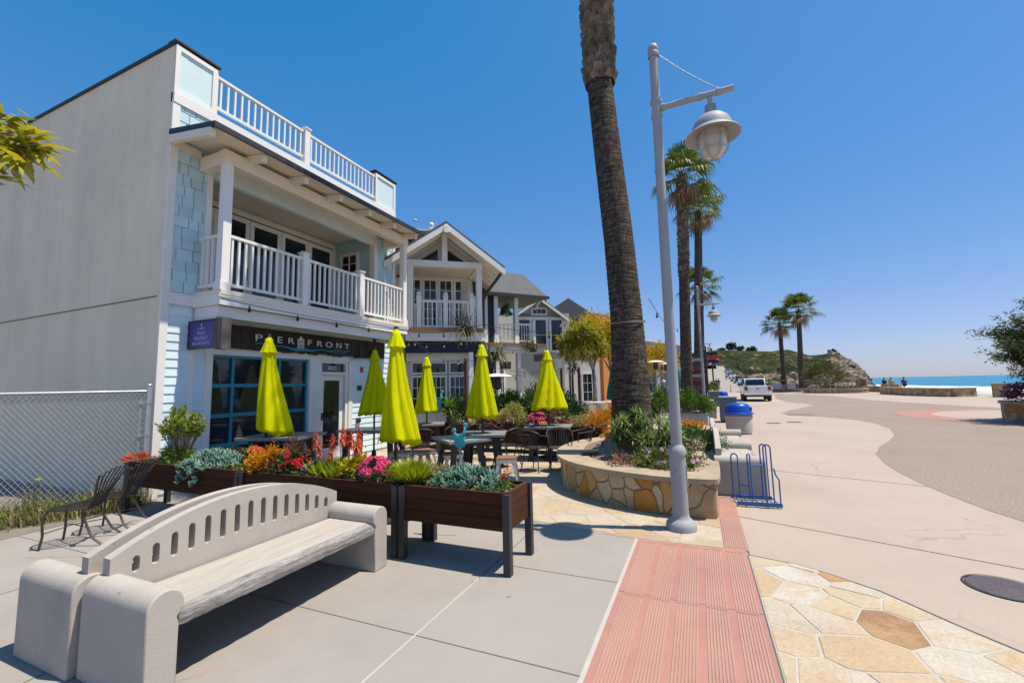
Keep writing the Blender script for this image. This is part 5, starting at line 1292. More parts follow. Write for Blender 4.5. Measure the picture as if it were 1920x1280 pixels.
# hedge in troughs
for i, (u0, u1, lb) in enumerate(((932, 985, 'dark leafy hedge plant left of the rightmost parasol'), (1000, 1085, 'dark leafy hedge plant behind the rightmost parasol'))):
    a, c = PY(u0, 780, 11.3).x, PY(u1, 780, 11.3).x
    t = plant('hedge', lb, ((a+c)/2, 11.3, .55), 'hedge', 'dark hedge in metal troughs'); mound(t, ((c-a)/2+.1, .34, .5), 3200, .09, .05, G2, zc=.36, clumps=46)
    tr = thing('planter_trough', 'galvanised trough under the ' + ('left' if i == 0 else 'right') + ' hedge plant', 'planter', ((a+c)/2, 11.3, 0), 0, 'galvanised troughs')
    mb = MB(); h = (c-a)/2+.06; mb.box(-h, h, -.3, .3, 0, .02); mb.box(-h, h, -.3, -.27, .02, .6); mb.box(-h, h, .27, .3, .02, .6); mb.box(-h, -h+.03, -.27, .27, .02, .6); mb.box(h-.03, h, -.27, .27, .02, .6); obj('tub', mb, MT['steel'], tr)
    mb = MB(); mb.box(-h-.02, h+.02, -.32, -.301, .55, .61); mb.box(-h-.02, h+.02, .301, .32, .55, .61); obj('rim', mb, MT['steel'], tr)
p = PY(880, 750, 10.9); t = plant('shop_shrub', 'round dark shrub under the shop windows', (PY(862, 750, 10.9).x, 10.9, .3), 'shrub'); mound(t, (.4, .35, .6), 1800, .09, .05, G2, zc=.5, clumps=30)
mb = MB(); mb.lathe([(.2, -.3), (.28, -.05), (.3, .02), (.26, .02), (.2, -.02)], 20); obj('pot', mb, MT['dark'], t, smooth=40)

# ---------------------------------------------------------------- poles with string lights, heaters
def pole(u, v0, dep, label, name='light_pole', group='brown poles for the string lights'):
    p = D(u, v0, dep); t = thing(name, label, 'pole', (p.x, p.y, 0), 0, group)
    mb = MB(); mb.box(-.035, .035, -.035, .035, 0, p.z); obj('shaft', mb, surf('rusty_pole', (.09, .03, .02), rough=.7, var=.2) if 'rusty_pole' not in bpy.data.materials else bpy.data.materials['rusty_pole'], t)
    mb = MB(); mb.box(-.09, .09, -.09, .09, 0, .012); obj('foot_plate', mb, MT['iron'], t)
    mb = MB(); mb.tube([(0, -.035, p.z-.06), (0, -.07, p.z-.06), (0, -.07, p.z-.03)], .006, 5); obj('hook', mb, MT['steel'], t)
    return p
P1 = pole(873, 672, 11.6, 'brown pole holding string lights at the corner of the navy-banded shop')
P2 = pole(1085, 688, 12.6, 'brown pole left of the slim grey tree trunk')
P3 = pole(1276, 665, 20, 'brown pole with string lights just right of the nearest lamp post')
P4 = pole(1052, 690, 17, 'thin brown pole behind the rightmost parasol'); P5 = pole(1068, 688, 18.5, 'thin brown pole in front of the white boarded wall')
P6 = pole(1291, 700, 22, 'brown pole before the second palm trunk')
bulbm = glassy('lamp_bulb', (.25, .22, .18), .08)
def lights(pts_list, label, bulbs, drop=.03):
    o = Vector(pts_list[0][0]); t = thing('string_lights', label, 'string lights', o, 0, 'festoon lights over the patio')
    mb = MB(); allp = []
    for a, b_, sag, n in pts_list:
        c = catenary(a, b_, sag, 14); mb.tube([p-o for p in c], .0065, 5); allp.append((c, n))
    wr = obj('cable', mb, MT['black'], t)
    for c, n in allp:
        for i in range(n):
            k = (i+.5)/n*14; j = int(k); p = c[j].lerp(c[min(j+1, 14)], k-j) - o
            mb = MB(); mb.lathe([(.0, -.03), (.014, -.03), (.017, -.075), (.010, -.08)], 8, c=p); mb.tube([p, p+Vector((0, 0, -.035))], .004, 5); sk = obj('socket', mb, MT['black'], t, smooth=50)
            mb = MB(); mb.ball((p.x, p.y, p.z-.108), .030, 10, 7, sq=(1, 1, 1.15)); obj('bulb', mb, bulbm if bulbs else MT['black'], sk, smooth=180)
PT = D(1200, 606, 7.95)                      # where the festoon is tied round the big palm
A0 = Vector((-7.30, 4.62, 3.22)); A1 = Vector((-7.30, 9.70, 3.22))
lights([(A0, A1, .06, 5)], 'string lights along the white deck edge of the cafe', False)
lights([(A1, D(905, 608, 11.0), .12, 3), (D(905, 608, 11.0), PT, .18, 5)], 'string lights running from the cafe corner to the big palm trunk', False)
lights([(A1 + Vector((0, .02, -.06)), P1, .30, 4), (P1, P2 + Vector((0, 0, .1)), .30, 5)], 'string lights sagging between the brown poles', True)
lights([(A1 + Vector((-.3, .04, -.2)), D(880, 634, 12.6), .15, 4), (D(880, 634, 12.6), D(1000, 655, 16), .15, 4)], 'string lights in front of the navy band of the white building', True)
lights([(P1 + Vector((0, 0, -.5)), D(1040, 690, 14.5), .10, 5)], 'string lights low between the shop corner and the slim tree', True)
lights([(PT + Vector((.2, .2, -.75)), P3, .08, 4), (P3 + Vector((0, 0, 1.3)), PT + Vector((.15, .3, .5)), .3, 4)], 'string lights between the big palm and the pole beyond the lamp post', False)
def heater(u, v, dep, label):
    p = D(u, v, dep); t = thing('patio_heater', label, 'heater', (p.x, p.y, 0), 0, 'mushroom patio heaters'); h = p.z
    mb = MB(); mb.lathe([(.24, 0), (.24, .04), (.2, .06), (.2, .75), (.16, .8), (.03, .8)], 16); obj('base', mb, MT['steel'], t, smooth=40)
    mb = MB(); mb.tube([(0, 0, .8), (0, 0, h-.45)], .03, 8); obj('pole', mb, MT['steel'], t, smooth=40)
    mb = MB(); mb.lathe([(.05, h-.45), (.13, h-.40), (.11, h-.12), (.14, h-.08)], 16); obj('burner', mb, MT['iron'], t, smooth=40)
    mb = MB(); mb.lathe([(.0, h+.02), (.2, h), (.42, h-.06), (.43, h-.075), (.2, h-.02), (0, h)], 24, cap=False); obj('reflector', mb, MT['white'], t, smooth=60)
heater(1229, 676, 21, 'mushroom patio heater just right of the big palm trunk'); heater(1249, 680, 23.5, 'mushroom patio heater half hidden by the nearest lamp post'); heater(932, 701, 12.4, 'mushroom patio heater right of the shaded parasol')
# draped fabric barrier
o = D(1090, 760, 15.5); t = thing('fabric_barrier', 'beige draped fabric barrier round the neighbouring terrace', 'barrier', (o.x, o.y, 0), R_(28))
mb = MB(); n = 40
for zt, sc_ in ((.98, 1.0), (.66, 1)):
    vs = []
    for i in range(n+1):
        x = -1.0 + 3.9*i/n; sag = .10*(math.sin(PI*(i % 10)/10)); yv = .03*math.sin(i*1.3)
        vs += [(x, yv - (.03 if zt > .7 else 0), zt - sag*.6), (x, yv*1.6 - (.05 if zt > .7 else .0), zt-.30-sag*.8 if zt > .7 else .04)]
    mb.add(vs, [(2*i, 2*i+2, 2*i+3, 2*i+1) for i in range(n)])
obj('cloth', mb, fabric('beige_cloth', (.50, .40, .28), .15), t, smooth=180)
for i in range(5):
    mb = MB(); mb.box(-1.02+i*.97, -.98+i*.97, .02, .06, 0, 1.0); obj('post', mb, MT['iron'], t)
mb = MB(); mb.box(-1.1, 3.0, .7, 1.3, .92, .96); obj('counter_top', mb, MT['white'], t)
# person among the heaters
# ---------------------------------------------------------------- cast concrete benches
def make_bench():
    """local: length along y, front at x=0 facing +x, back at x=-.6"""
    t = thing('concrete_bench', '', 'bench'); L_ = 1.95
    R = .082
    for s, y0 in ((0, 0.0), (1, L_-.165)):
        y1 = y0 + .165
        # arm: slab with a roll that bulges inwards
        ci = y1-.055 if s == 0 else y0+.055
        prof = []
        zc = .56-R
        cen = (y0+y1)/2 + (.012 if s == 0 else -.012)
        rr = .094
        outs = [(cen + rr*math.cos(a), .56-rr + rr*math.sin(a)) for a in [PI*i/16 for i in range(17)]]
        pts = [(y0, 0), (y1, 0)]
        inner = y1 if s == 0 else y0
        if s == 0:
            pts = [(y0, 0), (y1, 0), (y1, .36)] + [(cen + rr*math.cos(a), .56-rr + rr*math.sin(a)) for a in [R_(-50 + 230*i/18) for i in range(19)]] + [(y0, .42)]
        else:
            pts = [(y1, 0), (y1, .42)] + [(cen + rr*math.cos(a), .56-rr + rr*math.sin(a)) for a in [R_(0 + 230*i/18) for i in range(19)]] + [(y0, .36), (y0, 0)]
        mb = MB(); mb.prism(pts, -.66, 0, 'x'); obj('arm', mb, MT['cast'], t, smooth=35, bevel=.008)
    # back with arch and slots
    mb = MB(); y0, y1 = .08, L_-.08; xa, xb = -.63, -.555
    def top(y): k = (y-L_/2)/(y1-y0)*2; return .655 + .215*(1-abs(k)**2.1)
    zb = .29; N_ = 15; pitch = (y1-y0-.16)/N_; sw = .042
    ys = {y0, y1}
    for i in range(N_):
        c = y0+.08+pitch*(i+.5)
        for q in range(9): ys.add(c - sw/2 + sw*q/8)
    for q in range(61):
        yq = y0+(y1-y0)*q/60; f_ = (yq-y0-.08)/pitch
        if not (0 <= f_ < N_ and abs((f_ % 1)-.5)*pitch < sw/2+.002): ys.add(yq)
    ys = sorted(ys)
    def slot(y):
        i = int((y-y0-.08)/pitch)
        if not 0 <= i < N_: return None
        c = y0+.08+pitch*(i+.5)
        if abs(y-c) > sw/2+1e-6: return None
        h = top(c); e = math.sqrt(max(0, (sw/2)**2-(y-c)**2))
        return (.515 + (h-.655)*.25 + sw/2 - e, h - .085 - sw/2 + e)
    for a, b_ in zip(ys, ys[1:]):
        m_ = (a+b_)/2; sl = slot(m_)
        if sl is None: mb.prism([(a, zb), (b_, zb), (b_, top(b_)), (a, top(a))], xa, xb, 'x')
        else:
            sa, sb_ = slot(a) or sl, slot(b_) or sl
            mb.prism([(a, zb), (b_, zb), (b_, sb_[0]), (a, sa[0])], xa, xb, 'x'); mb.prism([(a, sa[1]), (b_, sb_[1]), (b_, top(b_)), (a, top(a))], xa, xb, 'x')
    obj('backrest', mb, MT['cast'], t)
    mb = MB(); n = 40; vs = []
    for i in range(n+1):
        y = .17 + (L_-.34)*i/n; d_ = nrg.normal(0, .003); e_ = .006*math.sin(i*.45)
        vs += [(-.53, y, .43), (-.075+e_, y, .43+d_*.3), (-.012+e_+d_, y, .41+d_), (-.005+e_*.5+d_, y, .37), (-.012+d_, y, .335), (-.53, y, .335)]
    fs = [(6*i+j, 6*i+(j+1) % 6, 6*(i+1)+(j+1) % 6, 6*(i+1)+j) for i in range(n) for j in range(6)] + [(0, 1, 2, 3, 4, 5), tuple(6*n+j for j in (5, 4, 3, 2, 1, 0))]
    mb.add(vs, fs); mb.m = [1 if (q < 6*n and q % 6 in (1, 2, 3)) else 0 for q in range(len(fs))]; obj('seat', mb, [MT['grey_wood'], bpy.data.materials.get('rough_timber_edge') or surf('rough_timber_edge', (.36, .30, .24), rough=.95, var=.4, vs=5, grain=.4, gs=22, bump=1.0, bs=26, streak=(6, .7, 10), hue=(.42, .41, .40))], t)
    for yy in (.17, L_-.25):
        mb = MB(); mb.box(-.5, -.10, yy+.002, yy+.08, .30, .334); obj('seat_bracket', mb, MT['iron'], t)
    return t
bench = make_bench()
bench.location = (-2.79, 1.455, 0); bench['label'] = 'pale concrete bench with slotted arched back and weathered wooden seat, nearest the viewer'; bench['group'] = 'cast concrete benches'
dup(bench, (-4.135, 1.42+1.95, 0), PI, 'pale concrete bench standing back to back behind the nearest one')
dup(bench, (.80, 7.12, 0), 0, 'pale concrete bench behind the blue bicycle rack')
dup(bench, (.80, 9.2, 0), 0, 'pale concrete bench between the bicycle rack bench and the blue-lidded bin')

# ---------------------------------------------------------------- mesh-seat iron chairs by the fence; sitter faces +y
def make_mesh_chair():
    t = thing('garden_chair', '', 'chair'); t.scale = (.93,)*3
    mb = MB(); rim = [(.22*math.cos(a)*(1.0), .24*math.sin(a), .43 + .01*math.cos(2*a)) for a in [2*PI*i/28 for i in range(29)]]
    mb.tube(rim, .011, 6, cap=False); st_ = obj('seat_rim', mb, MT['iron'], t, smooth=60)
    mb = MB()
    for i in range(-9, 10):
        x = i*.022; h = .24*math.sqrt(max(0, 1-(x/.22)**2))
        if h > .03: mb.box(x-.002, x+.002, -h, h, .428, .431)
        y = i*.024; h = .22*math.sqrt(max(0, 1-(y/.24)**2))
        if h > .03: mb.box(-h, h, y-.002, y+.002, .4312, .434)
    obj('seat_mesh', mb, MT['iron'], st_)
    mb = MB()
    for i in range(7):
        k = (i-3)/3; xb_, xt = .11*k, .27*k; 
        mb.tube([(xb_, -.20, .40), (xb_*1.2, -.27, .55), (xt*.85, -.34, .75), (xt, -.38-.03*(1-k*k), .88-.06*k*k), (xt*1.05, -.43, .87-.06*k*k)], .008 if 0 < i < 6 else .012, 6)
    for z, f in ((.60, .55), (.72, .8)):
        mb.tube([(.27*f*(i-4)/4, -.28-(z-.57)*.4, z-.03*((i-4)/4)**2) for i in range(9)], .005, 5)
    obj('fan_back', mb, MT['iron'], t, smooth=60)
    for sx in (-1, 1):
        mb = MB(); mb.tube([(sx*.16, .16, .43), (sx*.19, .19, .35), (sx*.18, .18, .15), (sx*.19, .20, 0)], .0125, 6); obj('leg', mb, MT['iron'], t, smooth=60)
        mb = MB(); mb.tube([(sx*.14, -.18, .43), (sx*.16, -.20, .30), (sx*.19, -.30, .10), (sx*.20, -.40, .02), (sx*.20, -.43, 0)], .0125, 6); obj('leg', mb, MT['iron'], t, smooth=60)
    mb = MB(); mb.tube([(-.18, .18, .18), (0, .0, .22), (.17, -.22, .22)], .006, 5); mb.tube([(.18, .18, .18), (0, .0, .225), (-.17, -.22, .22)], .006, 5); obj('cross_stretcher', mb, MT['iron'], t)
    return t
mc = make_mesh_chair(); p = G(140, 944, .43); mc.location = (p.x, p.y, 0); mc.rotation_euler.z = R_(128); mc['label'] = 'brown iron mesh chair with fan back nearest the viewer by the chain-link fence'; mc['group'] = 'iron mesh chairs by the fence'
p = G(208, 925, .43); dup(mc, (p.x, p.y, 0), R_(122), 'brown iron mesh chair touching the end of the left planter box')

# ---------------------------------------------------------------- chain-link fence
FA, FB = Vector((-7.96, 4.0, 0)), Vector((-8.95, 1.55, 0)); fd_ = (FB-FA); FL = fd_.length
cf = thing('chain_link_fence', 'galvanised chain-link fence with round posts closing off the empty lot', 'fence', FA, math.atan2(fd_.y, fd_.x))
mb = MB(); H_ = 1.72; zb = .04; p_ = .062; wr_ = .004
def clip(x0, z0, dx, dz):
    t0, t1 = 0.0, 10.0
    for o_, d_, lo, hi in ((x0, dx, .03, FL-.02), (z0, dz, zb, H_)):
        if d_ > 0: t0 = max(t0, (lo-o_)/d_); t1 = min(t1, (hi-o_)/d_)
        else: t0 = max(t0, (hi-o_)/d_); t1 = min(t1, (lo-o_)/d_)
    return (t0, t1) if t1 > t0 else None
k = -H_/1.0
c = -2.0
while c < FL+2:
    for s in (1, -1):
        x0 = c if s == 1 else c + H_ + .0
        r_ = clip(c, zb, .72, 1.0) if s == 1 else clip(c+H_*.72, zb, -.72, 1.0)
        if r_:
            xx = c if s == 1 else c+H_*.72
            mb.tube([(xx+s*.72*r_[0], .004*s, zb+r_[0]), (xx+s*.72*r_[1], .004*s, zb+r_[1])], wr_, 4, cap=False)
    c += p_
obj('wire_mesh', mb, MT['steel'], cf)
mb = MB()
n = int(FL/p_)
for i in range(n): mb.tube([(.03+i*p_-.01, 0, H_), (.03+i*p_+.0, 0, H_+.035), (.03+i*p_+.012, 0, H_)], .0028, 4, cap=False)
obj('knuckled_edge', mb, MT['steel'], cf)
mb = MB(); mb.tube([(.0, .03, H_-.03), (FL, .03, H_-.03)], .019, 8); obj('top_rail', mb, MT['steel'], cf, smooth=60)
for x in (.0, FL):
    mb = MB(); mb.tube([(x, .03, -.05), (x, .03, H_+.06)], .036, 12); mb.ball((x, .03, H_+.06), .042, 12, 6, sq=(1, 1, .7)); po = obj('post', mb, MT['steel'], cf, smooth=50)
    if x == 0:
        for z in (.15, .55, 1.0, 1.5):
            mb = MB(); mb.lathe([(.038, z), (.043, z), (.043, z+.025), (.038, z+.025)], 12, c=(0, .03, 0)); mb.box(.03, .11, .02, .034, z, z+.025); obj('tension_band', mb, MT['steel'], po)
        mb = MB(); mb.box(.085, .10, .0, .01, .04, H_); obj('tension_bar', mb, MT['steel'], cf)
# weeds along the fence
mb = MB()
for i in range(9000):
    k = rnd.random(); q = FA.lerp(FB, k*1.05); x = q.x + rnd.uniform(-.35, .60)*(.6+.4*rnd.random()) + (.05 if k < .2 else 0); y = q.y + rnd.uniform(-.12, .12)
    if k < .12 and x > -7.75: continue
    a = rnd.uniform(0, 2*PI); e = R_(rnd.uniform(40, 88)); h = rnd.uniform(.06, .36)*(.55+.75*abs(math.sin(y*4.1+x*2)))*(1.1 if x < q.x else .85)
    blade(mb, (x, y, 0), (math.cos(e)*math.cos(a), math.cos(e)*math.sin(a), math.sin(e)), h, .010, .5, 3, 0 if rnd.random() < .55 else 1)
pts = np.stack([nrg.uniform(-8.5, -7.55, 2600), nrg.uniform(2.0, 3.9, 2600), nrg.uniform(.0, .2, 2600)], 1)
pts = pts[(pts[:, 0] < -7.52) & (np.abs(pts[:, 0] - (-7.96 - (4.0-pts[:, 1])*.404)) < .38)]
add_leaves(mb, pts, rand_dir(len(pts), .2, 1), .06, .03, 2)
tag(obj('weeds', mb, [leafmat('weed_green', (.10, .13, .03), (.20, .23, .06), (.30, .30, .10)), leafmat('weed_dry', (.34, .25, .12), (.46, .35, .19), (.52, .42, .25)), G1]), 'dry and green weeds along the foot of the chain-link fence', None, None, 'stuff')
yf = thing('wildflower', 'yellow wildflower behind the chain-link fence', 'flower', (-8.35, 2.95, 0)); mb = MB(); mb.tube([(0, 0, 0), (.02, 0, .3), (-.02, .02, .52)], .004, 5); obj('stem', mb, G1, yf); mb = MB(); petal_flower(mb, (-.02, .02, .52), .035, 0, 7, 2, (.5, -.5, .6)); obj('flower_head', mb, GY, yf)

# ---------------------------------------------------------------- street lamps
def make_lamp():
    """pole at origin, arm towards +x; 5.9 m tall"""
    t = thing('street_lamp', '', 'street lamp')
    mb = MB(); mb.lathe([(.165, 0), (.165, .05), (.155, .085), (.12, .115), (.095, .14), (.092, .17)], 28); obj('base', mb, MT['grey_paint'], t, smooth=50)
    mb = MB(); mb.lathe([(.088, .165), (.088, .82), (.10, .83), (.102, .865), (.092, .90), (.062, .94)], 24); sl_ = obj('sleeve', mb, MT['grey_paint'], t, smooth=40)
    mb = MB(); mb.box(.086, .094, -.025, .025, .42, .72); mb.bar((-.03, -.09, .62), (.03, -.09, .62), .012, .05); obj('hatch', mb, MT['grey_paint'], sl_)
    mb = MB(); mb.tube([(0, 0, .90), (0, 0, 3), (0, 0, 5.82)], [.062, .058, .052], 20); obj('pole', mb, MT['grey_paint'], t, smooth=50)
    mb = MB(); mb.lathe([(.06, 5.72), (.066, 5.73), (.066, 5.78), (.058, 5.79), (.064, 5.80), (.064, 5.84), (.05, 5.88), (.02, 5.905), (0, 5.91)], 20, cap=False); obj('finial', mb, MT['grey_paint'], t, smooth=40)
    for z_ in (4.90, 5.10):
        mb = MB(); mb.lathe([(.056, z_), (.07, z_+.01), (.07, z_+.05), (.056, z_+.06)], 20); obj('collar', mb, MT['grey_paint'], t, smooth=40)
    mb = MB(); mb.tube([(.05, 0, 5.03), (.86, 0, 5.03)], .036, 14); ar = obj('arm', mb, MT['grey_paint'], t, smooth=50)
    for x in (.075, .50, .70):
        mb = MB(); mb.tube([(x-.02, 0, 5.03), (x+.02, 0, 5.03)], .045, 14); obj('arm_collar', mb, MT['grey_paint'], ar, smooth=40)
    mb = MB(); c = catenary((.05, 0, 5.75), (.70, 0, 5.07), .03, 22)
    for i in range(22):
        mb.tube([c[i].lerp(c[i+1], -.12), c[i].lerp(c[i+1], 1.12)], .008 if i % 2 else .0055, 5)
    obj('chain', mb, MT['steel'], t)
    mb = MB(); mb.lathe([(.026, 4.99), (.026, 4.90), (.05, 4.89), (.055, 4.80), (.07, 4.78), (.078, 4.755), (.14, 4.735), (.185, 4.69), (.212, 4.63), (.222, 4.575), (.295, 4.515), (.302, 4.50), (.215, 4.545), (.13, 4.55)], 36, c=(.60, 0, 0), cap=False)
    for i in range(14):
        a = 2*PI*i/14; mb.bar((.60+.056*math.cos(a), .056*math.sin(a), 4.80), (.60+.056*math.cos(a), .056*math.sin(a), 4.89), .008, .012)
    hd = obj('lamp_shade', mb, MT['grey_paint'], t, smooth=40)
    gm = bpy.data.materials.get('lamp_globe')
    if gm is None:
        gm, nt, b_ = _nt('lamp_globe'); b_.inputs['Base Color'].default_value = (.60, .55, .48, 1); b_.inputs['Roughness'].default_value = .18; b_.inputs['Transmission Weight'].default_value = .2; b_.inputs['IOR'].default_value = 1.3
        tc_ = N(nt, 'ShaderNodeTexCoord'); wv = N(nt, 'ShaderNodeTexWave', Scale=14.0); wv.bands_direction = 'Z'; nt.links.new(tc_.outputs['Object'], wv.inputs['Vector']); bp_ = N(nt, 'ShaderNodeBump', Strength=.3, Distance=.01); nt.links.new(wv.outputs['Fac'], bp_.inputs['Height']); nt.links.new(bp_.outputs[0], b_.inputs['Normal'])
    mb = MB(); mb.lathe([(.14, 4.548), (.15, 4.46), (.148, 4.38), (.13, 4.31), (.09, 4.255), (.04, 4.235), (0, 4.232)], 28, c=(.60, 0, 0), cap=False); obj('globe', mb, gm, hd, smooth=180)
    mb = MB()
    for i in range(6):
        a = 2*PI*i/6; mb.tube([(.60+r*math.cos(a), r*math.sin(a), z) for r, z in ((.165, 4.55), (.17, 4.44), (.162, 4.35), (.13, 4.28), (.08, 4.225), (.0, 4.21))], .005, 5)
    for r, z in ((.171, 4.46), (.155, 4.32)): mb.tube([(.60+r*math.cos(2*PI*i/24), r*math.sin(2*PI*i/24), z) for i in range(25)], .005, 5, cap=False)
    obj('wire_cage', mb, MT['grey_paint'], hd)
    return t
lamp = make_lamp(); lamp.location = (-.277, 5.366, 0); lamp.rotation_euler.z = R_(-2); lamp['label'] = 'tall pale grey street lamp with caged glass globe on a chained arm, nearest the viewer'; lamp['group'] = 'pale grey street lamps'
for u, v, lb in ((1318, 536, 'second street lamp along the footway, its lantern just right of the palms'), (1321, 627, 'third street lamp along the footway, lantern seen above the red direction boards'), (1326, 667, 'farthest street lamp, its lantern just above the direction boards')):
    r_ = ray(u, v); hzn = 715.0; dep = (5.9-CH)*CF/(hzn-v-0.0)
    p = D(u, v, dep); dup(lamp, (p.x-.25, p.y, 0), R_(-2), lb)

# ---------------------------------------------------------------- round stone planter with the big palm
pc = [(.165, 5.88), (.03, 5.80), (-.46, 5.80), (-.95, 5.95), (-1.4, 6.16), (-1.85, 6.5), (-2.2, 7.0), (-2.42, 7.7), (-2.45, 8.5), (-2.25, 9.3), (-1.8, 9.9), (-1.1, 10.2), (-.4, 10.1), (.10, 9.7), (.15, 8.0)]
cx = sum(p[0] for p in pc)/len(pc); cy = sum(p[1] for p in pc)/len(pc)
def smooth_poly(P, it=2):
    for _ in range(it):
        Q = []
        for i in range(len(P)):
            a, b_ = P[i], P[(i+1) % len(P)]; Q += [(a[0]*.75+b_[0]*.25, a[1]*.75+b_[1]*.25), (a[0]*.25+b_[0]*.75, a[1]*.25+b_[1]*.75)]
        P = Q
    return P
ps = smooth_poly(pc)
def inset(P, d):
    out = []
    n = len(P)
    for i in range(n):
        b_ = Vector(P[i]); nn = (Vector((cx, cy))-b_).normalized(); q = b_ + nn*d*1.15; out.append((q.x, q.y))
    return out
sp = thing('stone_planter', 'low curved stone planter with pale cap round the big palm', 'planter', (cx, cy, 0))
def wall_ring(P, d, z0, z1, root, name, mat):
    Q = inset(P, d); n = len(P); mb = MB()
    vs = [(p[0], p[1], z0) for p in P] + [(p[0], p[1], z1) for p in P] + [(q[0], q[1], z1) for q in Q] + [(q[0], q[1], z0) for q in Q]
    fs = []
    for i in range(n):
        j = (i+1) % n; fs += [(i, j, n+j, n+i), (n+i, n+j, 2*n+j, 2*n+i), (2*n+i, 2*n+j, 3*n+j, 3*n+i)]
    mb.add(vs, fs); return wpart(name, mb, mat, root)
wall_ring(inset(ps, .02), .28, 0, .425, sp, 'stone_wall', MT['rubble'])
wall_ring(inset(ps, -.04), .42, .4255, .485, sp, 'cap', MT['capstone'])
mb = MB(); q = inset(ps, .15); nq = len(q); vs = [(p[0], p[1], .445) for p in q] + [(cx+(p[0]-cx)*.5, cy+(p[1]-cy)*.5, .48+nrg.normal(0, .01)) for p in q] + [(cx, cy, .52)]
mb.add(vs, [(i, (i+1) % nq, nq+(i+1) % nq, nq+i) for i in range(nq)] + [(nq+i, nq+(i+1) % nq, 2*nq) for i in range(nq)]); wpart('mulch', mb, MT['mulch'], sp, smooth=180)
# low second planter and its dressing beyond
sp2 = thing('stone_planter', 'small stone planter with orange succulents behind the bench end', 'planter', (-.5, 12.2, 0)); mb = MB(); mb.lathe([(.82, 0), (.82, .42), (.6, .42), (.6, .3)], 28, c=(-.5, 12.2, 0), cap=False); wpart('stone_wall', mb, MT['rubble'], sp2, smooth=40)
mb = MB(); mb.lathe([(.88, .421), (.88, .49), (.52, .49), (.52, .421)], 28, c=(-.5, 12.2, 0), cap=False); wpart('cap', mb, MT['capstone'], sp2, smooth=40); mb = MB(); mb.lathe([(.0, .45), (.52, .43)], 20, c=(-.5, 12.2, 0), cap=False); wpart('soil', mb, MT['mulch'], sp2)
t = plant('orange_succulent', 'orange succulent in the small stone planter behind the bench end', (-.2, 11.9, .44)); mound(t, (.28, .2, .16), 420, .07, .035, GO, zc=.07)
# planting round the palm
def gp(u, v, z=.48): p = G(u, v, z); return (p.x, p.y, z)
t = plant('pride_shrub', 'leafy green shrub with narrow pointed leaves right of the big palm trunk', gp(1212, 858)); mb = MB(); mbs = MB()
for i in range(44):
    a = rnd.uniform(0, 2*PI); k = math.sqrt(rnd.random()); h = rnd.uniform(.25, .78)*(1-.3*k); x, y = .55*k*math.cos(a), .4*k*math.sin(a)
    mbs.tube([(x*.3, y*.3, 0), (x*.8, y*.8, h*.6), (x, y, h)], .008, 5); rosette(mb, (x, y, h), 26, .17, .032, -30, 80, .25, seg=3); rosette(mb, (x*.9, y*.9, h*.7), 14, .15, .03, -20, 50, .25, seg=3)
obj('leaves', mb, leafmat('pride_leaf', (.12, .20, .04), (.24, .33, .08), (.38, .44, .18)), t); obj('stems', mbs, STM, t)
t = plant('juniper', 'dark green spreading bush at the right end of the stone planter', gp(1300, 838, .48)); mound(t, (.46, .5, .26), 4200, .06, .016, leafmat('juniper_leaf', (.025, .08, .02), (.05, .13, .03), (.09, .18, .05)), zc=.08, clumps=60)
t = plant('ice_plant', 'trailing green plant with small mauve flowers beside the nearest lamp post', gp(1252, 872)); mound(t, (.44, .32, .16), 2600, .05, .022, leafmat('ice_leaf', (.07, .12, .02), (.16, .21, .04), (.28, .30, .08)), zc=.06, clumps=50); blossoms(t, (.42, .32, .17), 50, .03, GP, .07, petals=8, k=1)
t = plant('red_stonecrop', 'sparse red and straw stonecrop in the mulch before the big palm', gp(1165, 872)); mound(t, (.2, .14, .10), 240, .05, .018, leafmat('red_straw', (.28, .06, .03), (.34, .20, .12), (.42, .30, .2)), zc=.05)
t = plant('amber_succulent', 'orange-leaved succulent left of the big palm trunk', gp(1143, 832)); mb = MB()
for i in range(26):
    a = rnd.uniform(0, 2*PI); k = rnd.random(); rosette(mb, (.2*k*math.cos(a), .2*k*math.sin(a), rnd.uniform(.02, .34)*(1-.5*k)), 9, .09, .045, 0, 70, .1)
obj('leaves', mb, GO, t)
t = thing('spotlight', 'black cylinder spotlight lying in the mulch before the big palm', 'spotlight', gp(1108, 852, .50)); mb = MB(); mb.tube([(-.14, -.02, .03), (.12, .03, .05)], .045, 14); obj('housing', mb, MT['dark'], t, smooth=40); mb = MB(); mb.tube([(-.145, -.021, .03), (-.141, -.0205, .03)], .04, 14); obj('lens', mb, MT['glass'], t); mb = MB(); mb.tube([(0, 0, -.05), (0, 0, .03)], .015, 6); obj('spike', mb, MT['dark'], t)
t = thing('spotlight', 'black spotlight standing upright against the big palm roots', 'spotlight', gp(1130, 842, .50)); mb = MB(); mb.tube([(0, 0, .02), (.03, .02, .12)], .05, 14); obj('housing', mb, MT['dark'], t, smooth=40); mb = MB(); mb.tube([(.03, .02, .1205), (.0305, .0205, .122)], .042, 14); obj('lens', mb, MT['glass'], t)

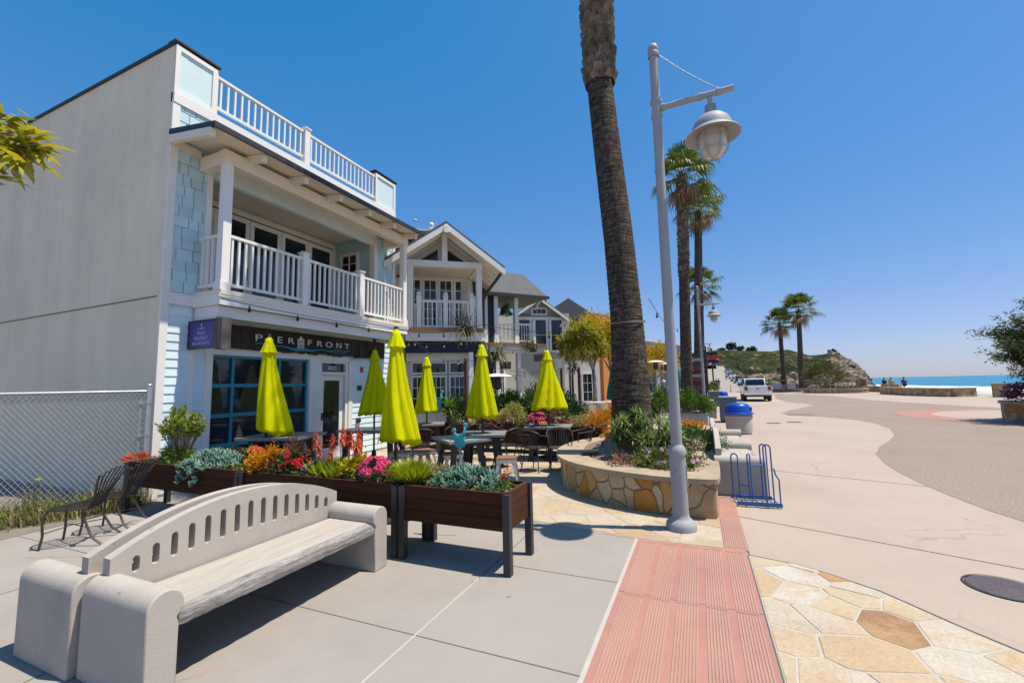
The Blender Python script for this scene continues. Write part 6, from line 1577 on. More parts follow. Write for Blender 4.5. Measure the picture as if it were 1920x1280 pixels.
# ---------------------------------------------------------------- palms
fan_m = leafmat('palm_leaf', (.05, .09, .015), (.10, .15, .025), (.20, .22, .05), trans=.25)
dead_m = leafmat('dead_palm_leaf', (.20, .13, .06), (.30, .20, .10), (.38, .27, .14), trans=.1)
m, nt, b = _nt('palm_bark'); L = nt.links
tc = N(nt, 'ShaderNodeTexCoord'); mp = N(nt, 'ShaderNodeMapping'); mp.inputs['Scale'].default_value = (4, 4, 55); L.new(tc.outputs['Object'], mp.inputs[0])
n1 = N(nt, 'ShaderNodeTexNoise', Scale=1.0, Detail=5.0, Roughness=.65); L.new(mp.outputs[0], n1.inputs['Vector'])
mp2 = N(nt, 'ShaderNodeMapping'); mp2.inputs['Scale'].default_value = (40, 40, 9); L.new(tc.outputs['Object'], mp2.inputs[0])
n2 = N(nt, 'ShaderNodeTexNoise', Scale=1.0, Detail=4.0); L.new(mp2.outputs[0], n2.inputs['Vector'])
m3 = N(nt, 'ShaderNodeMath', operation='MULTIPLY'); L.new(n1.outputs['Fac'], m3.inputs[0]); m3.inputs[1].default_value = 1.4; mu = N(nt, 'ShaderNodeMath', operation='MULTIPLY_ADD'); L.new(n2.outputs['Fac'], mu.inputs[0]); mu.inputs[1].default_value = .6; L.new(m3.outputs[0], mu.inputs[2])
rp = ramp(nt, [(.38, (.025, .019, .015)), (.5, (.075, .06, .048)), (.62, (.22, .18, .14))], None); ml = N(nt, 'ShaderNodeMath', operation='MULTIPLY'); L.new(mu.outputs[0], ml.inputs[0]); ml.inputs[1].default_value = .5; L.new(ml.outputs[0], rp.inputs[0])
L.new(rp.outputs[0], b.inputs['Base Color']); b.inputs['Roughness'].default_value = .95; b.inputs['Specular IOR Level'].default_value = .1
bp = N(nt, 'ShaderNodeBump', Strength=1.0, Distance=.03); L.new(mu.outputs[0], bp.inputs['Height']); L.new(bp.outputs[0], b.inputs['Normal'])
MT['bark'] = m
boot_m = surf('palm_boots', (.17, .14, .115), rough=.95, var=.35, vs=6, grain=.3, gs=30, bump=.6, bs=20, isl=.55, hue=(.26, .19, .13))
def frond(mb, d, droop, R=.85, pet=.8, m=0, nb=18, r=rnd):
    d = Vector(d).normalized(); s = d.cross(Vector((0, 0, 1))); s = s.normalized() if s.length > 1e-3 else Vector((1, 0, 0)); u = s.cross(d)
    hub = d*pet + Vector((0, 0, -droop*.15)); mb.tube([(0, 0, 0), d*pet*.5 + Vector((0, 0, .02)), hub], [.022, .016, .012], 4, m, cap=False)
    for i in range(nb):
        a = R_(-112 + 224*(i+.5)/nb); q = (d*math.cos(a) + s*math.sin(a)).normalized(); L_ = R*(1-.22*abs(a)/2)*r.uniform(.85, 1.08); w_ = .085*R/.85
        side = (s*math.cos(a) - d*math.sin(a)).normalized()
        p1 = hub + q*L_*.5 + u*.05; p2 = hub + q*L_*.82 + Vector((0, 0, -.10*droop*L_)) ; p3 = hub + q*L_ + Vector((0, 0, -.42*droop*L_ - .05))
        mb.add([hub - side*.006, hub + side*.006, p1 + side*w_*.5, p1 - side*w_*.5, p2 + side*w_*.36, p2 - side*w_*.36, p3], [(0, 1, 2, 3), (3, 2, 4, 5), (5, 4, 6)], m)
def crown_mb(n_live, n_dead, R, pet, seed):
    r = random.Random(seed); mb = MB(); md = MB()
    for i in range(n_live):
        k = i/n_live; a = i*2.39996 + r.uniform(-.25, .25); e = R_(82 - 112*k**1.1 + r.uniform(-8, 8))
        frond(mb, (math.cos(e)*math.cos(a), math.cos(e)*math.sin(a), math.sin(e)), .35 + .8*k, R*r.uniform(.85, 1.1), pet*r.uniform(.8, 1.15), 0, 20, r)
    for i in range(n_dead):
        a = i*2.39996 + 1; e = R_(-38 - 35*r.random()); frond(md, (math.cos(e)*math.cos(a), math.cos(e)*math.sin(a), math.sin(e)), 1.3, R*.8, pet*.8, 0, 12, r)
    return mb, md
def palm(name, label, path, radii, crown_c, R, pet, seed, nl=34, nd=9, boots=None, group='fan palms', ring=.045):
    base = Vector(path[0]); t = thing(name, label, 'palm tree', base, 0, group)
    # smooth centre line
    P = [Vector(p)-base for p in path]; mb = MB(); pts = []; rs = []
    for i in range(len(P)-1):
        n = max(4, int((P[i+1]-P[i]).length/ring))
        for q in range(n):
            k = q/n; pts.append(P[i].lerp(P[i+1], k)); rs.append((radii[i]+(radii[i+1]-radii[i])*k)*(1 + (.016 if len(pts) % 2 else -.012) + rnd.uniform(-.008, .008)))
    pts.append(P[-1]); rs.append(radii[-1])
    mb.tube(pts, rs, 20); tr = obj('trunk', mb, MT['bark'], t, smooth=180)
    if boots:
        z0, z1, rb_ = boots; mb = MB(); z = z0; k = 0
        while z < z1:
            c = next((a.lerp(b_, (z-a.z)/(b_.z-a.z)) for a, b_ in zip(P, P[1:]) if a.z <= z <= b_.z), P[-1])
            for q in range(11):
                a = 2*PI*(q + .5*(k % 2))/11 + rnd.uniform(-.12, .12); d = Vector((math.cos(a), math.sin(a), 0)); s = Vector((-d.y, d.x, 0)); w_ = rb_*rnd.uniform(.24, .36); hh = rnd.uniform(.10, .19); o_ = rnd.uniform(.03, .085)
                p0 = c + d*rb_*.92; zt = z + rnd.uniform(-.03, .03)
                mb.add([p0-s*w_+Vector((0, 0, zt-c.z)), p0+s*w_+Vector((0, 0, zt-c.z)), p0+d*o_+s*w_*.6+Vector((0, 0, zt-c.z+hh)), p0+d*o_-s*w_*.6+Vector((0, 0, zt-c.z+hh)), p0-s*w_*.8+Vector((0, 0, zt-c.z+hh*.9)), p0+s*w_*.8+Vector((0, 0, zt-c.z+hh*.9))],
                       [(0, 1, 2, 3), (0, 3, 4), (1, 5, 2), (3, 2, 5, 4)])
            z += .095; k += 1
        obj('leaf_bases', mb, boot_m, t)
    live, dead = crown_mb(nl, nd, R, pet, seed); cc = Vector(crown_c)-base
    obj('crown', live, fan_m, t, loc=cc)
    if nd: obj('dead_fronds', dead, dead_m, t, loc=cc)
    return t
yp = 8.05
def pp_(u, v, y=yp): p = PY(u, v, y); return (p.x, p.y, p.z)
pth = [(*G(1186, 850, .46)[:2], .40)]; b0 = pth[0]; ypm = b0[1]
pth += [pp_(1185, 800, ypm), pp_(1181, 700, ypm), pp_(1175, 600, ypm), pp_(1160, 450, ypm), pp_(1141, 300, ypm), pp_(1125, 165, ypm), pp_(1119, 0, ypm)]
pth.append((pth[-1][0]-.12, ypm, 14.6))
palm('big_palm', 'huge leaning palm trunk running out of the top of the view', pth, [.43, .35, .31, .275, .258, .245, .232, .225, .21], (pth[-1][0], ypm, 14.7), 1.1, 1.2, 1, 40, 14, boots=(pth[6][2]-.35, 14.2, .285), group='fan palms along the footway')
bigp = bpy.data.objects['big_palm']
mb = MB(); mb.lathe([(.70, .03), (.62, .09), (.53, .15), (.47, .22), (.42, .30)], 40, fn=lambda r, z, a, i: (r*(1+.10*math.sin(9*a+i*.4)+.06*math.sin(23*a+2*i)), z+.03*math.sin(7*a)), cap=False)
obj('root_flare', mb, surf('palm_root_fibre', (.38, .31, .24), rough=.95, var=.5, vs=6, grain=.5, gs=40, bump=1.0, bs=20, streak=(1, 1, .2)), bigp, smooth=60)
tl = [o for o in bpy.data.objects if o.get('label', '').startswith('string lights running from')][0]
c_ = Vector((PY(1174, 606, ypm).x, ypm, PY(1174, 606, ypm).z)) - tl.location
for k in range(2):
    mb = MB(); mb.tube([(c_.x+.315*math.cos(2*PI*i/28), c_.y+.315*math.sin(2*PI*i/28), c_.z+.02*k+.02*math.sin(2*PI*i/28)) for i in range(29)], .007, 6, cap=False); obj('tie_ring', mb, MT['iron'] if k else MT['grey_paint'], tl)
def far_palm(label, ub, vb, dep, ut, vt, r0, r1, R, pet, seed, boots=False, nd=8, nl=34):
    a = D(ub, vb, dep); z0 = 0; tp = D(ut, vt, dep + .0)
    mid = Vector((a.x*.5+tp.x*.5, a.y*.5+tp.y*.5, tp.z*.5))
    bt = (tp.z*.58, tp.z-.1, r1*1.1) if boots else None
    return palm('fan_palm', label, [(a.x, a.y, 0), tuple(mid), tuple(tp)], [r0, (r0+r1)/2, r1], tuple(tp), R, pet, seed, nl, nd, boots=bt, group='fan palms along the footway', ring=.12)
far_palm('second palm along the footway, shaggy upper trunk behind the nearest lamp', 1287, 745, 19.5, 1278, 330, .26, .20, .85, .85, 2, True, 8, 22)
far_palm('third palm along the footway, its crown just below the nearest lantern', 1306, 745, 25, 1308, 395, .20, .16, .75, .8, 3, False, 7, 20)
far_palm('slim palm behind the third one, crown left of the second lamp', 1313, 740, 33, 1310, 385, .28, .2, 1.0, 1.0, 4, False, 6, 20)
far_palm('shortest palm of the row, crown just above the second lamp', 1316, 740, 34, 1312, 535, .28, .22, .95, 1.0, 5, False, 6, 22)
far_palm('shorter of the two palms standing alone on the plaza', 1471, 722, 62, 1461, 606, .34, .25, 1.3, 1.5, 6, False, 7, 26)
far_palm('taller of the two palms standing alone on the plaza', 1503, 725, 58, 1497, 582, .36, .27, 1.4, 1.6, 7, False, 7, 26)
# ---------------------------------------------------------------- bicycle rack
p0 = G(1384, 950); br = thing('bicycle_rack', 'blue tubular bicycle rack standing at the end of the concrete bench', 'bike rack', (.375, 6.60, 0), R_(3)); br.scale = (.84, .9, 1)
mb = MB(); mb.box(-.0, .62, -.02, .02, .012, .06); obj('base_bar', mb, MT['rack_blue'], br); mb = MB(); mb.box(-.04, .56, .40, .44, .012, .06); obj('base_bar', mb, MT['rack_blue'], br)
def hoop(x, w, h, y=.2, lean=0.0):
    return [(x, y, .04), (x, y+lean*.5, h*.5), (x, y+lean, h-w/2)] + [(x+w/2-w/2*math.cos(a), y+lean, h-w/2+w/2*math.sin(a)) for a in [PI*i/8 for i in range(1, 8)]] + [(x+w, y+lean, h-w/2), (x+w, y+lean*.5, h*.5), (x+w, y, .04)]
for x, w, h, y in ((.0, .10, .62, .42), (.22, .04, .64, .25), (.42, .10, .80, .02), (.44, .09, .76, .42)):
    mb = MB(); mb.tube(hoop(x, w, h, y, .02), .011, 8); obj('hoop', mb, MT['rack_blue'], br, smooth=60)
mb = MB(); mb.tube([(.54, .0, .5), (.56, .0, .42), (.60, .0, .36), (.60, -.0, .04)], .011, 8); obj('hoop', mb, MT['rack_blue'], br, smooth=60)
mb = MB(); mb.tube([(.26, .25, .5), (.46, .25, .5)], .009, 6); mb.tube([(.10, .42, .2), (.25, .3, .2)], .009, 6)
for x in (.03, .15, .3, .45, .58): mb.tube([(x, .0, .04), (x-.02, .42, .04)], .009, 6)
obj('cross_bar', mb, MT['rack_blue'], br, smooth=60)

# ---------------------------------------------------------------- bins
def bin_(u, vb, dep, label, s=1.0):
    p = D(u, vb, dep); t = thing('litter_bin', label, 'bin', (p.x, p.y, 0), 0, 'round bins with domed blue lids')
    mb = MB(); mb.lathe([(.30*s, 0), (.36*s, .03), (.385*s, .55), (.37*s, .58), (.36*s, .60)], 32); mb.lathe([(.385*s, .50), (.40*s, .51), (.40*s, .55), (.385*s, .56)], 32); obj('body', mb, MT['cast'], t, smooth=40)
    mb = MB(); mb.lathe([(.42*s, .60), (.43*s, .615), (.425*s, .64), (.37*s, .66), (.36*s, .72), (.345*s, .80), (.32*s, .88), (.26*s, .925), (.12*s, .95), (0, .955)], 32, cap=False); ld = obj('lid', mb, MT['blue_pl'], t, smooth=40)
    mb = MB(); mb.box(.30*s, .372*s, -.14, .14, .70, .82); obj('flap', mb, MT['dark'], ld)
    return t
bin_(1386, 800, 13.6, 'large round bin with domed blue lid and pale concrete body, nearer one', 1.02); bin_(1355, 745, 30, 'farther round bin with domed blue lid beside the pickup', .9)
def crate(u, v, dep, w, d, h, label, rz=0):
    p = D(u, v, dep); t = thing('utility_box', label, 'box', (p.x, p.y, 0), rz, 'dark grey boxes behind the bins')
    mb = MB(); mb.box(-w/2, w/2, -d/2, d/2, .04, h); obj('body', mb, surf('slate_grey', (.10, .12, .14), rough=.5) if 'slate_grey' not in bpy.data.materials else bpy.data.materials['slate_grey'], t, bevel=.02)
    mb = MB(); mb.box(-w/2-.02, w/2+.02, -d/2-.02, d/2+.02, h+.001, h+.04); obj('lid', mb, MT['steel'], t)
    mb = MB(); mb.box(-w/2+.05, w/2-.05, -d/2+.05, d/2-.05, 0, .04); obj('plinth', mb, MT['dark'], t)
crate(1366, 775, 17.5, .62, .8, .98, 'dark grey box with pale lid just behind the nearer blue-lidded bin'); crate(1339, 738, 29, .7, .7, .95, 'dark grey box left of the farther blue-lidded bin')
# tan stepped seat blocks between them
for u, v, dep, lb in ((1330, 770, 20, 'tan concrete seat block behind the leafy trough'), (1327, 745, 27, 'tan stepped block near the farther blue-lidded bin')):
    p = D(u, v, dep); t = thing('seat_block', lb, 'seat', (p.x, p.y, 0), 0, 'tan concrete seat blocks'); mb = MB(); mb.box(-.28, .28, -.8, .8, .0, .42); obj('base', mb, MT['cast'], t, bevel=.02); mb = MB(); mb.box(-.32, .32, -.85, .85, .421, .50); obj('slab', mb, MT['capstone'], t, bevel=.02)
# leafy trough right of the lamp
p = D(1298, 775, 15.5); tr = thing('planter_trough', 'pale grey concrete trough right of the nearest lamp post', 'planter', (p.x, p.y, 0)); mb = MB(); mb.box(-.75, .5, -.35, .35, 0, .55); obj('tub', mb, surf('grey_cast', (.36, .36, .36), rough=.85), tr, bevel=.02); mb = MB(); mb.box(-.7, .45, -.3, .3, .551, .56); obj('soil', mb, MT['soil'], tr)
t = plant('hedge', 'bright green leafy hedge in the concrete trough right of the nearest lamp post', (p.x-.1, p.y, .5), 'hedge'); mound(t, (.72, .4, .5), 3000, .10, .05, G1, zc=.32, clumps=40)
p = D(1240, 765, 14.5); t = plant('shrub', 'bright green shrub between the big palm and the nearest lamp post', (p.x, p.y, .2), 'shrub'); mound(t, (.45, .4, .65), 2400, .10, .05, G1, zc=.5, clumps=34)
p = D(1279, 748, 16.5); t = plant('white_flowers', 'white blossoms above the leafy trough by the brown pole', (p.x, p.y, .75)); blossoms(t, (.3, .2, .18), 40, .06, GW, .15); mound(t, (.3, .2, .14), 200, .08, .04, G1, zc=.08)
p = D(1332, 712, 33); t = plant('flower_bed', 'orange and green flowers left of the farther bin', (p.x, p.y, .6)); mound(t, (.5, .5, .5), 900, .14, .07, G1, zc=.4); blossoms(t, (.5, .45, .45), 40, .09, GO, .2)

# ---------------------------------------------------------------- signs along the footway
p = D(1335, 675, 36); t = thing('direction_sign', 'stack of red and blue direction boards on a dark pole beyond the palms', 'sign', (p.x, p.y, 0)); h = p.z
mb = MB(); mb.tube([(0, 0, 0), (0, 0, h+1.0)], .06, 8); obj('pole', mb, MT['dark'], t)
for i, (z, m_, x0, x1) in enumerate(((h+.55, 'navy', -.45, .35), (h+.22, 'red', -.6, .75), (h-.1, 'navy', -.5, .4))):
    mb = MB(); mb.prism([(x0, z-.13), (x1, z-.13), (x1+.12, z), (x1, z+.13), (x0, z+.13)], -.09, -.06, 'y'); obj('board', mb, MT[m_], t)
p = D(1309, 700, 22.5); t = thing('menu_board', 'tall board of red, pale and dark slats by the palms', 'sign', (p.x, p.y, 0)); 
mb = MB(); mb.box(-.42, -.36, -.05, .05, 0, 3.2); mb.box(.32, .38, -.05, .05, 0, 3.2); obj('frame', mb, MT['dark'], t)
for i in range(9):
    mb = MB(); mb.box(-.36, .32, -.03, .03, 1.25+i*.21, 1.40+i*.21); obj('slat', mb, (plain('faded_red', (.24, .035, .03), .7) if 'faded_red' not in bpy.data.materials else bpy.data.materials['faded_red'], MT['grey_paint'], MT['dark'])[(0, 2, 0, 1, 2, 0, 2, 1, 2)[i]], t)
mb = MB(); mb.box(-.36, .32, -.05, .05, .2, 1.2); obj('lower_board', mb, MT['dark'], t)
p = D(1326, 700, 31); t = thing('banner_pole', 'narrow dark banner pole dotted with white letters', 'sign', (p.x, p.y, 0)); mb = MB(); mb.tube([(0, 0, 0), (0, 0, 4.2)], .05, 8); obj('pole', mb, MT['dark'], t); mb = MB(); mb.box(-.28, -.02, -.02, .02, .9, 3.9); bn = obj('banner', mb, MT['dark'], t)
mb = MB(); 
for i in range(7): mb.lathe([(.07, -.012), (.07, .012)], 10, M=Matrix.Translation((-.15, -.033, 3.6-.36*i)) @ Matrix.Rotation(PI/2, 4, 'X'))
obj('dots', mb, MT['letter'], bn)
# bull skull plaque
p = D(1286, 697, 19.6); t = thing('bull_skull', 'white and red bull skull plaque with curved horns hung on a brown pole', 'plaque', (p.x, p.y, p.z))
mb = MB(); mb.ball((0, 0, 0), .13, 12, 8, sq=(1, .5, .9)); mb.lathe([(.05, -.25), (.07, -.2), (.11, -.05)], 12); obj('skull', mb, MT['letter'], t, smooth=60)
mb = MB(); mb.box(-.05, .05, -.09, -.066, -.16, -.02); obj('red_mark', mb, MT['red'], t)
for s in (-1, 1):
    mb = MB(); mb.tube([(s*.1, 0, .05), (s*.24, 0, .08), (s*.27, 0, .22), (s*.2, 0, .36)], [.035, .03, .02, .006], 8); obj('horn', mb, MT['letter'], t, smooth=60)
mb = MB(); mb.tube([(0, .05, .1), (0, .12, -p.z)], .03, 6); obj('stand', mb, bpy.data.materials['rusty_pole'], t)
# teal closed parasols at the neighbour's
TEAL = fabric('teal_canvas', (.01, .22, .24), .15)
for u, v, dep, lb in ((1271, 692, 24, 'closed teal parasol just right of the nearest lamp post'), (1147, 686, 21, 'closed teal parasol close left of the big palm trunk')):
    p = D(u, v, dep); t = thing('parasol', lb, 'parasol', (p.x, p.y, 0), 0, 'closed teal parasols'); obj('canopy', canopy_mb(1.6, .25, (0, 0), int(u), .02), TEAL, t, loc=(0, 0, p.z), smooth=180); mb = MB(); mb.tube([(0, 0, 0), (0, 0, p.z)], .03, 8); obj('pole', mb, MT['dark'], t); mb = MB(); mb.lathe([(.3, 0), (.3, .05), (.05, .09)], 16); obj('base', mb, MT['dark'], t)

# ---------------------------------------------------------------- trees of the terrace
def tree(name, label, base, trunk_pts, limbs, crown, mat, n, L_, W_, clumps=40, spread=.3, cat='tree', r0=.1, bark=None, strap=False, group=None, zmin=-.6):
    t = thing(name, label, cat, base, 0, group); bk = bark or MT['bark']
    mb = MB(); k = len(trunk_pts); mb.tube(trunk_pts, [r0*(1-.5*i/(k-1)) for i in range(k)], 10)
    for l in limbs: mb.tube(l, [r0*.5, r0*.33, r0*.12], 7)
    obj('trunk', mb, bk, t, smooth=180)
    c, rad = crown; mb = MB()
    if strap:
        for q in range(clumps):
            d = Vector(rand_dir(1, zmin, 1)[0]); cc = Vector(c) + Vector((d.x*rad[0], d.y*rad[1], d.z*rad[2]))*rnd.uniform(.45, 1)
            rosette(mb, cc, n, L_*rnd.uniform(.8, 1.2), W_, -40, 85, .45, seg=3)
    else:
        p_, o_ = clump_points(c, rad, clumps, n, spread, .35, zmin); add_leaves(mb, p_, o_ + np.array([0, 0, .1]), L_, W_, 0, jit=.7)
    obj('crown', mb, mat, t); return t
slim_bark = surf('grey_bark', (.30, .28, .26), rough=.9, var=.3, vs=5, grain=.4, gs=20, bump=.6, bs=14)
yg = leafmat('yellow_green_strap', (.16, .18, .015), (.36, .34, .025), (.56, .48, .05)); yo = leafmat('golden_leaf', (.36, .25, .01), (.60, .42, .012), (.72, .50, .03))
b0 = D(1116, 790, 17.2); b0.z = 0
def rel(u, v, dep): p = D(u, v, dep) - b0; return (p.x, p.y, p.z)
tree('slim_tree', 'yellow-green tree with slim grey trunk and strappy crown left of the big palm', b0, [(0, 0, 0), rel(1116, 730, 17.2), rel(1112, 690, 17.2)],
     [[rel(1112, 692, 17.2), rel(1098, 665, 17.1), rel(1082, 640, 17)], [rel(1112, 692, 17.2), rel(1120, 660, 17.4), rel(1122, 630, 17.5)], [rel(1112, 692, 17.2), rel(1106, 655, 17.0), rel(1100, 625, 16.9)]],
     (rel(1092, 648, 17.1), (1.0, .95, 1.05)), yg, 26, .36, .05, 120, strap=True, r0=.12, bark=slim_bark, cat='tree')
b1 = D(1150, 780, 22); b1.z = 0
tree('golden_tree', 'golden-leaved tree just behind the yellow-green one', b1, [(0, 0, 0), (0, 0, 2.2), (-.1, 0, 3.2)], [[(0, 0, 2.2), (-.4, 0, 3), (-.8, 0, 3.8)], [(0, 0, 2.4), (.4, 0, 3.2), (.6, 0, 3.9)]], ((-.5, 0, 3.85), (1.35, 1.2, 1.45)), yo, 7000, .16, .08, 90, r0=.1, bark=slim_bark)
b2 = D(1232, 760, 27); b2.z = 0
tree('golden_tree', 'golden-leaved tree between the big palm trunk and the nearest lamp post', b2, [(0, 0, 0), (0, 0, 1.6), (0, 0, 2.6)], [[(0, 0, 1.6), (-.5, 0, 2.4), (-.9, 0, 3)], [(0, 0, 1.8), (.5, 0, 2.5), (.8, 0, 3)]], ((0, 0, 2.9), (1.6, 1.3, 1.1)), yo, 5000, .15, .07, 50, r0=.1, bark=slim_bark)
for u, dep, lb in ((1036, 16.5, 'small shaggy palm left of the slim grey trunk'), (1076, 17.5, 'small shaggy palm whose straw skirt hangs by a brown pole')):
    b3 = D(u, 780, dep); b3.z = 0; z = D(u, 690, dep).z
    tree('shaggy_palm', lb, b3, [(0, 0, 0), (0, 0, z*.5), (0, 0, z)], [], ((0, 0, z), (.15, .15, .15)), leafmat('straw_palm', (.18, .16, .03), (.32, .27, .07), (.44, .36, .14)) if 'straw_palm' not in bpy.data.materials else bpy.data.materials['straw_palm'], 46, .55, .03, 3, strap=True, r0=.07, cat='palm tree', group='small shaggy palms', zmin=-1)
# trailing plants on the balconies
pg = leafmat('spiky_pale', (.10, .12, .05), (.20, .22, .10), (.36, .33, .20))
for u, v, dep, s, lb in ((875, 612, 13.2, .75, 'spiky plant hanging over the balcony edge of the gabled building'), (928, 660, 16.2, .7, 'spiky straw-green plant below the hipped porch'), (1000, 645, 17.5, .35, 'low plants along the balcony edge of the hipped building')):
    p = D(u, v, dep); t = plant('balcony_plant', lb, p, 'plant', 'spiky plants on the balconies'); mb = MB()
    for q in range(3): rosette(mb, (rnd.uniform(-.25, .25), rnd.uniform(-.2, .2), 0), 46, s, .035, -50, 80, .9, seg=4)
    obj('leaves', mb, pg, t); mb = MB(); mb.lathe([(.12, -.32), (.17, -.05), (.18, 0), (.14, -.02)], 14); obj('pot', mb, MT['iron'], t, smooth=50)
p = D(893, 553, 15.2)
p = D(948, 590, 18.2); t = plant('hanging_basket', 'green hanging basket under the hipped porch', p, 'plant'); mound(t, (.2, .2, .35), 500, .12, .05, G1, zc=0, stems=0); mb = MB(); mb.tube([(0, 0, 0), (0, 0, .9)], .01, 5); obj('hanger', mb, MT['dark'], t)

# ---------------------------------------------------------------- people
SKIN = surf('skin', (.48, .28, .19), rough=.5, var=.05); HAIR = plain('dark_hair', (.02, .014, .01), .5)
def skin_mesh(name, verts, edges, radii, mat, parent, root=0, lev=1):
    me = bpy.data.meshes.new(name); me.from_pydata(verts, edges, []); o = bpy.data.objects.new(name, me); COL.objects.link(o)
    sk = o.modifiers.new('s', 'SKIN'); su = o.modifiers.new('u', 'SUBSURF'); su.levels = lev; su.render_levels = lev
    for i, r in enumerate(radii): me.skin_vertices[0].data[i].radius = (r, r) if not isinstance(r, tuple) else r
    for d in me.skin_vertices[0].data: d.use_root = False
    me.skin_vertices[0].data[root].use_root = True
    bpy.context.view_layer.update()
    m2 = bpy.data.meshes.new_from_object(o.evaluated_get(bpy.context.evaluated_depsgraph_get())); m2.name = name
    bpy.data.objects.remove(o); bpy.data.meshes.remove(me)
    m2.materials.clear(); m2.materials.append(mat); m2.shade_smooth()
    o2 = bpy.data.objects.new(name, m2); COL.objects.link(o2); o2.parent = parent; return o2
def person(label, loc, rz, top, bottom, pose='walk', hair=HAIR, hat=None, group=None):
    """faces -y locally"""
    t = thing('person', label, 'person', loc, rz, group)
    if pose == 'sit': hz = .10; J = {'hip': (0, 0, hz)}
    else: hz = .92
    H = lambda z: z + hz - .92
    V = [(0, 0, hz), (0, .01, H(1.12)), (0, .01, H(1.36)), (0, 0, H(1.48)), (0, -.02, H(1.60)), (0, -.015, H(1.70)),
         (-.17, .01, H(1.40)), (-.23, .03, H(1.14)), (-.22, -.06, H(.92)), (-.22, -.09, H(.83)), (.17, .01, H(1.40)), (.23, -.03, H(1.14)), (.22, -.10, H(.94)), (.22, -.13, H(.85))]
    if pose == 'sit': L1 = [(-.10, -.02, hz-.02), (-.12, -.42, hz-.01), (-.12, -.44, hz-.44), (-.12, -.58, hz-.46)]; L2 = [(.10, -.02, hz-.02), (.12, -.42, hz-.01), (.12, -.44, hz-.44), (.12, -.58, hz-.46)]
    else: L1 = [(-.10, 0, hz-.06), (-.10, -.12, .50), (-.10, -.12, .08), (-.10, -.28, .04)]; L2 = [(.10, 0, hz-.06), (.10, .05, .48), (.10, .20, .10), (.10, .06, .04)]
    b0_ = len(V); V += L1 + L2
    E_ = [(0, 1), (1, 2), (2, 3), (3, 4), (4, 5), (2, 6), (6, 7), (7, 8), (8, 9), (2, 10), (10, 11), (11, 12), (12, 13), (0, b0_), (b0_, b0_+1), (b0_+1, b0_+2), (b0_+2, b0_+3), (0, b0_+4), (b0_+4, b0_+5), (b0_+5, b0_+6), (b0_+6, b0_+7)]
    Rd = [.13, .12, .14, .055, .085, .08, .06, .045, .035, .03, .06, .045, .035, .03, .085, .062, .042, .035, .085, .062, .042, .035]
    skin_mesh('body', V, E_, Rd, SKIN, t)
    ti = [0, 1, 2, 6, 7, 10, 11]; mp_ = {a: i for i, a in enumerate(ti)}
    skin_mesh('shirt', [V[i] for i in ti], [(mp_[a], mp_[b_]) for a, b_ in E_ if a in mp_ and b_ in mp_], [Rd[i]*1.14+.008 for i in ti], top, t)
    bi = [0] + [b0_+i for i in (0, 1, 2)] + [b0_+i for i in (4, 5, 6)]; mp_ = {a: i for i, a in enumerate(bi)}
    skin_mesh('trousers', [V[i] for i in bi], [(mp_[a], mp_[b_]) for a, b_ in E_ if a in mp_ and b_ in mp_], [Rd[i]*1.15+.008 for i in bi], bottom, t)
    mb = MB(); mb.ball((0, .015, H(1.69)), .105, 12, 8, sq=(.95, 1.02, .9)); obj('hair', mb, hair, t, smooth=180)
    for s in (-1, 1):
        mb = MB(); mb.ball((s*.032, -.098, H(1.655)), .012, 6, 5); obj('eye', mb, MT['black'], t)
    mb = MB(); mb.ball((0, -.11, H(1.63)), .016, 6, 5, sq=(.8, 1, 1.4)); obj('nose', mb, SKIN, t)
    return t
cl = lambda n, c: bpy.data.materials.get(n) or surf(n, c, rough=.85, var=.1)
BLK, WHT, PNK, JEAN, NEON, YEL, NVY, GRY = cl('black_cloth', (.02, .02, .022)), cl('white_cloth', (.72, .7, .68)), cl('pink_cloth', (.6, .2, .25)), cl('jeans', (.05, .08, .16)), cl('neon_green_cloth', (.12, .75, .08)), cl('yellow_cloth', (.6, .4, .05)), cl('navy_cloth', (.03, .035, .09)), cl('grey_cloth', (.25, .25, .27))
p = D(1344, 722, 78); person('person in dark clothes, left of two walking up the road', (p.x, p.y, .35), PI, BLK, BLK, group='people walking up the road'); p = D(1348, 722, 79); person('person in dark clothes, right of two walking up the road', (p.x, p.y, .35), PI, BLK, GRY, group='people walking up the road')
p = D(1444, 720, 60); person('person in a neon green shirt right of the white pickup', (p.x, p.y, 0), .4, NEON, JEAN)
p = D(1470, 725, 57); person('person in pink trousers before the shorter plaza palm', (p.x, p.y, 0), PI, BLK, PNK)
p = D(1494, 715, 60); person('person in white walking left of the taller plaza palm', (p.x, p.y, 0), 1.2, WHT, JEAN); p = D(1511, 715, 60); person('person in grey walking right of the taller plaza palm', (p.x, p.y, 0), -1.2, GRY, JEAN)
p = D(1246, 735, 24); person('person in navy behind the nearest lamp post among the heaters', (p.x, p.y, 0), .5, NVY, JEAN, hair=cl('white_cap', (.7, .7, .7)))
p = D(1361, 700, 130); person('person walking beside the parked cars on the hill', (p.x, p.y, road_z(130)), PI, GRY, JEAN); 
# bollards
for u, dep, lb in ((1370, 62, 'left orange bollard on the road behind the pickup'), (1388, 60, 'right orange bollard on the road behind the pickup')):
    p = D(u, 728, dep); t = thing('bollard', lb, 'bollard', (p.x, p.y, 0), 0, 'orange bollards across the road'); mb = MB(); mb.lathe([(.16, 0), (.16, .05), (.06, .08), (.055, 1.0), (.03, 1.05)], 12); obj('post', mb, MT['orange_w'], t, smooth=40); mb = MB(); mb.lathe([(.057, .8), (.057, .9)], 12, cap=False); obj('band', mb, MT['letter'], t)

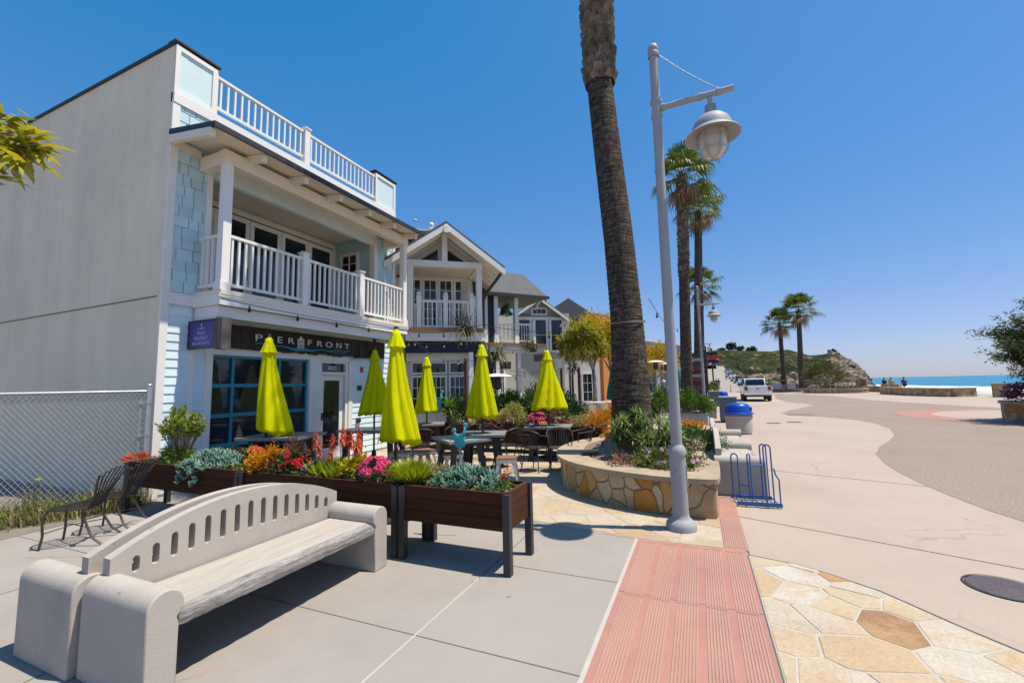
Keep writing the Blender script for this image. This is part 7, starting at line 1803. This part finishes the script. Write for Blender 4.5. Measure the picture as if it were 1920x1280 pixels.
# ---------------------------------------------------------------- vehicles
def paint(n, c): return bpy.data.materials.get(n) or surf(n, c, rough=.25, var=.02, grain=.01, bump=0, coat=.6)
TAIL = plain('tail_lamp', (.42, .01, .015), .2); RUB = MT['black']; CHR = surf('chrome', (.6, .6, .6), rough=.15, metal=1.0, bump=0)
def wheel(t, x, y, r=.36, w=.24):
    M_ = Matrix.Translation((x, y, r)) @ Matrix.Rotation(PI/2, 4, 'Y')
    wh = None; mb = MB(); mb.lathe([(r*.62, -w/2), (r*.92, -w/2), (r, -w/2+.04), (r, w/2-.04), (r*.92, w/2), (r*.62, w/2)], 24, M=M_); wh = obj('wheel', mb, RUB, t, smooth=40)
    mb = MB(); mb.lathe([(0, -w*.30), (r*.3, -w*.35), (r*.62, -w*.42), (r*.62, w*.42), (r*.3, w*.35), (0, w*.3)], 20, M=M_, cap=False); obj('rim', mb, CHR, wh, smooth=40)
def pickup(label, loc, rz):
    """nose towards +y, tailgate at y=0"""
    t = thing('pickup_truck', label, 'pickup', loc, rz); W = paint('white_car_paint', (.78, .78, .77))
    mb = MB()
    mb.prism([(0, .55), (.75, .55), (.8, .82), (1.0, .92), (1.3, .82), (1.38, .5), (3.55, .5), (3.6, .82), (3.85, .93), (4.15, .82), (4.25, .5), (5.45, .52), (5.5, .85), (5.35, 1.08), (4.0, 1.18), (2.2, 1.2), (2.18, 1.22), (.02, 1.22)], -.97, .97, 'x')
    obj('body', mb, W, t, bevel=.05)
    mb = MB(); mb.prism([(1.95, 1.19), (4.05, 1.17), (3.35, 1.78), (2.25, 1.80), (2.02, 1.55)], -.76, .76, 'x'); cb = obj('cab', mb, W, t, bevel=.06)
    mb = MB(); mb.prism([(1.93, 1.25), (1.985, 1.55), (2.14, 1.74), (2.2, 1.72), (2.06, 1.5), (2.0, 1.25)], -.66, .66, 'x'); obj('rear_window', mb, MT['glass'], cb)
    for s in (-1, 1):
        mb = MB(); mb.prism([(2.2, 1.25), (3.8, 1.25), (3.3, 1.68), (2.35, 1.70)], s*.745, s*.768, 'x'); obj('side_window', mb, MT['glass'], cb)
        mb = MB(); mb.box(s*.80-.10, s*.80+.12, -.03, .16, .86, 1.17); obj('tail_light', mb, TAIL, t)
        mb = MB(); mb.box(s*.98-.02, s*.98+.2*s, 3.5, 3.6, 1.2, 1.38); obj('mirror', mb, MT['dark'], t)
    mb = MB(); mb.box(-.68, .68, -.045, .05, .70, 1.19); tg = obj('tailgate', mb, W, t, bevel=.02)
    mb = MB(); mb.prism([(-.13, 1.03), (.13, 1.03), (.07, .97), (0, .93), (-.07, .97)], -.06, -.047, 'y'); obj('emblem', mb, MT['dark'], tg)
    mb = MB(); mb.box(-.95, .95, -.16, -.02, .50, .66); bpr = obj('bumper', mb, W, t, bevel=.03); mb = MB(); mb.box(-.26, .26, -.175, -.161, .51, .63); obj('number_plate', mb, MT['letter'], bpr)
    mb = MB(); mb.box(-.8, .8, .1, 5.2, .36, .5); obj('chassis', mb, MT['black'], t)
    mb = MB(); mb.box(-.84, .84, .10, 1.90, 1.2205, 1.226); obj('bed', mb, MT['dark'], t)
    for x in (-.86, .86):
        for y in (1.05, 3.95): wheel(t, x, y, .37, .26)
p = D(1424, 756, 33.4); pickup('white pickup truck seen from behind on the plaza', (p.x-.05, p.y, 0), R_(-1.5))
def car(label, loc, rz, col, suv=False):
    t = thing('parked_car', label, 'car', loc, rz, 'cars parked up the hill road'); P_ = paint(*col); h = .25 if suv else 0
    mb = MB(); mb.prism([(-2.2, .35), (2.2, .35), (2.25, .62), (2.1, .80+h*.4), (1.1, .92+h), (-1.9, .98+h), (-2.22, .85+h*.6), (-2.25, .5)], -.88, .88, 'x'); obj('body', mb, P_, t, bevel=.06)
    mb = MB(); mb.prism([(1.15, .9+h), (-1.9 if suv else -1.75, .95+h), (-1.75 if suv else -1.15, 1.40+h), (.25, 1.42+h)], -.75, .75, 'x'); cb = obj('cabin', mb, P_, t, bevel=.05)
    mb = MB(); mb.prism([(.95, .98+h), (-1.5, 1.0+h), (-1.2, 1.33+h), (.2, 1.35+h)], -.762, .762, 'x'); mb.prism([(-1.80 if suv else -1.72, 1.0+h), (-1.95 if suv else -1.82, 1.0+h), (-1.8 if suv else -1.22, 1.36+h), (-1.72 if suv else -1.12, 1.36+h)], -.62, .62, 'x'); obj('windows', mb, MT['glass'], cb)
    for s in (-1, 1):
        mb = MB(); mb.box(s*.72-.12, s*.72+.12, -2.27, -2.15, .70+h*.5, .86+h*.5); obj('tail_light', mb, TAIL, t)
        for y in (-1.35, 1.4): wheel(t, s*.80, y, .33, .2)
BLU, SIL, BLKC, WHC, GRC = ('blue_car_paint', (.03, .08, .2)), ('silver_car_paint', (.45, .46, .48)), ('black_car_paint', (.012, .013, .016)), ('white_car_paint', (.75, .75, .75)), ('grey_car_paint', (.13, .14, .16))
for u, dep, col, suv, lb in ((1396.5, 84, BLU, False, 'dark blue parked car directly behind the pickup'), (1391, 98, WHC, False, 'white parked car second in the row behind the pickup'), (1383, 112, BLKC, True, 'black parked off-roader third in the row'), (1376.5, 126, GRC, False, 'grey parked car fourth in the row'),
        (1373, 139, WHC, False, 'white parked car fifth in the row'), (1369, 151, BLKC, False, 'black parked car sixth in the row'), (1366.5, 163, SIL, False, 'silver parked car seventh in the row'), (1364, 175, GRC, True, 'tall grey car at the top of the first row on the hill'), (1350, 232, BLU, False, 'blue car high on the hill road, right of two'), (1346, 246, BLU, True, 'blue van-like car highest on the hill road')):
    p = D(u, 700, dep); car(lb, (p.x, p.y, road_z(dep)), R_(-4) + (R_(6) if dep > 100 else 0), col, suv)

# ---------------------------------------------------------------- plaza: walls, planters, bushes
def low_wall(pts, w, h, label, group='low stone seat walls at the beach edge'):
    o = Vector((*pts[0], 0)); t = thing('stone_wall', label, 'wall', o, 0, group)
    mb = MB(); mc = MB()
    for a, b_ in zip(pts, pts[1:]):
        mb.bar((a[0]-o.x, a[1]-o.y, h/2), (b_[0]-o.x, b_[1]-o.y, h/2), w, h); mc.bar((a[0]-o.x, a[1]-o.y, h+.04), (b_[0]-o.x, b_[1]-o.y, h+.04), w+.1, .08)
    obj('wall', mb, MT['rubble'], t); obj('coping', mc, MT['capstone'], t)
low_wall([(20.0, 46.3), (18.4, 45.4), (17.2, 48.5), (16.9, 54.5)], .6, .62, 'long low stone seat wall curving left from the surf gap'); low_wall([(17.6, 56.8), (18.8, 56.0)], 1.0, .85, 'short stone pier block at the bend of the seat walls'); low_wall([(19.2, 60.5), (18.3, 68)], .5, .6, 'far low stone wall beside the headland foot')
low_wall([(20.15, 44.0), (21.0, 43.8)], .5, .95, 'short stone wall standing alone before the surf')
p = D(1656, 720, 52); person('person in dark clothes seated on the wall, left of two close together', (p.x+.6, p.y+1.5, .70), PI, BLK, BLK, 'sit'); p = D(1669, 720, 51); person('person in a yellow top seated beside another on the wall', (p.x+.6, p.y+1.5, .70), PI*.9, YEL, JEAN, 'sit', hair=cl('brown_hair', (.12, .06, .03)))
p = D(1694, 720, 47); person('person in purple-black seated alone on the wall', (p.x+.4, p.y+1, .70), PI, cl('plum_cloth', (.08, .03, .07)), BLK, 'sit')
def round_bed(c, rad, h, label, soil=True, name='stone_planter'):
    t = thing(name, label, 'planter', (*c, 0)); mb = MB(); mb.lathe([(rad, 0), (rad, h), (rad-.35, h), (rad-.35, h-.1)], 36, cap=False); obj('stone_wall', mb, MT['rubble'], t, smooth=40); mb = MB(); mb.lathe([(rad+.06, h+.001), (rad+.06, h+.08), (rad-.4, h+.08), (rad-.4, h+.001)], 36, cap=False); obj('cap', mb, MT['capstone'], t, smooth=40)
    mb = MB(); mb.lathe([(0, h+.05), (rad-.38, h-.03)], 24, cap=False); obj('soil', mb, MT['mulch'], t); return t
p = D(1566, 735, 50.5); round_bed((p.x, p.y), 3.1, .40, 'round stone planter with a broad olive bush on the plaza')
t = plant('olive_bush', 'broad olive-brown bush in the round planter on the plaza', (p.x-.9, p.y, .3), 'bush'); mound(t, (2.3, 1.8, 1.75), 6000, .20, .075, leafmat('olive_leaf', (.05, .055, .015), (.11, .11, .03), (.20, .17, .06)), zc=1.5, clumps=70, spread=.3)
for i, (u, v, dep, w_, h_, lb) in enumerate(((1592, 735, 54, 1.9, 1.55, 'grey metal beach gate and railing right of the olive bush'), (1567, 735, 60, 2.0, 1.3, 'grey railing panel behind the olive bush'))):
    q = D(u, v, dep); t = thing('railing', lb, 'railing', (q.x, q.y, 0), R_(-20), 'grey railings by the beach stairs'); mb = MB(); mb.box(-w_, w_, -.04, .04, h_-.1, h_); mb.box(-w_, w_, -.04, .04, .1, .2); mb.box(-w_, -w_+.1, -.05, .05, 0, h_); mb.box(w_-.1, w_, -.05, .05, 0, h_); mb.box(-.05, .05, -.05, .05, 0, h_); obj('frame', mb, MT['steel'], t); mb = MB()
    for k in range(26): mb.box(-w_+.1+k*(2*w_-.2)/26, -w_+.14+k*(2*w_-.2)/26, -.02, .02, .2, h_-.1)
    obj('bars', mb, MT['dark'], t)
q = D(1617, 735, 53.5); t = thing('stone_pier', 'square stone pier at the end of the beach railing', 'pier', (q.x, q.y, 0)); mb = MB(); mb.box(-.45, .45, -.45, .45, 0, 1.45); obj('shaft', mb, MT['rubble'], t); mb = MB(); mb.box(-.52, .52, -.52, .52, 1.451, 1.55); obj('cap', mb, MT['capstone'], t)
for u, dep, w_, h_, lb in ((1460, 66, .8, 1.1, 'grey metal cabinet left of the shorter plaza palm'), (1486, 64, .7, 1.15, 'grey metal cabinet between the two plaza palms')):
    q = D(u, 722, dep); t = thing('metal_cabinet', lb, 'cabinet', (q.x, q.y, 0), 0, 'metal cabinets on the plaza'); mb = MB(); mb.box(-w_, w_, -.4, .4, .1, h_); obj('body', mb, MT['steel'], t, bevel=.02); mb = MB(); mb.box(-w_+.05, w_-.05, -.42, -.401, .2, h_-.1); obj('door', mb, MT['grey_paint'], t); mb = MB(); mb.box(-w_, w_, -.4, .4, 0, .099); obj('plinth', mb, MT['dark'], t)
q = D(1480, 728, 57); low_wall([(q.x-4, q.y+2), (q.x+1.5, q.y)], .5, .35, 'low pale kerb wall under the plaza palms', 'pale kerb walls')
# right-hand planter with tree
RPX, RPY = 12.3, 20.9
round_bed((RPX, RPY), 2.35, .62, 'stone planter with purple flowers at the right edge of the view')
pt = thing('plaza_tree', 'wispy dark-leaved tree leaning in from the right edge', 'tree', (RPX-.12, RPY, .55))
mb = MB(); ml_ = MB(); mb.tube([(0, 0, 0), (-.1, 0, .8), (-.05, .1, 1.7)], [.14, .11, .08], 10)
for q in range(190):
    d = Vector(rand_dir(1, -.75, 1)[0]); k = rnd.uniform(.5, 1.0); c = Vector((-.1+d.x*2.2*k, d.y*1.9*k, 2.05+d.z*1.7*k)); f = Vector((-.06, .05, rnd.uniform(.9, 1.7)))
    md = f.lerp(c, .5) + Vector((rnd.gauss(0, .15), rnd.gauss(0, .15), .15)); mb.tube([f, md, c], [.035, .018, .005], 5, cap=False)
    for w_ in range(4):
        e = c + Vector((rnd.gauss(0, .24), rnd.gauss(0, .24), rnd.gauss(0, .2))); mb.tube([md.lerp(c, .6), e], .005, 4, cap=False)
        nn = 100; kk = nrg.random((nn, 1)); base = np.array(tuple(md.lerp(c, .5)))*(1-kk) + np.array(tuple(e))*(kk*1.08) + nrg.normal(0, .055, (nn, 3))
        add_leaves(ml_, base, rand_dir(nn, -.7, .6), .12, .04, 0, jit=.4)
obj('trunk', mb, MT['bark'], pt, smooth=180); obj('crown', ml_, leafmat('tree_leaf', (.045, .065, .022), (.10, .13, .04), (.22, .22, .07), trans=.3), pt)
t = plant('bougainvillea', 'purple-red flowering bush in the right-hand stone planter', (RPX-1.95, RPY-.4, .6), 'bush'); mound(t, (.55, .7, .36), 2200, .10, .05, leafmat('plum_leaf', (.09, .03, .05), (.2, .07, .11), (.36, .2, .25)), zc=.35, clumps=40); blossoms(t, (.56, .72, .38), 30, .05, leafmat('mauve_bract', (.45, .12, .25), (.55, .2, .33), (.6, .35, .45)), .35, k=1)
t = plant('flower_bush', 'second purple flowering bush deeper in the right-hand planter', (RPX+.9, RPY+.2, .5), 'bush'); mound(t, (.9, .9, .7), 1500, .10, .05, G2, zc=.4); blossoms(t, (.9, .9, .7), 40, .07, GK, .35, k=1)

# ---------------------------------------------------------------- covers and drains
q = G(1868, 1100); t = thing('manhole_cover', 'dark round manhole cover in the tan paving at the lower right', 'manhole cover', (q.x+.05, q.y, 0)); mb = MB(); mb.lathe([(0, .006), (.215, .006), (.22, .002)], 48, cap=False); obj('lid', mb, surf('bronzed_iron', (.085, .065, .072), rough=.6, var=.2, grain=.3, gs=60, bump=.6, bs=50), t); mb = MB(); mb.lathe([(.224, .0055), (.24, .0055), (.242, .001)], 48, cap=False); obj('ring', mb, MT['iron'], t)
for u, v, w_, lb in ((1500, 777, .52, 'dark drain slot at the tip of the aggregate paving'), (1489, 791, .2, 'short drain slot nearer the viewer on the tan paving'), (1450, 793, .2, 'small drain slot right of the nearer bin')):
    q = G(u, v); t = thing('drain_cover', lb, 'drain', (q.x, q.y, 0), 0, 'drain slots in the plaza paving'); mb = MB(); mb.box(-w_, w_, -.16, .16, -.01, .006); obj('grate', mb, MT['iron'], t); mb = MB(); mb.box(-w_-.05, w_+.05, -.21, -.161, -.01, .0055); mb.box(-w_-.05, w_+.05, .161, .21, -.01, .0055); obj('frame', mb, MT['steel'], t)

# ---------------------------------------------------------------- trees on the hill
for i, (u, v0, v1, rx, lb) in enumerate(((1367, 645, 659, 5.5, 'left one of the tall dark trees on the hilltop'), (1376, 644, 659, 5, 'right one of the tall dark trees on the hilltop'), (1389, 650, 659, 5.5, 'rounded dark tree right of the tall pair on the hilltop'), (1353, 653, 660, 5, 'low tree at the left end of the hilltop'), (1405, 653, 660, 4, 'small dark tree at mid hilltop'), (1412, 651, 661, 5, 'dark conical tree at mid hilltop'), (1561, 656, 663, 5, 'lone dark tree on the headland summit'))):
    dr = 470 - .18*(u-1335); a = D(u, v1, dr-6); c = D(u, v0, dr-6); h = c.z-a.z; base = (a.x, a.y, a.z-3)
    tree('hill_tree', lb, base, [(0, 0, 0), (0, 0, 3+h*.4), (0, 0, 3+h*.8)], [], ((0, 0, 3+h*.55), (rx*.62, rx*.62, h*.55)), G2, 500, 1.5, .9, 22, r0=.5, group='dark trees along the hilltop')

# ---------------------------------------------------------------- branch of a tree left of the view
b4 = Vector((-4.1, .55, 0))
t = thing('broadleaf_tree', 'leafy branch with yellow-green leaves reaching in at the upper left edge', 'tree', b4)
br_m = leafmat('broad_leaf', (.20, .22, .015), (.40, .38, .02), (.56, .42, .03), rough=.35, trans=.4)
tip = [D(u, v, d_) - b4 for u, v, d_ in ((72, 268, 2.75), (30, 262, 2.7), (5, 218, 2.8), (15, 290, 2.65), (50, 280, 2.9), (-40, 270, 2.7), (-60, 215, 2.9), (-30, 320, 2.6))]
mb = MB(); fork = Vector((-.25, -.05, 2.3)); mb.tube([(0, -.1, 0), (-.1, -.08, 1.2), fork, (-.35, 0, 3.4), (-.3, .05, 4.2)], [.09, .075, .06, .045, .02], 10)
for q in tip: mb.tube([fork + Vector((-.05, .02, .3)), fork.lerp(q, .5) + Vector((0, 0, .12)), q], [.022, .013, .005], 6)
obj('trunk', mb, slim_bark, t, smooth=180)
mb = MB()
for i, q in enumerate(tip):
    for k in range(24 if i < 5 else 26):
        a = rnd.uniform(0, 2*PI); e = R_(rnd.uniform(-45, 35)); s = q + Vector((rnd.gauss(0, .04), rnd.gauss(0, .04), rnd.gauss(0, .035)))
        blade(mb, s, (math.cos(e)*math.cos(a), math.cos(e)*math.sin(a), math.sin(e)), rnd.uniform(.12, .19), .052, .5, 5, 0)
obj('crown', mb, br_m, t)

for i, (u, v, dep, r_, lb) in enumerate(((948, 742, 14.6, .38, 'green shrub beside the heater before the hipped building'), (1003, 745, 14.9, .45, 'dark shrub by the white posts of the hipped building'), (905, 742, 13.0, .3, 'small green shrub behind the shaded parasol'))):
    p = D(u, v, dep); t = plant('shrub', lb, (p.x, p.y, .35), 'shrub'); mound(t, (r_, r_, r_*1.5), 1100, .10, .05, G1 if i != 1 else G2, zc=r_*1.2, clumps=24)
    mb = MB(); mb.lathe([(.18, -.35), (.24, -.05), (.26, .03), (.22, .03), (.18, 0)], 16); obj('pot', mb, MT['iron'], t, smooth=40)
